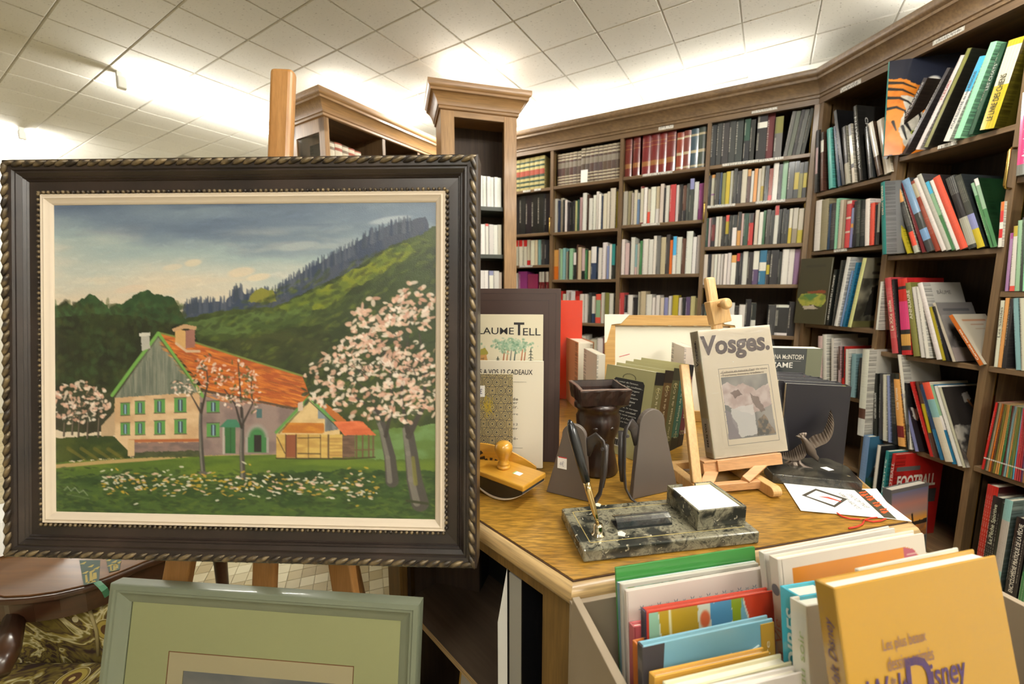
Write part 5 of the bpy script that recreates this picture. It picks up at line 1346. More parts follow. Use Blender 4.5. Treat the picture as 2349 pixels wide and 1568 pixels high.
# dark hardbacks on the right, covers to the front
byaw = -15.2; bd = Vector((math.sin(math.radians(15.2)), math.cos(math.radians(15.2)), 0))
hbase = Vector((0.7143, 1.042, zt)); off = 0.0
names_ = ['front', 'second', 'third', 'fourth', 'fifth', 'rearmost']
for i in range(6):
    t_ = 0.026
    r = facebook('hardback_book', standM(hbase + bd * off - Vector((0.012 * i * 0.9, 0, 0)), byaw, 0.0), 0.142, 0.207 + (0.002 if i % 2 else 0), t_, (30, 28, 36), 'blue-black hardback right of the easel, %s of the row behind the bird' % names_[i], spine='R', mat='cloth_book', group='blue-black hardbacks behind the bird') if 'cloth_book' in MAT else facebook('hardback_book', standM(hbase + bd * off - Vector((0.012 * i * 0.9, 0, 0)), byaw, 0.0), 0.142, 0.207 + (0.002 if i % 2 else 0), t_, (30, 28, 36), 'blue-black hardback right of the easel, %s of the row behind the bird' % names_[i], spine='R', mat='print', group='blue-black hardbacks behind the bird')
    m = MB(); m.box(0.132, 0.1395, 0.003, t_ - 0.003, 0.2025, 0.2036, col=rgb(206, 190, 90)); m.build('headband', MAT['print'], r)
    if i == 5:
        m = MB(); m.tube([(0.03, 0.01, 0.2045), (0.09, 0.012, 0.206), (0.125, 0.006, 0.2055), (0.14, -0.004, 0.204)], 0.0016, 6, flat=.5); m.build('ribbon', inkmat((190, 50, 44)), r)
    off += t_ + 0.002
a = at(1762, 797, 1.235); 
r = facebook('hardback_book', standM((a.x, 1.235, zt), byaw + 6, 0), 0.150, a.z - zt, 0.045, (52, 56, 58), 'dark jacketed novel with white capitals behind the blue-black hardbacks', spine='R', mat='printgloss', hard=False)
hh = a.z - zt
text('FIONA McINTOSH', 0.098, 0.0145, (0.002, -0.0003, hh - 0.034), (1, 0, 0), (0, 0, 1), (214, 208, 196), r, bold=0.008)
text("L'AME", 0.060, 0.017, (0.012, -0.0003, hh - 0.060), (1, 0, 0), (0, 0, 1), (224, 220, 210), r, bold=0.008)
m = MB(); m.box(0.004, 0.094, -0.0004, 0, hh - 0.0395, hh - 0.039); m.build('printed_rule', inkmat((190, 186, 176)), r)
m = MB(); m.box(0.108, 0.1502, -0.0005, 0.0, 0.02, hh - 0.001, col=rgb(104, 106, 86)); m.build('cover_panel', MAT['printgloss'], r)

# ------------------------------------------------------------------ bronze bird on a marble slab
MAT['marble2'] = marble('black_gold_marble', rgb(28, 27, 25), rgb(70, 66, 56), rgb(196, 176, 120), 16, 0.22)
MAT['bronze'] = plain('dark_bronze', rgb(104, 92, 82), 0.36, 0.6)
zbt = ZT + 0.022
pts = [onz(x, y, zbt) for x, y in ((1753, 1066), (1772, 1087), (1980, 1107), (1946, 1070), (1900, 1050), (1790, 1048))]
c0 = sum(pts, Vector()) / 6
bird = empty('bird_sculpture', Matrix.Translation((c0.x, c0.y, zt)), 'dark bronze gull with spread wings on a black and gold marble slab', 'sculpture')
BI = Matrix.Translation((-c0.x, -c0.y, -zt))
m = MB(); m.prism([(p.x, p.y) for p in pts], zt, zbt); m.build('marble_slab', MAT['marble2'], bird, BI, bevel=0.002)
YB = 0.965
def bp_(x, y, dy=0.0): return at(x, y, YB + dy)
def wing(lower, upper, n, label, depth):
    def interp(P_, t):
        k = t * (len(P_) - 1); i = min(int(k), len(P_) - 2); f = k - i
        # Catmull-Rom
        g = lambda j: P_[max(0, min(len(P_) - 1, j))]
        out = []
        for d_ in (0, 1):
            a_, b_, c_, e_ = g(i - 1)[d_], g(i)[d_], g(i + 1)[d_], g(i + 2)[d_]
            out.append(0.5 * ((2 * b_) + (-a_ + c_) * f + (2 * a_ - 5 * b_ + 4 * c_ - e_) * f * f + (-a_ + 3 * b_ - 3 * c_ + e_) * f ** 3))
        return out
    m = MB(); rows = []
    for i in range(n + 1):
        t = i / n; l = interp(lower, t); u = interp(upper, t); r_ = []
        for j in range(7):
            s_ = j / 6; x = l[0] + (u[0] - l[0]) * s_; y = l[1] + (u[1] - l[1]) * s_
            th_ = 0.006 * (1 - s_) * (1 - .6 * t) + 0.0012
            rid = 0.0016 * (1 if i % 2 else -1) * min(1, s_ * 1.6)
            r_.append((x, y, depth(t) - th_ + rid, depth(t) + th_ + rid))
        rows.append(r_)
    idx = {}
    for i, r_ in enumerate(rows):
        for j, (x, y, a_, b_) in enumerate(r_):
            idx[i, j, 0] = len(m.v); m.v.append(tuple(bp_(x, y, a_)))
            idx[i, j, 1] = len(m.v); m.v.append(tuple(bp_(x, y, b_)))
    for i in range(n):
        for j in range(6):
            m.face((idx[i, j, 0], idx[i + 1, j, 0], idx[i + 1, j + 1, 0], idx[i, j + 1, 0])); m.face((idx[i, j, 1], idx[i, j + 1, 1], idx[i + 1, j + 1, 1], idx[i + 1, j, 1]))
        m.face((idx[i, 0, 0], idx[i, 0, 1], idx[i + 1, 0, 1], idx[i + 1, 0, 0])); m.face((idx[i, 6, 0], idx[i + 1, 6, 0], idx[i + 1, 6, 1], idx[i, 6, 1]))
    for i in (0, n):
        for j in range(6): m.face((idx[i, j, 0], idx[i, j + 1, 0], idx[i, j + 1, 1], idx[i, j, 1]))
    return m.build('wing', MAT['bronze'], bird, BI)
wing([(1862, 1032), (1882, 1022), (1897, 1015), (1908, 1000), (1913, 980), (1912, 960), (1906, 938)], [(1850, 1010), (1866, 998), (1886, 991), (1895, 974), (1899, 960), (1902, 948), (1905.5, 937)], 30, 'r', lambda t: 0.0 + 0.02 * t)
wing([(1850, 1042), (1842, 1052), (1825, 1057), (1808, 1055), (1790, 1049), (1774, 1041)], [(1846, 1014), (1832, 1020), (1819, 1030), (1806, 1036), (1790, 1037), (1774, 1038)], 30, 'l', lambda t: 0.0 - 0.01 * t)
m = MB(); m.tube([bp_(1838, 998), bp_(1846, 1010), bp_(1854, 1024), bp_(1861, 1036, -.004), bp_(1867, 1044, -.006), bp_(1873, 1050, -.008), bp_(1876.5, 1058, -.008)], [0.004, 0.007, 0.0115, 0.0105, 0.007, 0.0055, 0.001], 12); m.build('body', MAT['bronze'], bird, BI, smooth=True)
m = MB()
for k in range(7):
    a0 = bp_(1842, 1004); tip = bp_(1827 + k * 3.8, 1001 - 4.5 * math.sin(math.pi * (k + .6) / 7.2) - k * 1.3, .002 * (k % 2)); m.tube([a0, a0.lerp(tip, .6), tip], [0.0025, 0.0034, 0.002], 6)
m.build('tail', MAT['bronze'], bird, BI, smooth=True)
m = MB(); m.tube([bp_(1762, 1071, .03), bp_(1778, 1074, .02), bp_(1800, 1068, .01), bp_(1815, 1060, .0), bp_(1826, 1052, 0)], [0.006, 0.009, 0.010, 0.008, 0.005], 10, flat=.8)
m.tube([bp_(1830, 1050, 0), bp_(1832, 1062, -.005), bp_(1842, 1073, -.01), bp_(1862, 1080, -.02), bp_(1888, 1088, -.03), bp_(1902, 1090, -.035)], [0.005, 0.008, 0.011, 0.011, 0.008, 0.003], 10, flat=.8)
m.tube([bp_(1818, 1056, 0), bp_(1822, 1068, 0), bp_(1826, 1080, 0)], [0.009, 0.012, 0.014], 10)
m.tube([bp_(1870, 1079, .01), bp_(1877, 1070, .01), bp_(1884, 1064, .01), bp_(1890, 1070, .005)], [0.006, 0.006, 0.003, 0.002], 8)
m.build('wave_support', MAT['bronze'], bird, BI, smooth=True)
q = [onz(x, y, zbt) for x, y in ((1881, 1072), (1896, 1070.5), (1914, 1078), (1901, 1080))]
m = MB(); m.add([(p.x, p.y, zbt + .0006) for p in q], [(3, 2, 1, 0)[::-1]]); m.build('price_tag', MAT['white_card'], bird, BI)
# ------------------------------------------------------------------ white bookmarks with red cord
def flat(name, pxs, z, mat, parent=None, M=None, thick=0.0008):
    ps = [onz(x, y, z) for x, y in pxs]
    area = sum(ps[i].x * ps[(i + 1) % len(ps)].y - ps[(i + 1) % len(ps)].x * ps[i].y for i in range(len(ps)))
    if area < 0: ps = ps[::-1]
    m = MB(); m.prism([(p.x, p.y) for p in ps], z - thick, z); return m.build(name, mat, parent, M)
z1, z2 = ZT + 0.0016, ZT + 0.0030
c0 = onz(1990, 1160, ZT)
cb2 = empty('folded_card', Matrix.Translation((c0.x, c0.y, zt)), 'plain white folded card under the one with orange characters', 'card')
flat('card_sheet', ((1960, 1121), (2011, 1120), (2035, 1152), (2092, 1195), (2040, 1189)), z1, MAT['white_card'], cb2, Matrix.Translation((-c0.x, -c0.y, -zt)))
c0 = onz(1920, 1145, ZT)
cb1 = empty('folded_card', Matrix.Translation((c0.x, c0.y, zt)), 'white folded card with black diamond picture, orange characters and red cord', 'card')
CI = Matrix.Translation((-c0.x, -c0.y, -zt))
flat('card_sheet', ((1797, 1107), (1958, 1121), (1985, 1123), (2057, 1190), (1837, 1170)), z2, MAT['white_card'], cb1, CI)
flat('dark_strip', ((1957, 1120.6), (1984, 1122.6), (2057, 1189.5), (2028, 1186)), z2 + .0003, inkmat((58, 52, 32)), cb1, CI, .0003)
flat('picture_frame', ((1839, 1135), (1871, 1120), (1944, 1144), (1915, 1163)), z2 + .0003, inkmat((62, 56, 44)), cb1, CI, .0003)
flat('picture_field', ((1850, 1136.5), (1872, 1124.5), (1932, 1144), (1913, 1158)), z2 + .0006, MAT['white_card'], cb1, CI, .0003)
flat('picture_figure', ((1878, 1138), (1900, 1139), (1930, 1149), (1928, 1150), (1898, 1142)), z2 + .0009, inkmat((206, 60, 36)), cb1, CI, .0003)
for k, (x, y) in enumerate(((1981, 1132), (1996, 1142), (2012, 1156), (2028, 1171))):
    for j, (dx, dy) in enumerate(((-6, -3), (2, -4), (-3, 2), (6, 1), (1, 4))):
        flat('orange_character', ((x + dx - 5, y + dy), (x + dx + 3, y + dy - 2.2), (x + dx + 5, y + dy), (x + dx - 2, y + dy + 2.4)), z2 + .0006 + .00002 * j, inkmat((214, 80, 24)), cb1, CI, .0002)
def tabtext(s, pa, pb, hpx, mat, parent, MI, z):
    a = onz(*pa, z); b = onz(*pb, z); ex = (b - a); L = ex.length; ex.normalize(); ey = Vector((-ex.y, ex.x, 0))
    vs, fs = text_geo(s, L, hpx); m = MB(); m.add(vs, fs, None, None, frame(a + Vector((0, 0, .0002)), ex, ey, Vector((0, 0, 1)))); return m.build('lettering', mat, parent, MI)
tabtext('GUNTER WUBBEN', (1978, 1168), (1930, 1130), .0085, inkmat((90, 86, 80)), cb1, CI, z2)
tabtext('EINLADUNG', (1996, 1164), (1952, 1133), .010, inkmat((110, 106, 100)), cb1, CI, z2)
m = MB()
m.tube([onz(x, y, ZT + .003) for x, y in ((1920, 1176), (1932, 1184), (1950, 1189), (1970, 1190), (1983, 1192), (1978, 1202), (1964, 1208), (1947, 1211))], 0.0016, 6)
m.tube([onz(x, y, ZT + .003) for x, y in ((1983, 1192), (2003, 1196), (2020, 1194), (2032, 1189))], 0.0015, 6)
m.tube([onz(x, y, ZT + .003) for x, y in ((1983, 1192), (1995, 1188), (2012, 1186))], 0.0013, 6)
m.build('red_cord', inkmat((206, 48, 22)), cb1, CI, smooth=True)
# ------------------------------------------------------------------ books on the right wing
NR1, NR2, NR3 = 'corner bay', 'tiger-book bay', 'rightmost bay'
def wpx(x, y, prot=0.0):
    q = IW @ onplane(x, y, P0 - NW * prot, NW); return q.x, q.z
WB = {}
class Z:
    def __init__(s, sc, ox, oy): s.sc, s.ox, s.oy = sc, ox, oy
    def __call__(s, p): return (s.ox + p[0] / s.sc, s.oy + p[1] / s.sc)
def wrow(zm, z, items, shelf, bay, prot=0.0, depth=0.19, mat='gloss', hmax=None, name='hardback_book', binding='hardback', smin=None, smax=None):
    rnd = random.Random(int(z * 977) + len(items))
    out = []; n = 0; nb = len(items); last = None
    for it in items:
        code, bl, br, tl = it[:4]; opt = it[4] if len(it) > 4 else {}
        n += 1
        pr = opt.get('prot', prot)
        s0, z0 = wpx(*zm(bl), pr); s1, _ = wpx(*zm((br[0], bl[1] if False else br[1])), pr); st, zt_ = wpx(*zm(tl), pr)
        if opt.get('ontop'): z0 = z
        lean = math.degrees(math.atan2(st - s0, zt_ - z0)); h = math.hypot(st - s0, zt_ - z0)
        if 'h' in opt: h = opt['h']
        if 'lean' in opt: lean = opt['lean']
        if hmax: h = min(h, hmax)
        c = math.cos(math.radians(lean)); t = max(0.005, (s1 - s0) * c)
        if 't' in opt: t = opt['t']
        segs, cols = make_segs(code, rnd)
        if opt.get('notitle'): segs = [(a, b_, cc, False) for a, b_, cc, _ in segs]
        dep = opt.get('d', depth + rnd.uniform(-.01, .01))
        bm = book_mesh(t, dep, h, segs, hard=opt.get('hard', t > 0.014), cover=opt.get('cover'), bulge=opt.get('bulge', 0.002 if t > .016 else 0.0))
        dz = 0.0008 + (math.sin(math.radians(lean)) * t if lean > 0 else 0.0)
        o = bm.build(opt.get('name', name), MAT[opt.get('mat', mat)], None, place(WING, s0, z + dz, -pr + 0.001, lean) @ Matrix.Rotation(math.radians(opt.get('yaw', 0.0)), 4, 'Z'))
        pos = 'leftmost' if n == 1 else ('rightmost' if n == nb else ORD[n] + ' from left')
        size = 'slim ' if t < 0.012 else ('thick ' if t > 0.034 else '')
        tag(o, opt.get('label', '%s%s %s, %s on %s, %s' % (size, colname(cols), binding, pos, shelf, bay)), 'book', 'books on the %s of the %s' % (shelf, bay))
        o['_t'] = t; o['_h'] = h; o['_d'] = dep
        if 'text' in opt:
            tx, z0_, ln, th_, col = opt['text'][:5]
            text(tx, ln * h, th_ * t, (t * (.5 + th_ / 2), -0.0012 - (0.002 if t > .016 else 0), z0_ * h), (0, 0, 1), (-1, 0, 0), col, o, 'spine_title', bold=opt['text'][5] if len(opt['text']) > 5 else 0.0)
        out.append(o)
    return out
def cover_on(o, P, mat='printgloss', inset=0.0):
    """picture on the right-hand board of a shelved book"""
    t, h, d = o['_t'], o['_h'], o['_d']
    return P.obj('cover_print', MAT[mat], o, (t + 0.0005, inset, inset), (0, 1, 0), (0, 0, 1), d - 2 * inset, h - 2 * inset)
D = lambda **k: k
z8 = Z(6.533, 1850, 220)
r = wrow(z8, 1.720, [
 ('k|p.72|k.3', (115, 1420), (195, 1400), (150, 490), D(t=.016)), ('K|W.86|D.66', (205, 1395), (275, 1380), (215, 520), D(t=.017)), ('q', (335, 1370), (420, 1350), (305, 480), D(t=.022)),
 ('N', (470, 1330), (530, 1310), (405, 430), D(t=.013)), ('K', (535, 1300), (600, 1285), (405, 190), D(t=.016, cover=(26, 26, 28))), ('k|G.36', (590, 1270), (690, 1245), (530, 420), D(t=.022)),
 ('k|w.8|k.32|w.25', (690, 1250), (750, 1230), (625, 380), D(t=.014)), ('K', (790, 1230), (850, 1215), (700, 120), D(t=.018, text=('ALBERT KAHN', .15, .7, .5, (190, 190, 186)))), ('k', (930, 1225), (1030, 1210), (870, 470), D(t=.02)),
 ('W|D.36', (1060, 1215), (1150, 1190), (915, 430), D(t=.022)), ('w', (1165, 1200), (1290, 1160), (1050, 400), D(t=.03, notitle=1))], 'top shelf', NR1, prot=.012, depth=.23)
o = r[7]; text('CHRONIQUE', .22, .02, (o['_t'] + .0006, .035, o['_h'] * .84), (0, 0, -1), (0, 1, 0), (206, 204, 198), o, 'cover_title', bold=.02)
z3 = Z(9.8, 1840, 440)
wrow(z3, 1.418, [
 ('W', (255, 1330), (385, 1320), (315, 205)), ('d', (390, 1310), (545, 1300), (445, 180)), ('N', (550, 1295), (605, 1290), (615, 270)), ('k', (608, 1295), (705, 1280), (668, 260)), ('m', (708, 1290), (775, 1285), (770, 160)),
 ('w', (780, 1285), (860, 1280), (860, 195)), ('d', (870, 1280), (930, 1270), (935, 195)), ('w|X.94|w.66|X.62|w.36|X.32', (938, 1265), (1045, 1240), (1010, 220)), ('V|o.6|V.5', (1050, 1235), (1110, 1230), (1120, 345)), ('K', (1115, 1235), (1185, 1225), (1180, 200)),
 ('k', (1192, 1225), (1280, 1215), (1230, 185)), ('K', (1288, 1215), (1388, 1210), (1340, 180)), ('W', (1402, 1225), (1500, 1215), (1420, 180)), ('C', (1505, 1215), (1605, 1205), (1535, 270)), ('K', (1620, 1200), (1652, 1195), (1650, 300)), ('W|k.3', (1657, 1195), (1720, 1190), (1700, 260))],
 'second shelf', NR1, prot=0.005, depth=.17, mat='spine', name='paperback', binding='paperback')
z6 = Z(6.525, 1780, 560)
r = wrow(z6, 1.036, [
 ('K', (745, 1190), (830, 1200), (870, 360), D(t=.016, text=('LES COULEURS DE LA FRANCE', .1, .8, .5, (220, 216, 206), .02))), ('k', (830, 1210), (860, 1215), (975, 235), D(t=.009)), ('W', (865, 1235), (925, 1240), (1060, 210), D(t=.018)), ('b', (950, 1240), (985, 1240), (1125, 410), D(t=.010)),
 ('B', (987, 1240), (1050, 1240), (1195, 285), D(t=.014)), ('y', (1068, 1250), (1140, 1250), (1300, 220), D(t=.018, d=.21, cover=(96, 92, 76))), ('W', (1490, 1270), (1525, 1270), (1565, 550), D(t=.010))], 'third shelf', NR1, prot=.01, depth=.20)
P = Paint(60, 90, 0, 0, 6, 9, seed=5, bg=(120, 116, 100)); P.tex([(0, 0), (6, 0), (6, 9), (0, 9)], (60, 58, 50), (136, 130, 112), 1.6, 1.6); P.poly([(0, 0), (6, 0), (6, 2.6), (0, 2.6)], (128, 122, 104)); P.line([(0, 2.7), (6, 2.7)], .08, (50, 48, 40))
P.line([(2, .8), (5.2, .8)], .3, (70, 66, 56)); P.line([(1.6, 1.9), (5.6, 1.9)], .35, (66, 62, 54)); P.poly([(0, 8.2), (6, 8.2), (6, 9), (0, 9)], (104, 100, 60)); P.poly([(2, 3.6), (3.4, 3.3), (3.8, 5), (3.2, 7.4), (1.6, 7.6), (1.8, 5)], (44, 42, 38), .3)
cover_on(r[5], P)
z5 = Z(6.273, 1850, 770)
wrow(z5, 0.70, [('p', (130, 930), (195, 930), (150, 185)), ('W', (215, 940), (325, 940), (212, 150), D(t=.022)), ('W', (335, 945), (390, 945), (340, 180), D(t=.014)), ('D|p.5', (440, 950), (475, 950), (445, 270), D(t=.009)), ('K|R.35', (490, 955), (530, 955), (505, 265), D(t=.010)),
 ('W', (540, 955), (605, 955), (552, 290), D(t=.016)), ('t', (615, 960), (715, 960), (640, 345), D(t=.022)), ('k', (725, 960), (770, 965), (758, 370), D(t=.010))], 'fourth shelf', NR1, prot=.005, depth=.2, mat='spine', name='paperback', binding='paperback', hmax=.315)
# large olive album face-out at the corner upright
a = at(1845, 594, 2.0); pl_ = P0 - NW * 0.05
q0 = onplane(1846, 598, P0 - NW * .035 - DM * 0.0, NM); 
fo = facebook('picture_book', WING @ Matrix.Translation((0.005, -0.045, 1.0368)) @ Matrix.Rotation(math.radians(12), 4, 'Z') @ Matrix.Rotation(math.radians(-3), 4, 'X'), 0.155, 0.345, 0.014, (58, 54, 32), 'olive album face-out against the corner upright with a green map shape', mat='print')
P = Paint(60, 130, 0, 0, 6, 13, seed=6, bg=(58, 54, 32)); P.tex([(.3, 8.2), (1, 7.2), (3, 6.8), (5.6, 7.2), (5.8, 8.4), (5, 9.6), (3.4, 9.2), (1.6, 9.6), (.8, 9)], (96, 116, 44), (150, 146, 60), 1, 1, .2)
P.poly([(1.4, 7.4), (3.4, 6.9), (4.4, 7.4), (2.6, 8.4)], (70, 110, 60), .2); P.poly([(1.3, 9.4), (3.6, 9.3), (4.4, 9.9), (1.8, 10.2)], (170, 156, 140), .2); P.poly([(2.0, 6.6), (5.6, 6.3), (5.6, 6.9), (2.2, 7.0)], (120, 60, 30), .15); P.line([(1.4, 1.6), (4.8, 1.6)], .5, (50, 46, 28))
P.obj('cover_print', MAT['print'], fo, (0.0, -0.0006, 0.0), (1, 0, 0), (0, 0, 1), 0.155, 0.345)
# --- bay with the tiger book
zA = Z(5.407, 2010, 80)
r = wrow(zA, 1.783, [
 ('q', (85, 1400), (120, 1400), (160, 228), D(t=.009, prot=.075, d=.24, yaw=-24, notitle=1, cover=(34, 36, 50), label='large book with a tiger face on its cover, leftmost on the top shelf')),
 ('K', (95, 1440), (140, 1445), (600, 425), D(t=.016, cover=(48, 40, 34), text=('LA VIE SAUVAGE', .45, .5, .4, (200, 196, 190)))), ('k', (320, 1460), (365, 1455), (880, 395), D(t=.012)), ('W', (490, 1385), (555, 1385), (1050, 215), D(t=.016, text=('FLEURS', .55, .2, .5, (170, 60, 70)))),
 ('L', (585, 1390), (645, 1390), (1128, 165), D(t=.016, cover=(36, 34, 28))), ('S|W.6', (830, 1318), (905, 1320), (1280, 268), D(t=.019, text=('ATLAS ILLUSTRÉ de nos RÉGIONS', .15, .68, .55, (64, 70, 84), .01))), ('m', (962, 1280), (1040, 1280), (1418, 92), D(t=.019)),
 ('F', (1130, 1258), (1185, 1260), (1548, 130), D(t=.015, text=('LES CHATS', .5, .28, .5, (200, 200, 196)))), ('Y|w.93|Y.5', (1278, 1208), (1440, 1203), (1640, 100), D(t=.040, cover=(86, 78, 22), text=('LE LIVRE DES CHIENS', .1, .52, .42, (70, 64, 40), .01)))],
 'top shelf', NR2, prot=.02, depth=.24, hmax=.39)
P = Paint(110, 170, 0, 0, 11, 17, seed=8, bg=(30, 34, 48))
P.tex([(0, 3.2), (3, 3.6), (5, 5), (7.2, 4.8), (9.4, 6.6), (9.6, 11), (8, 17), (0, 17)], (196, 110, 30), (214, 134, 50), 2, 2, .25)
P.tex([(2.2, 6.4), (4.8, 7), (6, 10), (5.6, 14), (3.4, 16), (2.2, 12), (3.2, 9)], (206, 200, 186), (170, 164, 150), 1, 1, .3)
for pts_ in ([(0, 3.9), (2.4, 4.2), (4.6, 5.4)], [(0, 5.0), (2.4, 5.4), (4.4, 6.6)], [(0, 6.6), (2.0, 6.8), (3.4, 7.6), (4.6, 8.8)], [(0, 8.6), (1.6, 8.4), (3.0, 9.2), (3.4, 10.2)], [(1.2, 11), (1.8, 12.6)], [(4.8, 8.4), (5.6, 10.6), (5.4, 12.4)], [(3.4, 11.6), (4.6, 13.6)], [(2.8, 12), (3.6, 14.4)], [(6, 8), (6.6, 10)], [(7.4, 7.4), (8.2, 9)]): P.line(pts_, .55, (26, 24, 24), .2)
P.dab(7.2, 4.4, 1.2, .9, (214, 210, 200)); P.dab(7.4, 4.7, .7, .5, (60, 54, 50)); P.dab(4.6, 13.2, .5, .4, (140, 150, 60)); P.dab(4.6, 13.2, .2, .25, (10, 10, 10))
cover_on(r[0], P)
zB = Z(6.533, 2010, 370)
r = wrow(zB, 1.366, [
 ('T', (88, 1410), (165, 1405), (62, 335), D(t=.024, prot=.06, yaw=-18, notitle=1, cover=(92, 92, 92), text=('DEUX SÈVRES', .55, .4, .5, (214, 206, 186), .03), label='upright teal book with grey cover, leftmost below the tiger book')),
 ('k|Y.62', (482, 1225), (522, 1222), (268, 585), D(t=.012, h=.245)), ('Y|o.94|k.74|C.3|G.1', (575, 1340), (635, 1345), (278, 335), D(t=.017)), ('r', (690, 1350), (745, 1345), (372, 310), D(t=.012)), ('b|k.52|b.3|k.15', (765, 1330), (875, 1325), (385, 268), D(t=.028)), ('Z|I.96|Z.76', (892, 1325), (960, 1325), (512, 285), D(t=.017)),
 ('W', (985, 1320), (1050, 1310), (556, 248), D(t=.017)), ('G', (1055, 1310), (1122, 1300), (607, 188), D(t=.017, cover=(70, 68, 70))), ('S|e.82|E.5', (1135, 1285), (1182, 1300), (737, 270), D(t=.013)), ('W', (1192, 1310), (1252, 1300), (797, 278), D(t=.016, notitle=1)), ('C', (1262, 1300), (1350, 1270), (848, 232), D(t=.024, cover=(40, 36, 36))),
 ('k|K.75|G.42|k.05', (1388, 1285), (1505, 1280), (1042, 232), D(t=.028)), ('k|V.45|Y.25', (1515, 1285), (1595, 1280), (1165, 215), D(t=.022, cover=(46, 50, 52))), ('e|E.8', (1715, 1250), (1750, 1250), (1418, 292), D(t=.010)), ('W|e.9|E.55', (1753, 1245), (1798, 1240), (1463, 228), D(t=.013, d=.22, cover=(22, 52, 28))),
 ('O|R.8|W.55|R.4|W.2', (1818, 1280), (1865, 1275), (1868, 602), D(t=.010))], 'second shelf', NR2, prot=.012, depth=.2)
o = r[14]; text('Suisses', .06, .012, (o['_t'] + .0006, .10, o['_h'] * .68), (0, 1, 0), (0, 0, 1), (150, 160, 150), o, 'cover_title')
zC = Z(6.818, 2010, 620)
r = wrow(zC, 0.940, [
 ('X', (245, 1325), (345, 1320), (128, 152), D(t=.024, text=('Le XXe siècle', .3, .4, .5, (224, 206, 180), .02))), ('K', (352, 1320), (392, 1320), (238, 152), D(t=.010)), ('R|K.9|R.86|P.7|K.33|o.27|K.12|R.06', (400, 1330), (560, 1335), (330, 150), D(t=.036, notitle=1)), ('L', (585, 1345), (678, 1345), (442, 202), D(t=.022, text=('ANNUAIRE', .5, .4, .5, (220, 214, 186), .02))),
 ('W', (700, 1360), (768, 1365), (552, 262), D(t=.016)), ('W', (775, 1370), (830, 1375), (622, 255), D(t=.014)), ('W', (945, 1395), (1018, 1395), (640, 205), D(t=.018, cover=(178, 174, 166))), ('Y', (1035, 1410), (1082, 1415), (822, 575), D(t=.011)), ('K', (1095, 1408), (1145, 1412), (868, 560), D(t=.012)),
 ('w', (1190, 1455), (1235, 1455), (872, 538), D(t=.011, d=.18, cover=(106, 102, 100))), ('O', (1612, 1480), (1668, 1472), (1128, 702), D(t=.014, d=.16, cover=(176, 166, 148), text=('Carnets secrets', .1, .6, .5, (240, 226, 206), .02)))], 'third shelf', NR2, prot=.015, depth=.19)
text('BÂUME', .07, .02, (r[6]['_t'] + .0006, .06, r[6]['_h'] * .84), (0, 1, 0), (0, 0, 1), (96, 92, 90), r[6], 'cover_title')
P = Paint(60, 90, 0, 0, 6, 9, seed=15, bg=(110, 106, 104)); P.tex([(0, 2), (6, 2), (6, 7), (0, 7)], (60, 56, 56), (126, 120, 116), 1.2, 2.4, .3); P.poly([(0, 7), (6, 7), (6, 9), (0, 9)], (140, 128, 124)); P.line([(1, 1.2), (5, 1.2)], .4, (84, 82, 84)); P.poly([(2, 3.4), (2.6, 3.2), (3, 6.6), (2.2, 6.8)], (38, 36, 36), .2)
cover_on(r[9], P)
P = Paint(60, 90, 0, 0, 6, 9, seed=16, bg=(176, 166, 148))
for a_ in range(7): P.line([(4.6, 6.6), (4.6 + 1.8 * math.cos(a_ * .7 + 1.6), 6.6 + 2.0 * math.sin(a_ * .7 + 1.6))], .7, (156, 82, 30), .1)
P.line([(1.2, 1.2), (5.2, 1.2)], .32, (170, 120, 90)); P.line([(2.2, 2.0), (4.4, 2.0)], .22, (160, 130, 110)); P.line([(2.6, 2.8), (4.2, 2.8)], .16, (160, 140, 120))
cover_on(r[10], P)
zD = Z(6.533, 1990, 840)
r = wrow(zD, 0.548, [
 ('W|D.32|W.2', (-160, 1050), (-75, 1060), (-85, -90), D(t=.030, prot=.06, notitle=1, cover=(186, 182, 172), h=.40)), ('K', (85, 1065), (150, 1070), (92, 108), D(t=.016, text=('HISTOIRE DE L\'EUROPE', .3, .4, .5, (210, 208, 200), .02))), ('k', (160, 1095), (215, 1100), (182, 112), D(t=.014)), ('w', (225, 1115), (285, 1130), (226, 128), D(t=.016)), ('V', (305, 1150), (345, 1165), (287, 152), D(t=.010)),
 ('K', (372, 1190), (440, 1200), (332, 148), D(t=.017)), ('K|o.92|r.28|o.12', (455, 1235), (560, 1240), (368, 152), D(t=.026, text=('Une Vosges', .5, .3, .5, (240, 220, 190), .02))), ('K', (585, 1245), (640, 1255), (545, 260), D(t=.012)), ('W', (610, 1260), (660, 1270), (478, 128), D(t=.014, notitle=1, cover=(178, 174, 164), h=.40)), ('V', (700, 1365), (762, 1365), (492, 503), D(t=.014, d=.17, cover=(40, 38, 44))),
 ('R', (935, 1362), (985, 1362), (628, 245), D(t=.012)), ('D|Y.7|D.32', (990, 1357), (1050, 1362), (712, 218), D(t=.015)), ('N|B.4', (1090, 1402), (1140, 1412), (768, 278), D(t=.012)), ('C|t.78|w.55', (1160, 1452), (1262, 1462), (812, 272), D(t=.026)), ('e|W.6|B.42', (1270, 1457), (1335, 1452), (927, 272), D(t=.015)), ('W', (1352, 1482), (1420, 1482), (982, 287), D(t=.016)),
 ('w', (1425, 1482), (1470, 1482), (1062, 282), D(t=.011, d=.2, cover=(46, 42, 40)))], 'fourth shelf', NR2, prot=.02, depth=.2)
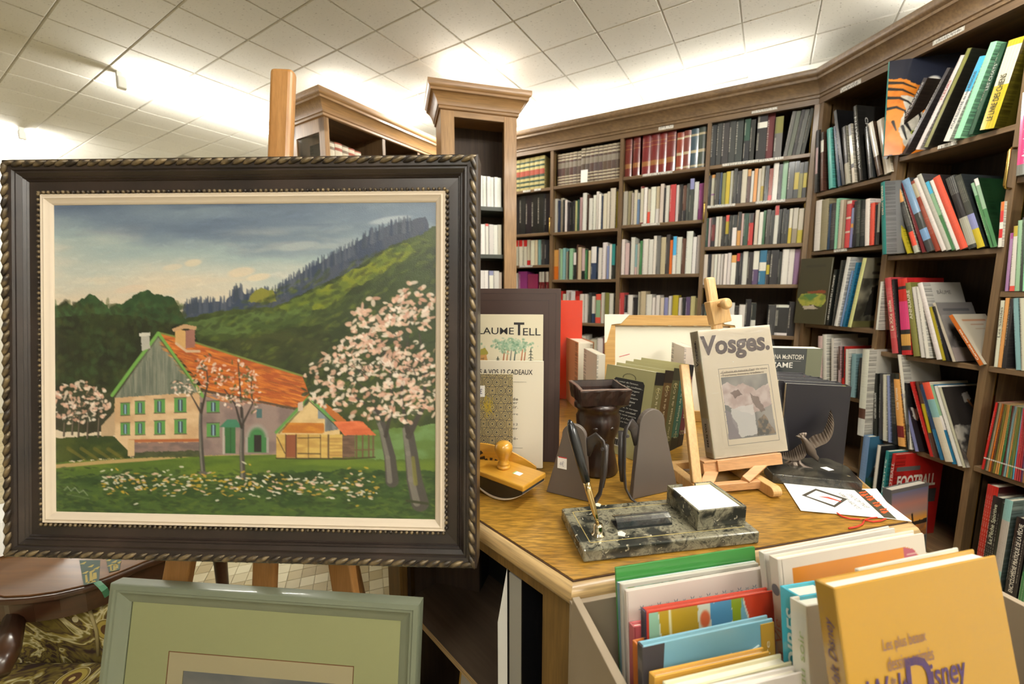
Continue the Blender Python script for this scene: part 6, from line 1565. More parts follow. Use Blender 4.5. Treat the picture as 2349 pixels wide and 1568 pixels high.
P = Paint(70, 100, 0, 0, 7, 10, seed=18, bg=(44, 40, 38)); P.tex([(0, 5), (7, 5), (7, 10), (0, 10)], (60, 56, 52), (150, 144, 134), .8, .8, .3); P.poly([(3, 1), (4.2, .8), (4.4, 1.8), (3.2, 2.2)], (140, 134, 126), .1); P.line([(3.8, 1.9), (5, 3.8)], .3, (130, 80, 40)); P.dab(5, 4.6, 1.2, .8, (150, 140, 116)); P.dab(5.4, 4.9, .4, .6, (60, 50, 40)); P.line([(2.6, 7), (5.8, 6.8)], .7, (166, 90, 90))
cover_on(r[16], P)
P = Paint(50, 80, 0, 0, 5, 8, seed=19, bg=(40, 36, 40)); P.dab(2, 5, 1, 1, (120, 24, 28)); P.dab(3, 6, .7, .6, (110, 30, 30)); P.poly([(.5, 2), (1.4, 2.2), (1, 4), (.4, 3.6)], (200, 190, 180), .2); P.line([(2, 7.4), (4, 7.4)], .16, (130, 128, 128))
cover_on(r[9], P)
# low shelf: big albums standing in front of each other
I1 = Z(1, 0, 0)
r = wrow(I1, 0.16, [
 ('b', (1958, 1200), (1984, 1200), (1962, 1011), D(t=.028, prot=.07, d=.25, ontop=1, h=.40, lean=0, cover=(70, 120, 160))), ('W', (1990, 1210), (2000, 1210), (1984, 1058), D(t=.016, prot=.09, ontop=1, h=.385, lean=0, cover=(34, 34, 36))), ('T', (2008, 1230), (2020, 1230), (2006, 1076), D(t=.014, prot=.095, ontop=1, h=.375, lean=0, text=('sports', .5, .4, .6, (220, 226, 220)))),
 ('R', (2022, 1240), (2036, 1240), (2022, 1078), D(t=.016, prot=.10, d=.25, ontop=1, h=.375, lean=0, cover=(170, 34, 30), text=('FOOTBALL', .5, .4, .6, (226, 220, 210))))], 'low shelf', NR2, hmax=.40)
P = Paint(60, 90, 0, 0, 6, 9, seed=22, bg=(60, 104, 130)); P.poly([(.4, 4.4), (2, 1.2), (3.6, 4.4)], (214, 212, 204), .1); P.tex([(.4, 4.4), (1, 3.2), (1.6, 3.9), (2.2, 3.1), (3.6, 4.4)], (60, 70, 76), (90, 96, 96), .5, .5); P.tex([(0, 4.4), (6, 4.4), (6, 9), (0, 9)], (70, 110, 70), (50, 90, 110), 1.5, 1.5)
cover_on(r[0], P)
o = r[3]; text('FOOTBALL', .20, .055, (o['_t'] + .0008, .018, o['_h'] * .60), (0, 1, 0), (0, 0, 1), (220, 212, 198), o, 'cover_title', bold=.03)
m = MB(); t_ = o['_t']; m.box(t_ + .0002, t_ + .0006, .01, .23, o['_h'] * .40, o['_h'] * .56, col=rgb(70, 66, 64)); m.box(t_ + .0002, t_ + .0006, .01, .13, o['_h'] * .80, o['_h'] * .85, col=rgb(96, 92, 90)); m.build('cover_bands', MAT['printgloss'], o)['kind'] = 'stuff'
sa_ = at(2048, 1140, 1.47); sb_ = at(2162, 1122, 1.56)
sb = facebook('picture_book', standM((sa_.x, sa_.y - .02, 0.161), math.degrees(math.atan2(sb_.y - sa_.y, sb_.x - sa_.x)), 4), 0.215, 0.302, 0.03, (92, 90, 90), 'album with a sunset photo in front of the red football book', pages=(196, 190, 176), mat='printgloss')
P = Paint(70, 100, 0, 0, 7, 10, seed=24, bg=(92, 90, 90)); g_ = [(.5, (100, 100, 126)), (2.2, (166, 112, 100)), (3.4, (150, 120, 116)), (4.4, (206, 140, 60)), (5.0, (214, 150, 60)), (5.4, (150, 100, 50))]
for (y0, c0_), (y1, c1_) in zip(g_[:-1], g_[1:]):
    for k in range(10): P.poly([(.1, y0 + (y1 - y0) * k / 10), (6.9, y0 + (y1 - y0) * k / 10), (6.9, y0 + (y1 - y0) * (k + 1) / 10 + .05), (.1, y0 + (y1 - y0) * (k + 1) / 10 + .05)], tuple(a_ + (b_ - a_) * k / 10 for a_, b_ in zip(c0_, c1_)))
P.poly([(.1, 5.0), (6.9, 4.7), (6.9, 5.3), (.1, 5.4)], (28, 26, 26), .1); P.tex([(.1, 5.4), (6.9, 5.3), (6.9, 6.9), (.1, 6.9)], (190, 110, 34), (120, 80, 50), 2, .6); P.line([(4.0, 3.8), (4.3, 5.6), (4.5, 6.8)], .3, (24, 22, 22), .2); P.poly([(.1, 7), (6.9, 7), (6.9, 9.9), (.1, 9.9)], (72, 72, 72)); P.line([(2, 8), (5, 8)], .14, (40, 40, 40))
P.obj('cover_print', MAT['printgloss'], sb, (0, -.0006, 0), (1, 0, 0), (0, 0, 1), .215, .302)
# --- rightmost bay
wrow(I1, 1.60, [('W|g.80|P.72|g.13', (2322, 457), (2343, 457), (2337, 268), D(t=.040, text=('Attendre bébé', .2, .5, .4, (236, 210, 220), .01), prot=.02)), ('y', (2346, 457), (2356, 457), (2352, 330), D(t=.02))], 'top shelf', NR3, prot=.01, hmax=.40)
wrow(I1, 1.212, [('M|u.9', (2304, 668), (2310, 668), (2317, 535), D(t=.009)), ('Y|W.84|C.08', (2314, 669), (2323, 669), (2325, 520), D(t=.014)), ('e', (2326, 669), (2335, 669), (2335, 507), D(t=.014)), ('K', (2337, 669), (2343, 669), (2345, 500), D(t=.009)), ('m', (2344, 669), (2352, 669), (2350, 470), D(t=.012)), ('W', (2354, 669), (2362, 669), (2360, 470), D(t=.014))], 'second shelf', NR3, prot=.0, depth=.18)
wrow(I1, 0.942, [('w', (2279, 842), (2286, 842), (2295, 690), D(t=.011, text=('Les Salades', .45, .45, .6, (40, 36, 34)))), ('o', (2287, 843), (2294, 843), (2306, 684), D(t=.011)), ('K', (2297, 845), (2302, 845), (2317, 686), D(t=.010, cover=(70, 66, 66))), ('t', (2330, 848), (2339, 848), (2323, 684), D(t=.013)), ('w', (2342, 850), (2353, 850), (2338, 684), D(t=.015))], 'third shelf', NR3, depth=.18, hmax=.25)
cs = 'R F d O D L o o E r t o E L S X X X U o E w R b'.split()
its = []
for k, c_ in enumerate(cs):
    f = k / 20.0
    its.append((c_ + '|W.185|' + c_ + '.165', (2249.5 + 99 * f, 1079 + 32 * f), (2255 + 99 * f, 1081 + 32 * f), (2255 + 94 * f, 904 + 21 * f), D(t=.0085, lean=2.5 - 5 * f, hard=False)))
wrow(I1, 0.563, its, 'fourth shelf', NR3, prot=.01, depth=.2, name='slim_album', binding='album', hmax=.255)
r = wrow(I1, 0.135, [('R', (2220, 1400), (2240, 1400), (2216, 1136), D(t=.030, prot=.02, ontop=1, cover=(60, 24, 24), h=.385, lean=0)), ('K', (2236, 1400), (2252, 1400), (2231, 1162), D(t=.026, prot=.03, ontop=1, h=.355, lean=0, text=('La Pêche Sportive', .5, .42, .5, (206, 210, 180), .01))), ('k', (2255, 1400), (2262, 1400), (2252, 1165), D(t=.014, prot=.03, ontop=1, h=.34, lean=0)),
 ('t|G.8|t.3', (2266, 1385), (2279, 1385), (2264, 1154), D(t=.020, prot=.06, ontop=1, h=.37, lean=0, d=.25, cover=(104, 120, 116))), ('K', (2296, 1400), (2312, 1400), (2289, 1189), D(t=.030, prot=.06, ontop=1, h=.325, lean=0, text=('ENCYCLOPÉDIE PRATIQUE DE LA PÊCHE', .18, .76, .5, (220, 214, 200), .02))), ('L|F.9|E.5', (2330, 1400), (2349, 1400), (2328, 1203), D(t=.034, prot=.06, ontop=1, h=.30, lean=0, text=('la pêche', .62, .25, .5, (200, 200, 50), .02)))], 'low shelf', NR3, depth=.22)
text('Larousse', .10, .012, (r[5]['_t'] * .72, -.0035, .02), (0, 0, 1), (-1, 0, 0), (200, 200, 180), r[5], 'spine_title')
for o in bpy.data.objects:
    for k_ in ('_t', '_h', '_d'):
        if k_ in o: del o[k_]
# ------------------------------------------------------------------ crate of children's books before the table
def topbook(name, ptl, ptr, Yl, Yr, h, t, cover, label, lean=14, spine='L', spinecol=None, hard=True, pages=(228, 222, 204), mat='printgloss', group='picture books in the crate'):
    """cover-facing book given by its top edge in the picture and its distance"""
    a = at(ptl[0], ptl[1], Yl); b = at(ptr[0], ptr[1], Yr)
    ex = (b - a); w_ = ex.length; ex.normalize()
    dn = Vector((0, -math.sin(math.radians(lean)), -math.cos(math.radians(lean)))); dn = (dn - ex * dn.dot(ex)).normalized()
    up = -dn; back = up.cross(ex).normalized()
    M = frame(a - up * h - back * t, ex, back, up)
    return facebook(name, M, w_, h, t, cover, label, 'book', pages, spine, spinecol, hard, mat, group), w_, h
BK = 'children\'s book in the crate'
g1, gw, gh = topbook('picture_book', (1410, 1299), (1727, 1251), 0.545, 0.60, .30, .003, (62, 130, 62), 'green children\'s book with a red arched line, rearmost on the left of the crate', 12)
P = Paint(150, 60, 0, 0, 15, 6, seed=2, bg=(66, 136, 66))
def arch(P, x0, x1, y0, c, wd, r=1.2): P.line([(x0, 6)] + [(x0 + r - r * math.cos(a_ * math.pi / 16), y0 + r - r * math.sin(a_ * math.pi / 16)) for a_ in range(9)] + [(x1 - r + r * math.sin(a_ * math.pi / 16), y0 + r - r * math.cos(a_ * math.pi / 16)) for a_ in range(9)] + [(x1, 6)], wd, c)
P.poly([(.8, 6), (.8, 2.4), (2, 1.4), (13.2, 1.4), (14.4, 2.4), (14.4, 6)], (196, 186, 160)); arch(P, .95, 14.25, 1.55, (204, 74, 50), .28); P.poly([(1.5, 6), (1.5, 3.2), (2.4, 2.3), (13, 2.3), (13.8, 3.2), (13.8, 6)], (70, 134, 104))
P.obj('cover_print', MAT['printgloss'], g1, (0, -.0006, gh - .10), (1, 0, 0), (0, 0, 1), gw, .0995)
b2, w_, h_ = topbook('picture_book', (1415, 1333), (1730, 1284), 0.535, 0.59, .28, .004, (108, 140, 150), 'thin grey-blue children\'s book behind the leafy one in the crate', 12, hard=False)
b3, w_, h_ = topbook('picture_book', (1421, 1335), (1733, 1287), 0.525, 0.582, .28, .006, (196, 190, 176), 'children\'s book with a leafy dark green photo strip, in the crate', 12)
P = Paint(120, 30, 0, 0, 12, 3, seed=4, bg=(120, 140, 120)); P.tex([(0, 0), (12, 0), (12, 3), (0, 3)], (60, 76, 40), (150, 176, 160), .8, .5)
for i in range(160): P.dab(P.rng.rand() * 12, P.rng.rand() * 3, .3, .12, [(50, 60, 40), (110, 130, 60), (150, 180, 176), (40, 40, 36)][P.rng.randint(4)], P.rng.rand() * 3, .8)
P.obj('cover_print', MAT['printgloss'], b3, (.006, -.0006, h_ - .05), (1, 0, 0), (0, 0, 1), w_ - .008, .045)
f4, w_, h_ = topbook('picture_book', (1432, 1350), (1748, 1297), 0.505, 0.565, .29, .006, (208, 196, 184), 'cream children\'s book with a border of grey-blue flowers, in the crate', 12)
m = MB()
for k in range(15):
    x = .022 + (w_ - .044) * k / 14
    for a_ in range(6):
        aa = a_ * math.pi / 3; rr = .0045 if k % 2 == 0 else .003
        m.prism([(x + rr * math.cos(aa + u_) * q_, h_ - .026 + rr * math.sin(aa + u_) * q_) for u_, q_ in ((-.3, .5), (0, 1.25), (.3, .5))], -.0006, 0, 'y')
for k in range(6):
    z_ = h_ - .045 - .017 * k
    for a_ in range(6):
        aa = a_ * math.pi / 3; rr = .0042
        m.prism([(.022 + rr * math.cos(aa + u_) * q_, z_ + rr * math.sin(aa + u_) * q_) for u_, q_ in ((-.3, .5), (0, 1.25), (.3, .5))], -.0006, 0, 'y')
m.build('flower_border', inkmat((104, 122, 130)), f4)['kind'] = 'stuff'
m = MB(); m.box(.036, w_ - .036, -.0006, 0, h_ - .0475, h_ - .0465); m.box(.036, .037, -.0006, 0, h_ - .20, h_ - .0475); m.box(w_ - .037, w_ - .036, -.0006, 0, h_ - .12, h_ - .0475); m.build('border_line', inkmat((196, 150, 140)), f4)['kind'] = 'stuff'
c5, w_, h_ = topbook('picture_book', (1470, 1392), (1757, 1345), 0.478, 0.53, .26, .011, (186, 60, 40), 'bright toy-patterned children\'s book with red corner, in the crate', 12, spinecol=(38, 34, 64))
P = Paint(140, 80, 0, 0, 14, 8, seed=7, bg=(206, 206, 186))
P.poly([(0, 0), (1, 0), (1.4, 4), (2.6, 8), (0, 8)], (140, 176, 150)); P.poly([(1, 0), (5.2, 0), (5.4, 5), (2.2, 6), (1.6, 3)], (178, 144, 40), .1); P.line([(2.2, 0), (2.4, 4.6)], .25, (214, 206, 170))
P.poly([(6.6, 0), (9, 0), (9.4, 6), (7.2, 8), (6.8, 4)], (84, 140, 176), .1); P.poly([(9, 0), (10.4, 0), (10.2, 5), (9.4, 5)], (140, 156, 40)); P.poly([(10.2, 0), (12, 3.8), (12.4, 8), (9.6, 8)], (116, 170, 186)); P.poly([(10.4, 0), (14, 0), (14, 8), (12.6, 8), (12, 3.6)], (196, 60, 34))
for i in range(40): P.line([(6.2, 2.4), (6.2 + P.rng.normal(0, 1), 2.6 + P.rng.rand() * 4)], .12, [(206, 206, 190), (150, 156, 60)][i % 2], .05)
P.dab(3.0, 6.2, .95, 1.6, (206, 74, 40), .2); P.dab(5.2, 5.9, .95, 1.6, (206, 74, 40), -.2); P.dab(6.0, 1.0, .6, .6, (206, 100, 60))
P.obj('cover_print', MAT['printgloss'], c5, (.004, -.0006, h_ - .16), (1, 0, 0), (0, 0, 1), w_ - .004, .158)
p5, w_, h_ = topbook('picture_book', (1443, 1425), (1472, 1420), 0.492, 0.497, .24, .012, (196, 100, 104), 'narrow pink book edge at the left of the crate', 12)
p6, w_, h_ = topbook('picture_book', (1451, 1466), (1476, 1460), 0.462, 0.467, .24, .012, (208, 116, 36), 'narrow orange book edge at the left of the crate', 12)
s6, w_, h_ = topbook('picture_book', (1462, 1470), (1757, 1408), 0.435, 0.49, .24, .010, (128, 178, 194), 'sky-blue children\'s book with pale handwritten title, in the crate', 12, spinecol=(60, 58, 62))
text('un petit bout d\'air', .075, .017, (.062, -.0004, h_ - .047), (1, 0, .02), (0, 0, 1), (196, 212, 206), s6, shear=.25)
m = MB(); m.prism([(0, h_ - .20), (.012, h_ - .20), (.030, h_ - .001), (0, h_ - .001)], -.0006, 0, 'y', col=rgb(70, 66, 68)); m.build('dark_corner', MAT['printgloss'], s6)
m = MB(); m.box(w_ - .021, w_ + .0008, -.0008, .010, 0, h_ - .004, col=rgb(196, 148, 50)); m.build('ochre_spine', MAT['printgloss'], s6)
text('pages à lire', .09, .009, (w_ - .006, -.0010, h_ - .115), (0, 0, 1), (-1, 0, 0), (226, 206, 160), s6, 'spine_title')
m = MB(); m.tube([(.020, -.0008, h_ - .05), (.035, -.0008, h_ - .06), (.045, -.0008, h_ - .045), (.06, -.0008, h_ - .05)], .0009, 5); m.tube([(.14, -.0008, h_ - .038), (.17, -.0008, h_ - .028), (w_ - .03, -.0008, h_ - .03)], .0009, 5); m.build('flourish', inkmat((196, 210, 204)), s6)['kind'] = 'stuff'
w7, w_, h_ = topbook('picture_book', (1489, 1538), (1748, 1482), 0.400, 0.452, .2, .010, (206, 156, 66), 'white-edged ochre book near the front of the crate', 12, pages=(226, 220, 206))
w8, w_, h_ = topbook('picture_book', (1520, 1560), (1788, 1497), 0.385, 0.435, .2, .016, (220, 214, 176), 'pale yellow book near the front of the crate', 12)
w9, w_, h_ = topbook('picture_book', (1560, 1582), (1818, 1524), 0.365, 0.415, .2, .012, (226, 220, 210), 'white book nearest the front on the left of the crate', 12)
# right-hand pile
o1, w_, h_ = topbook('picture_book', (1740, 1262), (2036, 1205), 0.545, 0.60, .29, .010, (216, 210, 198), 'white rear children\'s book with a blue page line, right side of the crate', 12)
o2, w_, h_ = topbook('picture_book', (1764, 1272), (2092, 1214), 0.515, 0.572, .29, .014, (212, 200, 184), 'white children\'s book with a large orange panel and purple disc, in the crate', 12)
P = Paint(160, 100, 0, 0, 16, 10, seed=12, bg=(212, 200, 184)); P.poly([(1.0, 1.1), (13.6, 1.1), (14.6, 1.5), (15.3, 2.6), (15.4, 10), (1.0, 10)], (206, 128, 40)); P.tex([(1.0, 4), (15.4, 4), (15.4, 10), (1, 10)], (196, 116, 36), (214, 140, 60), 4, 3, .3, .5); P.poly([(13.4, 1.1), (14.6, 1.5), (15.4, 3), (15.4, 6), (13.6, 6)], (170, 76, 96))
for k in range(6): P.line([(13.8, 2 + k * .6), (14.9, 2 + k * .6)], .14, (206, 170, 160))
P.obj('cover_print', MAT['printgloss'], o2, (.006, -.0006, h_ - .125), (1, 0, 0), (0, 0, 1), w_ - .006, .124)
m = MB(); m.ball((-.001, .007, h_ - .042), .006, 12, 8, sz=1.2, M=None); m.v = [(-.0012 + (v[0] + .001) * .02, v[1], v[2]) for v in m.v]; m.build('balloon_print', inkmat((108, 106, 112)), o2)
text('La Vie', .06, .010, (-.0010, .004, h_ - .14), (0, 0, 1), (0, 1, 0), (196, 130, 110), o2, 'spine_title')
q3, w_, h_ = topbook('picture_book', (1789, 1342), (1866, 1330), 0.455, 0.468, .26, .026, (60, 172, 194), 'turquoise spined storybook left of the golden book', 12)
text('365 HISTOIRES', .165, .014, (-.0010, .004, h_ - .185), (0, 0, 1), (0, 1, 0), (206, 226, 226), q3, 'spine_title', bold=.02)
q4, w_, h_ = topbook('picture_book', (1812, 1368), (1872, 1358), 0.430, 0.440, .25, .020, (214, 210, 196), 'white spined storybook tucked against the golden book', 12)
text('contes du soir', .12, .007, (-.0010, .004, h_ - .15), (0, 0, 1), (0, 1, 0), (160, 176, 120), q4, 'spine_title')
gb_, w_, h_ = topbook('storybook', (1868, 1328), (2228, 1258), 0.372, 0.420, .31, .020, (178, 134, 44), 'large glossy golden storybook with purple lettering at the front of the crate', 15, spinecol=(160, 122, 40), pages=(226, 222, 204))
gb_['group'] = 'picture books in the crate'
PU = (70, 48, 92)
text('Les plus beaux', .054, .0135, (.046, -.0005, h_ - .066), (1, 0, 0), (0, 0, 1), (120, 86, 84), gb_, 'subtitle')
text('dessins animés', .058, .0125, (.048, -.0005, h_ - .081), (1, 0, 0), (0, 0, 1), (120, 86, 84), gb_, 'subtitle')
text('de', .006, .006, (.049, -.0005, h_ - .092), (1, 0, 0), (0, 0, 1), PU, gb_, 'subtitle')
text('Walt', .050, .030, (.020, -.0005, h_ - .114), (1, 0, 0), (0, 0, 1), PU, gb_, 'title', bold=.01, shear=.15)
text('D', .034, .046, (.066, -.0005, h_ - .120), (1, 0, 0), (0, 0, 1), PU, gb_, 'title', bold=.01, shear=.1)
text('isney', .046, .030, (.098, -.0005, h_ - .114), (1, 0, 0), (0, 0, 1), PU, gb_, 'title', bold=.015, shear=.1)
text('dessins animés de Walt Disney', .17, .010, (-.0010, .004, h_ - .20), (0, 0, 1), (0, 1, 0), PU, gb_, 'spine_title', shear=.2)
gb2, w_, h_ = topbook('storybook', (1960, 1302), (2192, 1254), 0.415, 0.447, .29, .012, (214, 208, 190), 'cream book peeping out behind the golden storybook', 15)
# the crate itself
MAT['crate'] = plain('raw_board', rgb(150, 134, 112), 0.7)
ca = at(1402, 1440, 0.50); cbm = at(1450, 1568, 0.36)
CM_ = Matrix.Translation((0.135, 0.30, 0)) @ Matrix.Rotation(math.radians(13.5), 4, 'Z')
crate = empty('book_crate', CM_, 'open wooden crate of children\'s books before the hexagonal table', 'crate')
zf = 0.42
zl_ = at(1425, 1500, 0.44).z
ICM = CM_.inverted()
lp = ICM @ at(1398, 1440, 0.505); lq = ICM @ at(1446, 1568, 0.385)
xw = (lp.x + lq.x) / 2
cd0, cd1 = -0.06, 0.262
m = MB(); m.box(xw - .012, xw, cd0, cd1, zf - .01, lp.z + .002); m.build('side_board', MAT['crate'], crate, bevel=.001)
m = MB(); m.box(xw + .62, xw + .632, cd0, cd1, zf - .01, lp.z + .002); m.build('side_board', MAT['crate'], crate, bevel=.001)
m = MB(); m.box(xw - .012, xw + .632, cd1, cd1 + .010, zf - .01, lp.z - .01); m.build('back_board', MAT['crate'], crate, bevel=.001)
m = MB(); m.box(xw - .012, xw + .632, cd0 - .012, cd0, zf - .01, lp.z - .10); m.build('front_board', MAT['crate'], crate, bevel=.001)
m = MB(); m.box(xw - .012, xw + .632, cd0, cd1, zf - .012, zf - .001); m.build('bottom_board', MAT['crate'], crate)
for x_ in (xw + .05, xw + .57):
    for y_ in (cd0 + .03, cd1 - .03):
        m = MB(); m.box(x_ - .015, x_ + .015, y_ - .015, y_ + .015, 0, zf - .012); m.build('leg', MAT['crate'], crate)
# ------------------------------------------------------------------ the framed oil painting
FW, FH = 0.785, 0.655
FM = Matrix.Translation((-0.8408, 0.6251, 0.7804)) @ Matrix.Rotation(math.radians(-2.13), 4, 'Z') @ Matrix.Rotation(math.radians(-6.75), 4, 'X')
pic = empty('framed_painting', FM, 'large oil painting of a farmhouse and blossoming trees in a dark carved frame', 'painting')
def rails(prof, w, h, name, mat, parent, smooth=None):
    """four mitred rails; prof = (inset, depth) pairs, depth measured away from the viewer"""
    def P(k, u, d): return [(u, d, u), (w - u, d, u), (w - u, d, h - u), (u, d, h - u)][k]
    n = len(prof); out = []
    for s in range(4):
        a, b = [(0, 1), (1, 2), (2, 3), (3, 0)][s]
        m = MB(); vs = [P(a, u, d) for u, d in prof] + [P(b, u, d) for u, d in prof]
        fs = [(j, n + j, n + (j + 1) % n, (j + 1) % n) for j in range(n)] + [tuple(range(n)), tuple(range(n, 2 * n))[::-1]]
        m.add(vs, fs)
        out.append(m.build(name, mat, parent, autosmooth=35) if smooth is None else m.build(name, mat, parent))
    return out
def framemat():
    m, nt, b = newmat('dark_frame_wood')
    tc = N(nt, 'ShaderNodeTexCoord'); n = N(nt, 'ShaderNodeTexNoise', Scale=9.0, Detail=5.0); nt.links.new(tc.outputs['Object'], n.inputs['Vector'])
    r = ramp(nt, [(0.35, rgb(30, 23, 20)), (0.7, rgb(52, 40, 33))]); nt.links.new(n.outputs['Fac'], r.inputs[0]); nt.links.new(r.outputs[0], b.inputs['Base Color'])
    b.inputs['Roughness'].default_value = 0.38; b.inputs['Coat Weight'].default_value = 0.2; b.inputs['Coat Roughness'].default_value = 0.25
    return m
MAT['frame'] = framemat()
def ropemat():
    m, nt, b = newmat('antique_gold')
    tc = N(nt, 'ShaderNodeTexCoord'); n = N(nt, 'ShaderNodeTexNoise', Scale=60.0, Detail=4.0); nt.links.new(tc.outputs['Object'], n.inputs['Vector'])
    r = ramp(nt, [(0.38, rgb(46, 38, 30)), (0.66, rgb(124, 106, 76))]); nt.links.new(n.outputs['Fac'], r.inputs[0]); nt.links.new(r.outputs[0], b.inputs['Base Color'])
    b.inputs['Roughness'].default_value = 0.4; b.inputs['Metallic'].default_value = 0.3
    return m
MAT['rope'] = ropemat()
MAT['liner'] = plain('cream_liner', rgb(206, 190, 168), 0.6)
rails([(0.0, 0.004), (0.003, 0.001), (0.0165, 0.003), (0.018, 0.006), (0.021, 0.0055), (0.026, 0.0105), (0.0275, 0.0095), (0.030, 0.013), (0.0315, 0.012), (0.033, 0.0145), (0.046, 0.0155), (0.054, 0.0165), (0.054, 0.045), (0.0, 0.045)], FW, FH, 'frame_rail', MAT['frame'], pic)
rails([(0.0525, 0.0150), (0.0545, 0.0120), (0.0575, 0.0130), (0.0600, 0.0118), (0.0625, 0.0140), (0.0665, 0.0150), (0.0700, 0.0190), (0.0700, 0.024), (0.0525, 0.024)], FW, FH, 'liner_rail', MAT['liner'], pic)
m = MB(); lumps = []
def lump(c, d, L, r):
    """slanted leaf of the rope moulding"""
    d = Vector(d); n_ = Vector((0, -1, 0)); s_ = d.cross(n_).normalized()
    m.tube([Vector(c) - d * L, Vector(c) - d * L * .45 + n_ * r * .25, Vector(c) + d * L * .45 + n_ * r * .25, Vector(c) + d * L], [r * .25, r, r, r * .25], 6)
sp = 0.0185
for k in range(int(FW / sp)):
    x = 0.012 + k * sp
    if x < FW - .006:
        lump((x, 0.002, FH - 0.0075), Vector((.93, 0, .36)), 0.0125, 0.0040); lump((x, 0.002, 0.0075), Vector((.93, 0, .36)), 0.0125, 0.0040)
for k in range(int(FH / sp)):
    z = 0.012 + k * sp
    if z < FH - .006:
        lump((0.0075, 0.002, z), Vector((.36, 0, .93)), 0.0125, 0.0040); lump((FW - 0.0075, 0.002, z), Vector((-.36, 0, .93)), 0.0125, 0.0040)
o = m.build('rope_moulding', MAT['rope'], pic, smooth=True); o['kind'] = 'stuff'; o['label'] = 'worn gold rope moulding'
m = MB(); u = 0.0505; sp = 0.0086
for k in range(int((FW - 2 * u) / sp) + 1):
    for z in (u, FH - u): m.ball((u + k * sp, 0.0135, z), 0.0031, 6, 4)
for k in range(1, int((FH - 2 * u) / sp) + 1):
    for x in (u, FW - u): m.ball((x, 0.0135, u + k * sp), 0.0031, 6, 4)
o = m.build('bead_row', MAT['rope'], pic, smooth=True); o['kind'] = 'stuff'; o['label'] = 'fine gold bead row'

# --- the picture itself, in photograph coordinates
P = Paint(620, 515, 118, 458, 1005, 1195, seed=31, bg=(150, 155, 150))
R_ = P.rng
t_ = np.clip((P.Y - 458) / 240, 0, 1)
stops = [(0, (86, 100, 120)), (.2, (110, 124, 138)), (.42, (150, 164, 162)), (.7, (182, 184, 172)), (1, (204, 188, 164))]
warp = (P.noise(260, 60, 4) - .5) * .55
tt = np.clip(t_ + warp, 0, 1)
sky = np.zeros_like(P.a)
for i in range(3): sky[..., i] = np.interp(tt, [s_[0] for s_ in stops], [s_[1][i] / 255 for s_ in stops])
P.a = sky
cl = np.clip((P.noise(150, 34, 4) - .52) * 5, 0, 1) * np.clip((P.Y - 500) / 80, 0, 1); P.blend(cl * .55, (200, 190, 172))
cl = np.clip((P.noise(200, 26, 4) - .55) * 5, 0, 1) * np.clip((560 - P.Y) / 60, 0, 1); P.blend(cl * .6, (70, 82, 104))
cl = np.clip((P.noise(110, 30, 4) - .55) * 5, 0, 1) * np.clip((P.Y - 590) / 60, 0, 1); P.blend(cl * .5, (214, 190, 158))
for i in range(900):
    x, y = 118 + R_.rand() * 890, 460 + R_.rand() * 260; j = int(np.clip((y - 458) / 737 * 515, 0, 514)); k = int(np.clip((x - 118) / 887 * 620, 0, 619))
    c_ = P.a[j, k] * 255 * (0.95 + .12 * R_.rand()); P.dab(x, y, 9 + 10 * R_.rand(), 2 + 2 * R_.rand(), c_, R_.normal(0, .25) - .1, .45)
for (x, y, rx, ry, c_) in ((400, 608, 26, 8, (206, 190, 164)), (448, 598, 22, 9, (214, 194, 160)), (560, 620, 34, 12, (214, 190, 158)), (600, 632, 30, 9, (220, 196, 160)), (300, 660, 40, 10, (206, 184, 160)), (380, 690, 34, 10, (210, 190, 166)), (900, 500, 50, 8, (176, 182, 186)), (690, 560, 50, 10, (160, 166, 164))): P.dab(x, y, rx, ry, c_, -.15, .6)
# distant blue firs
ridge = [(420, 722), (432, 695), (470, 690), (520, 690), (545, 664), (556, 652), (570, 672), (600, 668), (640, 664), (668, 640), (700, 622), (740, 598), (770, 580), (800, 568), (830, 548), (862, 528), (900, 512), (940, 504), (978, 494), (988, 520), (1005, 560), (1005, 740), (420, 740)]
P.tex(ridge, (52, 62, 82), (66, 72, 86), 14, 30, 5)
for i in range(200):
    k = R_.rand() * .93; x = 425 + k * 560; yr = np.interp(x, [p[0] for p in ridge[:19]], [p[1] for p in ridge[:19]])
    P.line([(x, yr - 5 - 9 * R_.rand()), (x + R_.normal(0, 1), yr + 22)], 2, [(48, 58, 78), (70, 78, 92), (56, 64, 76), (80, 86, 98)][i % 4], 5 + 4 * R_.rand(), .8)
P.poly([(575, 690), (590, 664), (610, 658), (635, 664), (640, 690)], (120, 118, 50), 3)
hill = [(300, 900), (425, 730), (480, 716), (560, 706), (640, 700), (690, 676), (740, 652), (790, 628), (840, 600), (880, 570), (920, 552), (960, 536), (988, 522), (1005, 512), (1005, 1060), (300, 1060)]
P.tex(hill, (66, 78, 38), (44, 54, 30), 60, 40, 5)
P.tex([(640, 706), (740, 660), (840, 606), (905, 566), (940, 556), (960, 575), (900, 610), (830, 650), (760, 700), (690, 720)], (126, 132, 34), (84, 100, 40), 40, 22, 9, .8)
P.tex([(430, 735), (560, 715), (650, 712), (730, 690), (700, 740), (600, 760), (470, 770)], (84, 104, 56), (60, 76, 40), 40, 18, 8, .75)
P.tex([(760, 720), (880, 630), (1005, 560), (1005, 900), (720, 860)], (54, 66, 38), (40, 48, 32), 60, 50, 10, .8)
P.tex([(450, 790), (640, 760), (760, 740), (800, 860), (700, 900), (520, 830)], (40, 46, 28), (58, 62, 36), 50, 24, 10, .85)
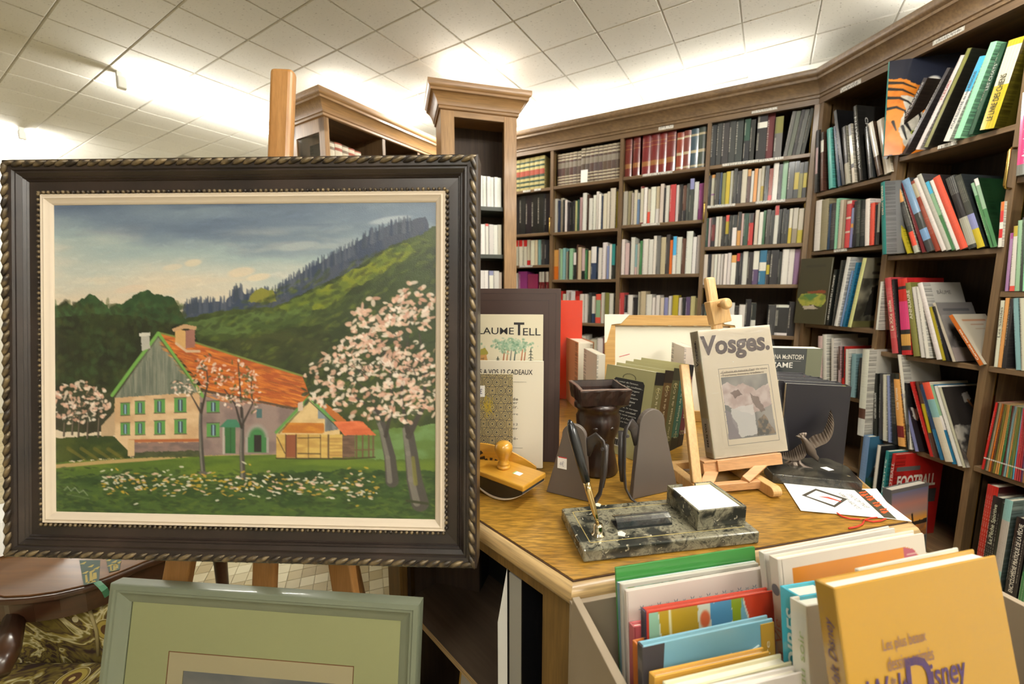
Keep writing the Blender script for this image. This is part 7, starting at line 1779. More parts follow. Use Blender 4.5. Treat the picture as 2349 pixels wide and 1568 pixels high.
for i in range(1500):
    x, y = 430 + R_.rand() * 575, 540 + R_.rand() * 380
    if y > 740 - (x - 430) * .38: P.dab(x, y, 6 + 9 * R_.rand(), 2.5 + 3 * R_.rand(), [(58, 72, 34), (72, 86, 40), (48, 56, 32), (92, 104, 40), (40, 46, 28)][R_.randint(5)], -.5 + R_.normal(0, .3), .4)
lt = [(118, 700), (150, 690), (165, 700), (190, 680), (205, 668), (222, 680), (250, 704), (285, 690), (310, 672), (340, 664), (365, 672), (395, 676), (415, 700), (430, 730), (470, 800), (500, 905), (118, 905)]
P.tex(lt, (56, 82, 46), (40, 62, 36), 30, 24, 6)
P.tex([(118, 730), (200, 716), (300, 724), (420, 742), (470, 800), (500, 1000), (118, 1000)], (44, 50, 26), (32, 32, 20), 40, 30, 10, .9)
for i in range(500):
    x, y = 118 + R_.rand() * 310, 690 + R_.rand() * 190; P.dab(x, y, 7 + 6 * R_.rand(), 4 + 3 * R_.rand(), [(52, 74, 40), (42, 50, 28), (60, 66, 32), (36, 36, 22)][R_.randint(4)], R_.rand() * 3, .45)
# meadow
P.tex([(118, 1075), (300, 1060), (480, 1040), (660, 1050), (1005, 1040), (1005, 1195), (118, 1195)], (92, 112, 40), (74, 96, 38), 90, 16, 3)
P.tex([(780, 1000), (880, 985), (1005, 970), (1005, 1052), (820, 1056)], (84, 108, 52), (100, 128, 76), 40, 20, 4)
P.tex([(118, 1015), (250, 1005), (300, 1020), (300, 1060), (118, 1074)], (44, 58, 28), (66, 76, 32), 30, 20, 4)
for k in range(4): P.line([(150 + k * 32, 1040), (190 + k * 32, 1066)], 9, (112, 98, 40), 6, .6)
P.line([(118, 1084), (230, 1072), (330, 1064), (460, 1050), (640, 1044)], 9, (168, 142, 94), 7)
P.tex([(118, 1110), (300, 1098), (460, 1108), (640, 1090), (800, 1082), (1005, 1080), (1005, 1195), (118, 1195)], (44, 66, 34), (66, 88, 40), 70, 18, 8)
for i in range(1300):
    x, y = 118 + R_.rand() * 887, 1085 + R_.rand() * 110; P.dab(x, y, 5 + 7 * R_.rand(), 1.6 + 2 * R_.rand(), [(52, 74, 36), (40, 58, 32), (84, 100, 40), (62, 84, 44), (36, 50, 30)][R_.randint(5)], R_.normal(0, .25), .5)
P.tex([(590, 1100), (700, 1090), (760, 1100), (700, 1115), (600, 1116)], (36, 52, 28), (44, 60, 32), 20, 6, 4, .7)
# farmhouse
P.poly([(230, 985), (262, 950), (262, 1008), (230, 1010)], (176, 150, 118))
P.tex([(262, 918), (462, 900), (464, 1052), (300, 1050), (262, 1012)], (206, 176, 138), (186, 152, 114), 40, 30, 1)
P.tex([(462, 900), (700, 945), (690, 1045), (464, 1052)], (140, 120, 112), (120, 102, 98), 30, 30, 1)
P.tex([(262, 918), (366, 766), (468, 902)], (122, 124, 108), (92, 98, 86), 7, 60, 1)
for i in range(60):
    x = 275 + R_.rand() * 185; y0 = 915 - abs(0) - (0); P.line([(x, 905), (x + R_.normal(0, 1), 800 + abs(x - 366) * 1.1)], 1.5, [(84, 88, 78), (140, 140, 122), (104, 108, 96)][i % 3], 1.2, .6)
P.tex([(366, 762), (420, 776), (700, 862), (716, 905), (690, 936), (640, 934), (478, 898)], (186, 104, 44), (156, 78, 40), 50, 7, 1)
for i in range(420):
    f, g_ = R_.rand(), R_.rand(); x = 380 + f * 320; y = np.interp(x, [366, 700], [770, 868]) + g_ * np.interp(x, [366, 480, 700], [10, 118, 66]); P.dab(x, y, 10 + 8 * R_.rand(), 1.6, [(206, 122, 48), (214, 138, 60), (150, 76, 40), (176, 92, 44), (120, 70, 40)][R_.randint(5)], .28, .6)
P.line([(366, 762), (430, 778), (560, 820), (700, 862)], 4, (110, 120, 60)); P.line([(470, 898), (560, 915), (690, 940)], 5, (84, 66, 52))
P.line([(256, 912), (310, 838), (366, 764), (412, 830), (470, 912)], 8, (104, 150, 70)); P.line([(262, 916), (366, 772), (464, 906)], 3, (60, 50, 40), alpha=.5)
P.poly([(325, 770), (345, 768), (346, 800), (327, 806)], (166, 162, 150), 1); P.poly([(321, 764), (347, 762), (347, 770), (321, 772)], (190, 186, 172))
P.poly([(406, 752), (430, 758), (430, 800), (406, 785)], (190, 150, 96), 1); P.poly([(430, 758), (452, 752), (452, 796), (430, 800)], (140, 96, 84), 1); P.poly([(398, 754), (428, 742), (456, 748), (454, 756), (430, 752), (402, 760)], (176, 140, 104)); P.line([(408, 788), (432, 806), (462, 806)], 6, (190, 160, 130))
def win(x, y, w_=26, h_=30):
    P.poly([(x - w_ / 2, y - h_ / 2), (x + w_ / 2, y - h_ / 2 - 1), (x + w_ / 2, y + h_ / 2 - 1), (x - w_ / 2, y + h_ / 2)], (86, 138, 70)); P.poly([(x - w_ * .2, y - h_ * .4), (x + w_ * .2, y - h_ * .42), (x + w_ * .2, y + h_ * .4), (x - w_ * .2, y + h_ * .42)], (60, 70, 80)); P.line([(x, y - h_ * .35), (x, y + h_ * .36)], 3, (140, 170, 186)); P.line([(x - w_ / 2, y + h_ / 2 + 1), (x + w_ / 2, y + h_ / 2)], 2, (70, 60, 50)); P.line([(x - w_ / 2, y - h_ / 2 - 1), (x + w_ / 2, y - h_ / 2 - 2)], 2, (70, 66, 60))
for x, y in ((287, 945), (322, 941), (368, 937), (417, 934), (287, 992), (322, 990), (368, 988), (417, 985)): win(x, y, 22 + (x - 287) * .05, 28 + (x - 287) * .04)
win(494, 937, 30, 26); win(494, 992, 30, 32)
P.poly([(595, 940), (607, 940), (607, 962), (595, 962)], (70, 100, 100)); P.poly([(520, 982), (546, 982), (546, 1046), (522, 1046)], (52, 96, 56)); P.line([(518, 984), (518, 1046)], 5, (170, 160, 150)); P.poly([(508, 984), (526, 966), (548, 966), (560, 984)], (62, 116, 90)); P.line([(534, 986), (534, 1044)], 2, (40, 70, 44))
P.dab(596, 1008, 27, 33, (150, 142, 134)); P.poly([(569, 1008), (623, 1008), (623, 1044), (569, 1044)], (150, 142, 134)); P.dab(596, 1010, 21, 27, (62, 112, 66)); P.poly([(575, 1008), (617, 1008), (617, 1043), (575, 1043)], (62, 112, 66)); P.poly([(588, 1002), (606, 1002), (606, 1042), (588, 1042)], (40, 36, 34))
P.tex([(300, 1024), (462, 1020), (464, 1052), (300, 1058)], (132, 108, 100), (108, 92, 88), 24, 8, 2); P.line([(296, 1020), (464, 1016)], 7, (160, 92, 54)); P.poly([(293, 1018), (308, 1018), (308, 1056), (293, 1056)], (196, 166, 124)); P.tex([(308, 1046), (464, 1040), (464, 1056), (308, 1060)], (44, 56, 32), (60, 70, 40), 14, 6, 4, .8)
# barn
P.poly([(726, 912), (760, 930), (800, 965), (800, 985), (716, 912)], (166, 96, 46), 1); P.tex([(662, 972), (716, 914), (786, 985), (786, 1000), (640, 1000), (640, 990)], (206, 178, 128), (190, 160, 112), 24, 20, 1)
P.poly([(736, 938), (752, 938), (752, 962), (736, 962)], (120, 130, 136)); P.tex([(752, 940), (790, 985), (752, 992)], (120, 122, 120), (96, 98, 98), 5, 30); P.tex([(664, 972), (750, 972), (750, 996), (652, 996)], (190, 128, 50), (170, 104, 44), 30, 5, 1); P.line([(640, 995), (716, 912), (796, 992)], 7, (92, 140, 72)); P.line([(646, 997), (716, 920), (790, 990)], 2, (50, 60, 40))
P.tex([(770, 968), (836, 966), (868, 998), (796, 1000)], (206, 110, 70), (186, 92, 56), 30, 6, 1)
P.tex([(640, 1000), (792, 998), (792, 1052), (640, 1056)], (196, 164, 92), (176, 140, 76), 30, 8)
P.poly([(662, 1000), (686, 1000), (686, 1054), (662, 1054)], (130, 76, 52)); P.line([(662, 1000), (662, 1054)], 2, (70, 50, 36)); P.line([(686, 1000), (686, 1054)], 3, (80, 56, 40)); P.line([(714, 1000), (714, 1054)], 2, (100, 76, 46)); P.line([(742, 1000), (742, 1054)], 2, (90, 70, 44)); P.line([(760, 1000), (760, 1054)], 4, (90, 70, 50)); P.line([(690, 1044), (742, 1044)], 2.5, (60, 46, 34)); P.line([(690, 1008), (742, 1006)], 2, (70, 54, 38)); P.line([(642, 1006), (660, 1044)], 2, (70, 54, 38))
for k in range(6): P.line([(762, 1008 + k * 8), (790, 1007 + k * 8)], 1.6, (150, 116, 64))
P.tex([(792, 1000), (820, 999), (820, 1050), (792, 1053)], (110, 86, 70), (90, 70, 58), 20, 6); 
for x in (824, 838, 852, 862): P.line([(x, 1000), (x, 1050)], 4, (100, 76, 56))
P.line([(820, 1034), (864, 1032)], 3, (100, 76, 56)); P.line([(640, 1056), (800, 1055), (866, 1050)], 3, (60, 50, 36)); P.poly([(690, 926), (702, 922), (702, 942), (690, 946)], (190, 170, 150))
# trees with blossom
def trunk(pts, w0, w1, c1=(118, 112, 104), c2=(70, 66, 62)):
    P.line(pts, w0, c2, w1); P.line([(x - w0 * .18, y) for x, y in pts], w0 * .4, c1, w1 * .4, .8)
BL = [(222, 198, 178), (214, 172, 150), (200, 160, 140), (226, 210, 196), (186, 140, 120), (206, 186, 170)]
def blossom(cx, cy, rx, ry, n, s=5, dark=None, shape=None):
    for i in range(int(n * .62)):
        a_, q_ = R_.rand() * 6.283, R_.rand() ** .6; x, y = cx + rx * q_ * math.cos(a_), cy + ry * q_ * math.sin(a_)
        if shape and not shape(x, y): continue
        P.dab(x, y, s * (.5 + .9 * R_.rand()), s * (.3 + .4 * R_.rand()), BL[R_.randint(6)] if not dark or R_.rand() > .35 else dark, R_.normal(-.4, .7), .85)
for x, y0 in ((140, 1010), (175, 1012), (196, 1015), (222, 1012), (160, 1006)): trunk([(x, y0), (x + 3, 960), (x + 8, 915)], 5, 3, (130, 116, 100), (60, 52, 44))
blossom(180, 930, 72, 52, 420, 7, (52, 58, 40), lambda x, y: x < 258)
trunk([(470, 1096), (466, 1040), (464, 980), (466, 930)], 12, 7); P.line([(465, 950), (440, 905)], 5, (60, 52, 46), 2); P.line([(466, 950), (482, 880), (478, 840)], 6, (60, 52, 46), 2); P.dab(470, 1094, 12, 5, (90, 84, 78))
blossom(430, 890, 40, 22, 70, 5, (70, 76, 56)); blossom(475, 850, 26, 42, 80, 5, (70, 76, 56))
trunk([(563, 1102), (560, 1040), (562, 980), (560, 940)], 13, 7); P.line([(560, 985), (545, 930), (520, 895)], 6, (56, 48, 44), 2); P.line([(561, 980), (585, 930), (582, 870)], 5, (56, 48, 44), 2); P.line([(560, 960), (556, 880), (552, 830)], 5, (56, 48, 44), 2)
blossom(545, 880, 46, 62, 170, 5, (80, 84, 50)); blossom(585, 900, 18, 50, 60, 5, (80, 84, 50))
trunk([(905, 1105), (900, 1050), (885, 985), (868, 940)], 30, 16); P.line([(890, 1000), (905, 930), (900, 850), (880, 780)], 9, (58, 52, 48), 3); P.line([(880, 960), (850, 900), (800, 850)], 8, (58, 52, 48), 2); P.line([(866, 940), (820, 910), (760, 890)], 6, (58, 52, 48), 2)
trunk([(968, 1155), (955, 1100), (948, 1040), (940, 985)], 40, 24); P.line([(942, 1000), (975, 930), (980, 850), (965, 760)], 14, (62, 56, 52), 3); P.line([(940, 990), (925, 910), (935, 820), (945, 720)], 10, (58, 52, 48), 2); P.line([(958, 1110), (952, 1050)], 10, (120, 116, 50), 8, .7); P.line([(938, 1150), (985, 1156)], 6, (52, 56, 36))
ins = lambda x, y: x < 1003 and y > 642 + abs(x - 945) * .85 * (x < 945) + max(0, x - 975) * 1.5 - (40 if 800 < x < 880 else 0)
for (cx, cy, rx, ry, n) in ((945, 700, 62, 64, 190), (850, 740, 70, 62, 210), (780, 830, 90, 60, 230), (900, 830, 110, 80, 330), (960, 870, 60, 80, 180), (760, 905, 60, 34, 110), (840, 930, 70, 40, 120), (930, 930, 80, 40, 130)):
    blossom(cx, cy, rx, ry, n, 8, (50, 60, 40), ins)
for i in range(60):
    a_ = R_.rand() * 3.14; x, y = 900 + 110 * math.cos(a_) * R_.rand(), 860 - 120 * math.sin(a_) * R_.rand(); P.line([(x, y), (x + R_.normal(0, 14), y - 14)], 2.5, (54, 48, 44), 1, .8)
for (cx, cy, rx, ry, n) in ((930, 720, 60, 60, 70), (830, 790, 100, 80, 110), (920, 860, 90, 80, 120)): blossom(cx, cy, rx, ry, n, 8, None, ins)
# flowers in the grass
for i in range(330):
    x = 230 + R_.rand() * 640; y = 1118 + R_.normal(0, 16); P.dab(x, y, 3 + 5 * R_.rand(), 1.4 + 1.2 * R_.rand(), [(214, 206, 190), (206, 170, 150), (186, 150, 50), (196, 190, 170), (176, 140, 60)][R_.randint(5)], R_.normal(0, .3), .85)
for x in (645, 700, 770, 830): P.dab(x, 1130 + R_.normal(0, 8), 9, 2.6, (214, 180, 160), .1)
P.line([(140, 1140), (148, 1132), (156, 1142), (166, 1134), (176, 1146), (186, 1140), (196, 1152)], 2, (140, 144, 126), alpha=.8); P.line([(146, 1150), (200, 1160)], 1.4, (120, 126, 108), alpha=.7)
P.a = P.a * (0.985 + 0.03 * P.noise(3, 3, 1)[..., None])
g_ = 0.068
P.obj('canvas', MAT['oil'], pic, (g_, 0.0195, g_), (1, 0, 0), (0, 0, 1), FW - 2 * g_, FH - 2 * g_)['label'] = 'painted canvas of a farmhouse below wooded hills'
m = MB(); m.box(0.03, FW - 0.03, 0.026, 0.042, 0.03, FH - 0.03); m.build('backing_board', MAT['crate'], pic)

# ------------------------------------------------------------------ floor easel carrying it
fe = empty('floor_easel', Matrix.Translation((-0.5, 0.75, 0)), 'tall beech floor easel carrying the oil painting', 'easel')
FI = Matrix.Translation((0.5, -0.75, 0))
def ep(name, p, q, wx, wy, mat='easel', side=(1, 0, 0), bev=0.004):
    m = MB(); bar(m, p, q, wx, wy, side); return m.build(name, MAT[mat], fe, FI, bevel=bev, bseg=3)
yf = lambda z: 0.748 + (z - 0.7) * 0.118
XZ = lambda px, z: (px - 1174.5) / FPX * (yf(z) * math.cos(PITCH) - (z - HC) * math.sin(PITCH))
top = at(651, 162, yf(1.64) + .01)
ep('mast', (-0.515, yf(0.0), 0.001), (top.x, top.y, top.z), 0.045, 0.022, bev=0.008)
ep('front_leg', (-0.79, yf(0.0), 0.001), (-0.54, yf(1.25), 1.25), 0.050, 0.020)
ep('front_leg', (-0.235, yf(0.0), 0.001), (-0.42, yf(1.25), 1.25), 0.050, 0.020, side=(1, -.25, 0))
ep('rear_leg', (-0.47, 1.22, 0.001), (-0.475, yf(1.3) + .03, 1.30), 0.048, 0.020)
for z in (0.30, 0.86, 1.22):
    x0, x1 = -0.79 + 0.2 * z, -0.235 - 0.148 * z
    ep('cross_brace', (x0, yf(z) + 0.022, z), (x1, yf(z) + 0.022, z), 0.035, 0.016, side=(0, 0, 1), bev=.002)
for x in (-0.56, -0.42):
    ep('support_block', (x, yf(0.9) - 0.055, 0.905), (x, yf(0.9) + 0.0, 0.900), 0.03, 0.03, bev=.002)

# ------------------------------------------------------------------ green framed watercolour leaning on the floor
GW, GH = 0.592, 0.700
gl_ = at(250, 1338, 0.70)
GR = Matrix.Rotation(math.radians(-5), 3, 'Z') @ Matrix.Rotation(math.radians(-13.5), 3, 'X')
go = gl_ - GR @ Vector((0, 0, GH)); k = (0.0008 - go.z)
GM = Matrix.Translation((go.x, go.y, go.z)) @ GR.to_4x4()
if go.z < 0.0008: GH = (gl_.z - 0.0008) / (GR @ Vector((0, 0, 1))).z; go = gl_ - GR @ Vector((0, 0, GH)); GM = Matrix.Translation(go) @ GR.to_4x4()
gp_ = empty('framed_watercolour', GM, 'watercolour in a grey-green frame with pale green mount, leaning on the floor', 'picture')
MAT['gframe'] = plain('grey_green_frame', rgb(112, 118, 98), 0.42, 0, 0.25)
rails([(0.0, 0.004), (0.002, 0.001), (0.010, 0.0), (0.012, 0.003), (0.016, 0.003), (0.018, 0.0055), (0.026, 0.009), (0.034, 0.0115), (0.036, 0.014), (0.036, 0.026), (0.0, 0.026)], GW, GH, 'frame_rail', MAT['gframe'], gp_)
def mount(name, a, b, d, c):
    return rails([(a, d), (b, d), (b, d + .0015), (a, d + .0015)], GW, GH, name, plain(name + '_card', rgb(c), 0.7), gp_, smooth=1)
mount('mount', 0.034, 0.118, 0.0165, (186, 188, 134)); mount('inner_mount', 0.1185, 0.1195, 0.0163, (150, 100, 60)); mount('inner_mount', 0.1195, 0.150, 0.0172, (206, 192, 150))
P = Paint(140, 140, 0, 0, 10, 12, seed=41, bg=(110, 112, 116))
n_ = P.noise(2.4, 1.5, 4)[..., None]; P.a = np.array((92, 100, 108)) / 255. * (1 - n_) + np.array((176, 166, 152)) / 255. * n_
P.blend(np.clip((P.noise(2, 1.2, 3) - .5) * 4, 0, 1) * np.clip((P.Y - .8) / 1, 0, 1) * .7, (190, 160, 136))
P.tex([(0, 3.2), (10, 2.6), (10, 12), (0, 12)], (90, 84, 60), (130, 116, 80), 1.5, 1, .3)
for i in range(420):
    x = 4.6 + R_.rand() * 5.4; y = 1.5 + R_.rand() * 2.2
    if y > 2.6 - 1.4 * math.exp(-((x - 7.6) ** 2) / 1.2) - .8 * math.exp(-((x - 9.6) ** 2) / .4) - .5 * math.exp(-((x - 5.4) ** 2) / .3): P.dab(x, y, .22, .14, [(66, 70, 62), (84, 88, 76), (56, 60, 54)][R_.randint(3)], R_.rand() * 3, .6)
P.obj('watercolour_sheet', MAT['print'], gp_, (0.148, 0.0185, 0.148), (1, 0, 0), (0, 0, 1), GW - .296, GH - .296)
m = MB(); m.box(0.033, GW - 0.033, 0.0142, 0.0156, 0.033, GH - 0.033)
def paneglass():
    m_, nt, b = newmat('picture_glass'); tr = nt.nodes.new('ShaderNodeBsdfTransparent'); gl = nt.nodes.new('ShaderNodeBsdfGlossy'); gl.inputs['Roughness'].default_value = 0.02
    mx = nt.nodes.new('ShaderNodeMixShader'); fr = nt.nodes.new('ShaderNodeFresnel'); fr.inputs[0].default_value = 1.45
    nt.links.new(fr.outputs[0], mx.inputs[0]); nt.links.new(tr.outputs[0], mx.inputs[1]); nt.links.new(gl.outputs[0], mx.inputs[2]); nt.links.new(mx.outputs[0], nt.nodes['Material Output'].inputs[0]); return m_
MAT['pane'] = paneglass()
m = MB(); m.add([(0.034, 0.0150, 0.034), (GW - 0.034, 0.0150, 0.034), (GW - 0.034, 0.0150, GH - 0.034), (0.034, 0.0150, GH - 0.034)], [(0, 1, 2, 3)]); m.build('glass_pane', MAT['pane'], gp_)
m = MB(); m.box(0.01, GW - 0.01, 0.021, 0.025, 0.01, GH - 0.01); m.build('backing_board', MAT['crate'], gp_)

# ------------------------------------------------------------------ rounded side table with bookmarks, tapestry chair below
MAT['mahog'] = wood('side_table_wood', rgb(92, 58, 26), rgb(126, 84, 40), 0, 14, 0.08, 0.5, 0.08, 0.12)
MAT['mahog_d'] = wood('side_table_edge', rgb(52, 32, 20), rgb(74, 46, 28), 0, 14, 0.08, 0.3, 0.4, 0.12)
zt2 = 0.50
edge = [(0, 1372), (60, 1369), (125, 1360), (190, 1345), (240, 1327), (285, 1309), (330, 1290)]
pts = [onz(x, y, zt2) for x, y in edge]
pts = [Vector((-1.42, pts[0].y + .02, zt2))] + [Vector((-1.22, pts[0].y + .004, zt2))] + pts
lastp = pts[-1]; pts += [Vector((lastp.x + .06, lastp.y + .06, zt2)), Vector((lastp.x + .04, 1.40, zt2)), Vector((-1.42, 1.40, zt2))]
ct = sum(pts, Vector()) / len(pts)
st = empty('side_table', Matrix.Translation((ct.x, ct.y, 0)), 'rounded mahogany side table at lower left behind the paintings', 'table')
STI = Matrix.Translation((-ct.x, -ct.y, 0)); pl2 = [(p.x, p.y) for p in pts]
def grow(pl, d):
    out = []; n = len(pl)
    for i in range(n):
        a, b, c = Vector(pl[i - 1]), Vector(pl[i]), Vector(pl[(i + 1) % n]); d1 = (b - a).normalized(); d2 = (c - b).normalized(); n1 = Vector((d1.y, -d1.x)); n2 = Vector((d2.y, -d2.x)); k_ = (n1 + n2).normalized(); out.append((b.x + k_.x * d, b.y + k_.y * d))
    return out
m = MB(); m.prism(grow(pl2, -.008), zt2 - .012, zt2); m.build('table_top', MAT['mahog'], st, STI)
m = MB(); m.prism(grow(pl2, .004), zt2 - .018, zt2 - .003); m.build('edge_moulding', MAT['mahog_d'], st, STI, bevel=.004, bseg=3)
m = MB(); m.prism(grow(pl2, -.012), zt2 - .075, zt2 - .018); m.build('apron', MAT['mahog_d'], st, STI)
for x, y in ((-1.36, 1.34), (lastp.x - .04, 1.32), (-1.36, pts[1].y + .06)):
    m = MB(); m.lathe([(.022, .0005), (.016, .02), (.020, .25), (.024, zt2 - .08)], 14, Matrix.Translation((x, y, 0))); m.build('leg', MAT['mahog_d'], st, STI, smooth=True)
def bookmark(q, label):
    ps = [onz(x, y, zt2 + .0012) for x, y in q]; c = sum(ps, Vector()) / 4
    r_ = empty('bookmark', Matrix.Translation((c.x, c.y, zt2)), label, 'bookmark', 'green and gold bookmarks on the side table'); I_ = Matrix.Translation((-c.x, -c.y, -zt2))
    m = MB(); m.prism([(p.x, p.y) for p in (ps if (ps[1] - ps[0]).cross(ps[2] - ps[1]).z > 0 else ps[::-1])], zt2 + .0004, zt2 + .0012); m.build('card', inkmat((26, 58, 42)), r_, I_)
    def W_(u, v): return ps[3].lerp(ps[2], u).lerp(ps[0].lerp(ps[1], u), v)
    m = MB()
    for (u, v, s_) in ((.18, .86, .045), (.55, .72, .05), (.85, .62, .05), (.22, .46, .045), (.6, .5, .03)):
        c_ = W_(u, v); m.add([(c_.x - .006, c_.y - .004, zt2 + .0014), (c_.x + .006, c_.y - .004, zt2 + .0014), (c_.x + .002, c_.y + .006, zt2 + .0014), (c_.x - .002, c_.y + .006, zt2 + .0014)], [(0, 1, 2, 3)])
    for (u, v, du, dv) in ((.22, .22, .08, .16), (.5, .26, .1, .22), (.72, .28, .14, .15), (.5, .06, .3, .03)):
        q_ = [W_(u - du, v - dv), W_(u + du, v - dv * .8), W_(u + du * .8, v + dv), W_(u - du * .6, v + dv * .9)]; m.add([(p.x, p.y, zt2 + .0014) for p in q_], [(0, 1, 2, 3)])
    o_ = m.build('gold_emblem', inkmat((160, 140, 50)), r_, I_); o_['kind'] = 'stuff'
    return r_, I_
b1, i1 = bookmark([(182, 1284), (230, 1284), (227, 1334), (192, 1341)], 'green bookmark with gold bees and eagle, nearer the table edge')
m = MB(); m.tube([onz(222, 1334, zt2 + .003), onz(232, 1343, zt2 + .004), onz(240, 1352, zt2 - .005), onz(247, 1366, zt2 - .03)], .006, 6, flat=.12); m.build('ribbon', inkmat((70, 130, 96)), b1, i1)
b2_, i2 = bookmark([(243, 1280), (279, 1280), (274, 1306), (250, 1312)], 'green bookmark with gold emblem, half hidden below the painting')
# pleated white shade at the left edge
c_ = onz(-30, 1284, zt2); m = MB()
seg = 72; vs = []
for (r_, z_) in ((.105, .004), (.085, .09)):
    for k in range(seg): a_ = 2 * math.pi * k / seg; rr = r_ * (1 + (.03 if k % 2 else -.03)); vs.append((rr * math.cos(a_), rr * math.sin(a_), z_))
m.add(vs, [(k, (k + 1) % seg, seg + (k + 1) % seg, seg + k) for k in range(seg)] + [tuple(range(seg, 2 * seg))])
o = m.build('pleated_shade', MAT['white_card'], None, Matrix.Translation((c_.x - .02, c_.y + .10, zt2 + .001))); tag(o, 'white pleated shade on the side table at the left edge', 'lampshade')
def tapestry():
    m, nt, b = newmat('tapestry')
    tc = N(nt, 'ShaderNodeTexCoord'); nz = N(nt, 'ShaderNodeTexNoise', Scale=9.0, Detail=3.0, Distortion=2.2); nt.links.new(tc.outputs['Object'], nz.inputs['Vector'])
    r = ramp(nt, [(.36, rgb(54, 34, 26)), (.42, rgb(116, 100, 40)), (.47, rgb(60, 38, 28)), (.52, rgb(150, 132, 56)), (.56, rgb(206, 196, 152)), (.60, rgb(122, 108, 44)), (.68, rgb(72, 46, 30))]); nt.links.new(nz.outputs['Fac'], r.inputs[0])
    vo = N(nt, 'ShaderNodeTexVoronoi', Scale=11.0); nt.links.new(tc.outputs['Object'], vo.inputs['Vector'])
    r2 = ramp(nt, [(.0, rgb(200, 180, 110)), (.10, rgb(90, 60, 30)), (.2, rgb(170, 150, 70)), (.3, rgb(130, 112, 50)), (.34, rgb(210, 200, 160))], 'CONSTANT'); nt.links.new(vo.outputs['Distance'], r2.inputs[0])
    cmp_ = N(nt, 'ShaderNodeMath', operation='LESS_THAN'); cmp_.inputs[1].default_value = .36; nt.links.new(vo.outputs['Distance'], cmp_.inputs[0])
    mx = N(nt, 'ShaderNodeMix', data_type='RGBA'); nt.links.new(cmp_.outputs[0], mx.inputs[0]); nt.links.new(r.outputs[0], mx.inputs[6]); nt.links.new(r2.outputs[0], mx.inputs[7]); nt.links.new(mx.outputs[2], b.inputs['Base Color'])
    b.inputs['Roughness'].default_value = .95
    return m
MAT['tapestry'] = tapestry()
sa = onz(-60, 1568, 0.28); sbp = onz(240, 1568, 0.28)
chair = empty('upholstered_chair', Matrix.Translation((-1.0, 0.86, 0)), 'low chair in brown and gold floral tapestry under the side table', 'chair'); CHI = Matrix.Translation((1.0, -0.86, 0))
m = MB(); m.box(-1.40, -0.63, 0.66, 0.945, 0.15, 0.28); m.build('seat_cushion', MAT['tapestry'], chair, CHI, bevel=.03, bseg=4)
m = MB(); m.box(-1.40, -0.66, 0.95, 1.04, 0.12, 0.418); m.build('backrest', MAT['tapestry'], chair, CHI, bevel=.02, bseg=4)
for x0 in (-1.07, -0.99):
    m = MB(); m.tube([(x0, .948, .28), (x0 + .004, .948, .35), (x0 - .006, .948, .41)], .004, 6); m.build('piping', plain('gold_piping', rgb(150, 136, 90), .8) if x0 < -1 else MAT['lining'], chair, CHI, smooth=True)
aw = at(12, 1500, 0.80)
m = MB(); m.tube([(aw.x - .10, aw.y + .10, aw.z + .0), (aw.x, aw.y, aw.z), (aw.x + .018, aw.y - .03, aw.z - .02)], [.02, .024, .018], 12); m.build('arm', MAT['mahog_d'], chair, CHI, smooth=True)
m = MB(); m.box(-1.40, -0.66, 0.68, 1.03, 0.10, 0.15); m.build('seat_rail', MAT['mahog_d'], chair, CHI, bevel=.01)
for x in (-1.37, -0.69):
    for y in (0.70, 1.01):
        m = MB(); m.lathe([(.016, .0005), (.02, .05), (.024, .10)], 12, Matrix.Translation((x, y, 0))); m.build('leg', MAT['mahog_d'], chair, CHI, smooth=True)

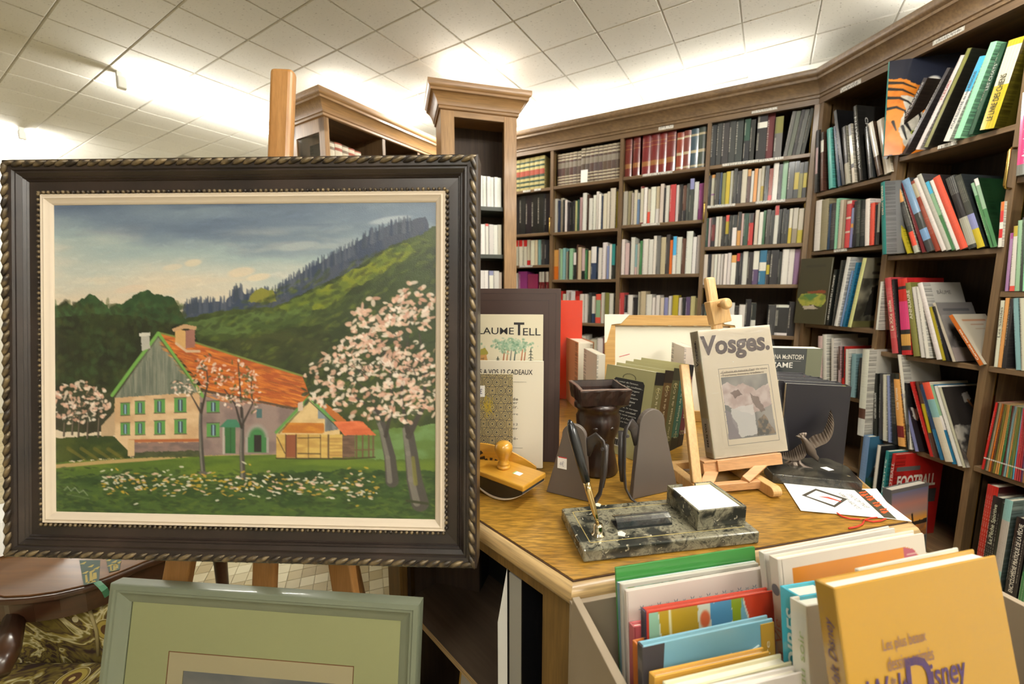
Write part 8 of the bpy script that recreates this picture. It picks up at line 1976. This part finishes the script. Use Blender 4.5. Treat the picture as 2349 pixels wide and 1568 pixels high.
# ------------------------------------------------------------------ things on the table's open side shelf
zsf = 0.353
L0, L5 = hb[0], hb[5]; fdir = (L5 - L0).normalized(); finn = Vector((fdir.y, -fdir.x, 0))
if finn.dot(HC_ - L0) < 0: finn = -finn
bo = L0 + fdir * 0.135 + finn * 0.012
GBM = frame(Vector((bo.x, bo.y, zsf)), finn, fdir, Vector((0, 0, 1)))
gbk = empty('atlas_volume', GBM, 'large grey-paged volume with open jacket on the table\'s side shelf', 'book')
m = MB(); m.box(0, 0.21, 0.0, 0.036, 0.0, 0.315); m.build('page_block', plain('grey_paper', rgb(156, 152, 142), 0.7), gbk, bevel=.002)
m = MB(); m.box(-0.001, 0.212, 0.0365, 0.039, 0, 0.32); m.build('cover', MAT['black'], gbk)
m = MB(); m.box(-0.001, 0.212, -0.003, -0.0005, 0, 0.32); m.build('cover', MAT['black'], gbk)
m = MB(); m.add([(0.0, 0.041, 0.32), (0.0, 0.041, 0.0), (-0.012, 0.056, 0.0), (-0.012, 0.056, 0.20), (0.0, 0.0405, 0.32), (0, .0405, 0), (-.012, .0555, 0), (-.012, .0555, .2)], [(0, 1, 2, 3), (7, 6, 5, 4), (0, 3, 7, 4), (2, 1, 5, 6), (3, 2, 6, 7), (1, 0, 4, 5)]); m.build('jacket_flap', MAT['white_card'], gbk)
bo = L0 + fdir * 0.40 + finn * 0.03
ob = facebook('picture_book', frame(Vector((bo.x, bo.y, 0.0715)), -fdir, finn, Vector((0, 0, 1))) @ Matrix.Rotation(math.radians(-8), 4, 'X'), 0.16, 0.235, .012, (150, 120, 60), 'small gold-bordered book below the table\'s side shelf')
P = Paint(60, 80, 0, 0, 6, 8, seed=51, bg=(186, 150, 60)); P.poly([(.3, .3), (5.7, .3), (5.7, 7.7), (.3, 7.7)], (196, 190, 176)); P.dab(1.6, 1.3, .7, .6, (50, 48, 46)); P.dab(1.6, 1.3, .45, .38, (170, 165, 150)); P.line([(2.6, .8), (2.6, 1.9), (3.2, 1.9)], .25, (50, 48, 46)); P.line([(3.4, 1.0), (4.2, 1.0), (4.2, 2)], .25, (60, 58, 56))
P.obj('cover_print', MAT['print'], ob, (0, -.0006, 0), (1, 0, 0), (0, 0, 1), .16, .235)
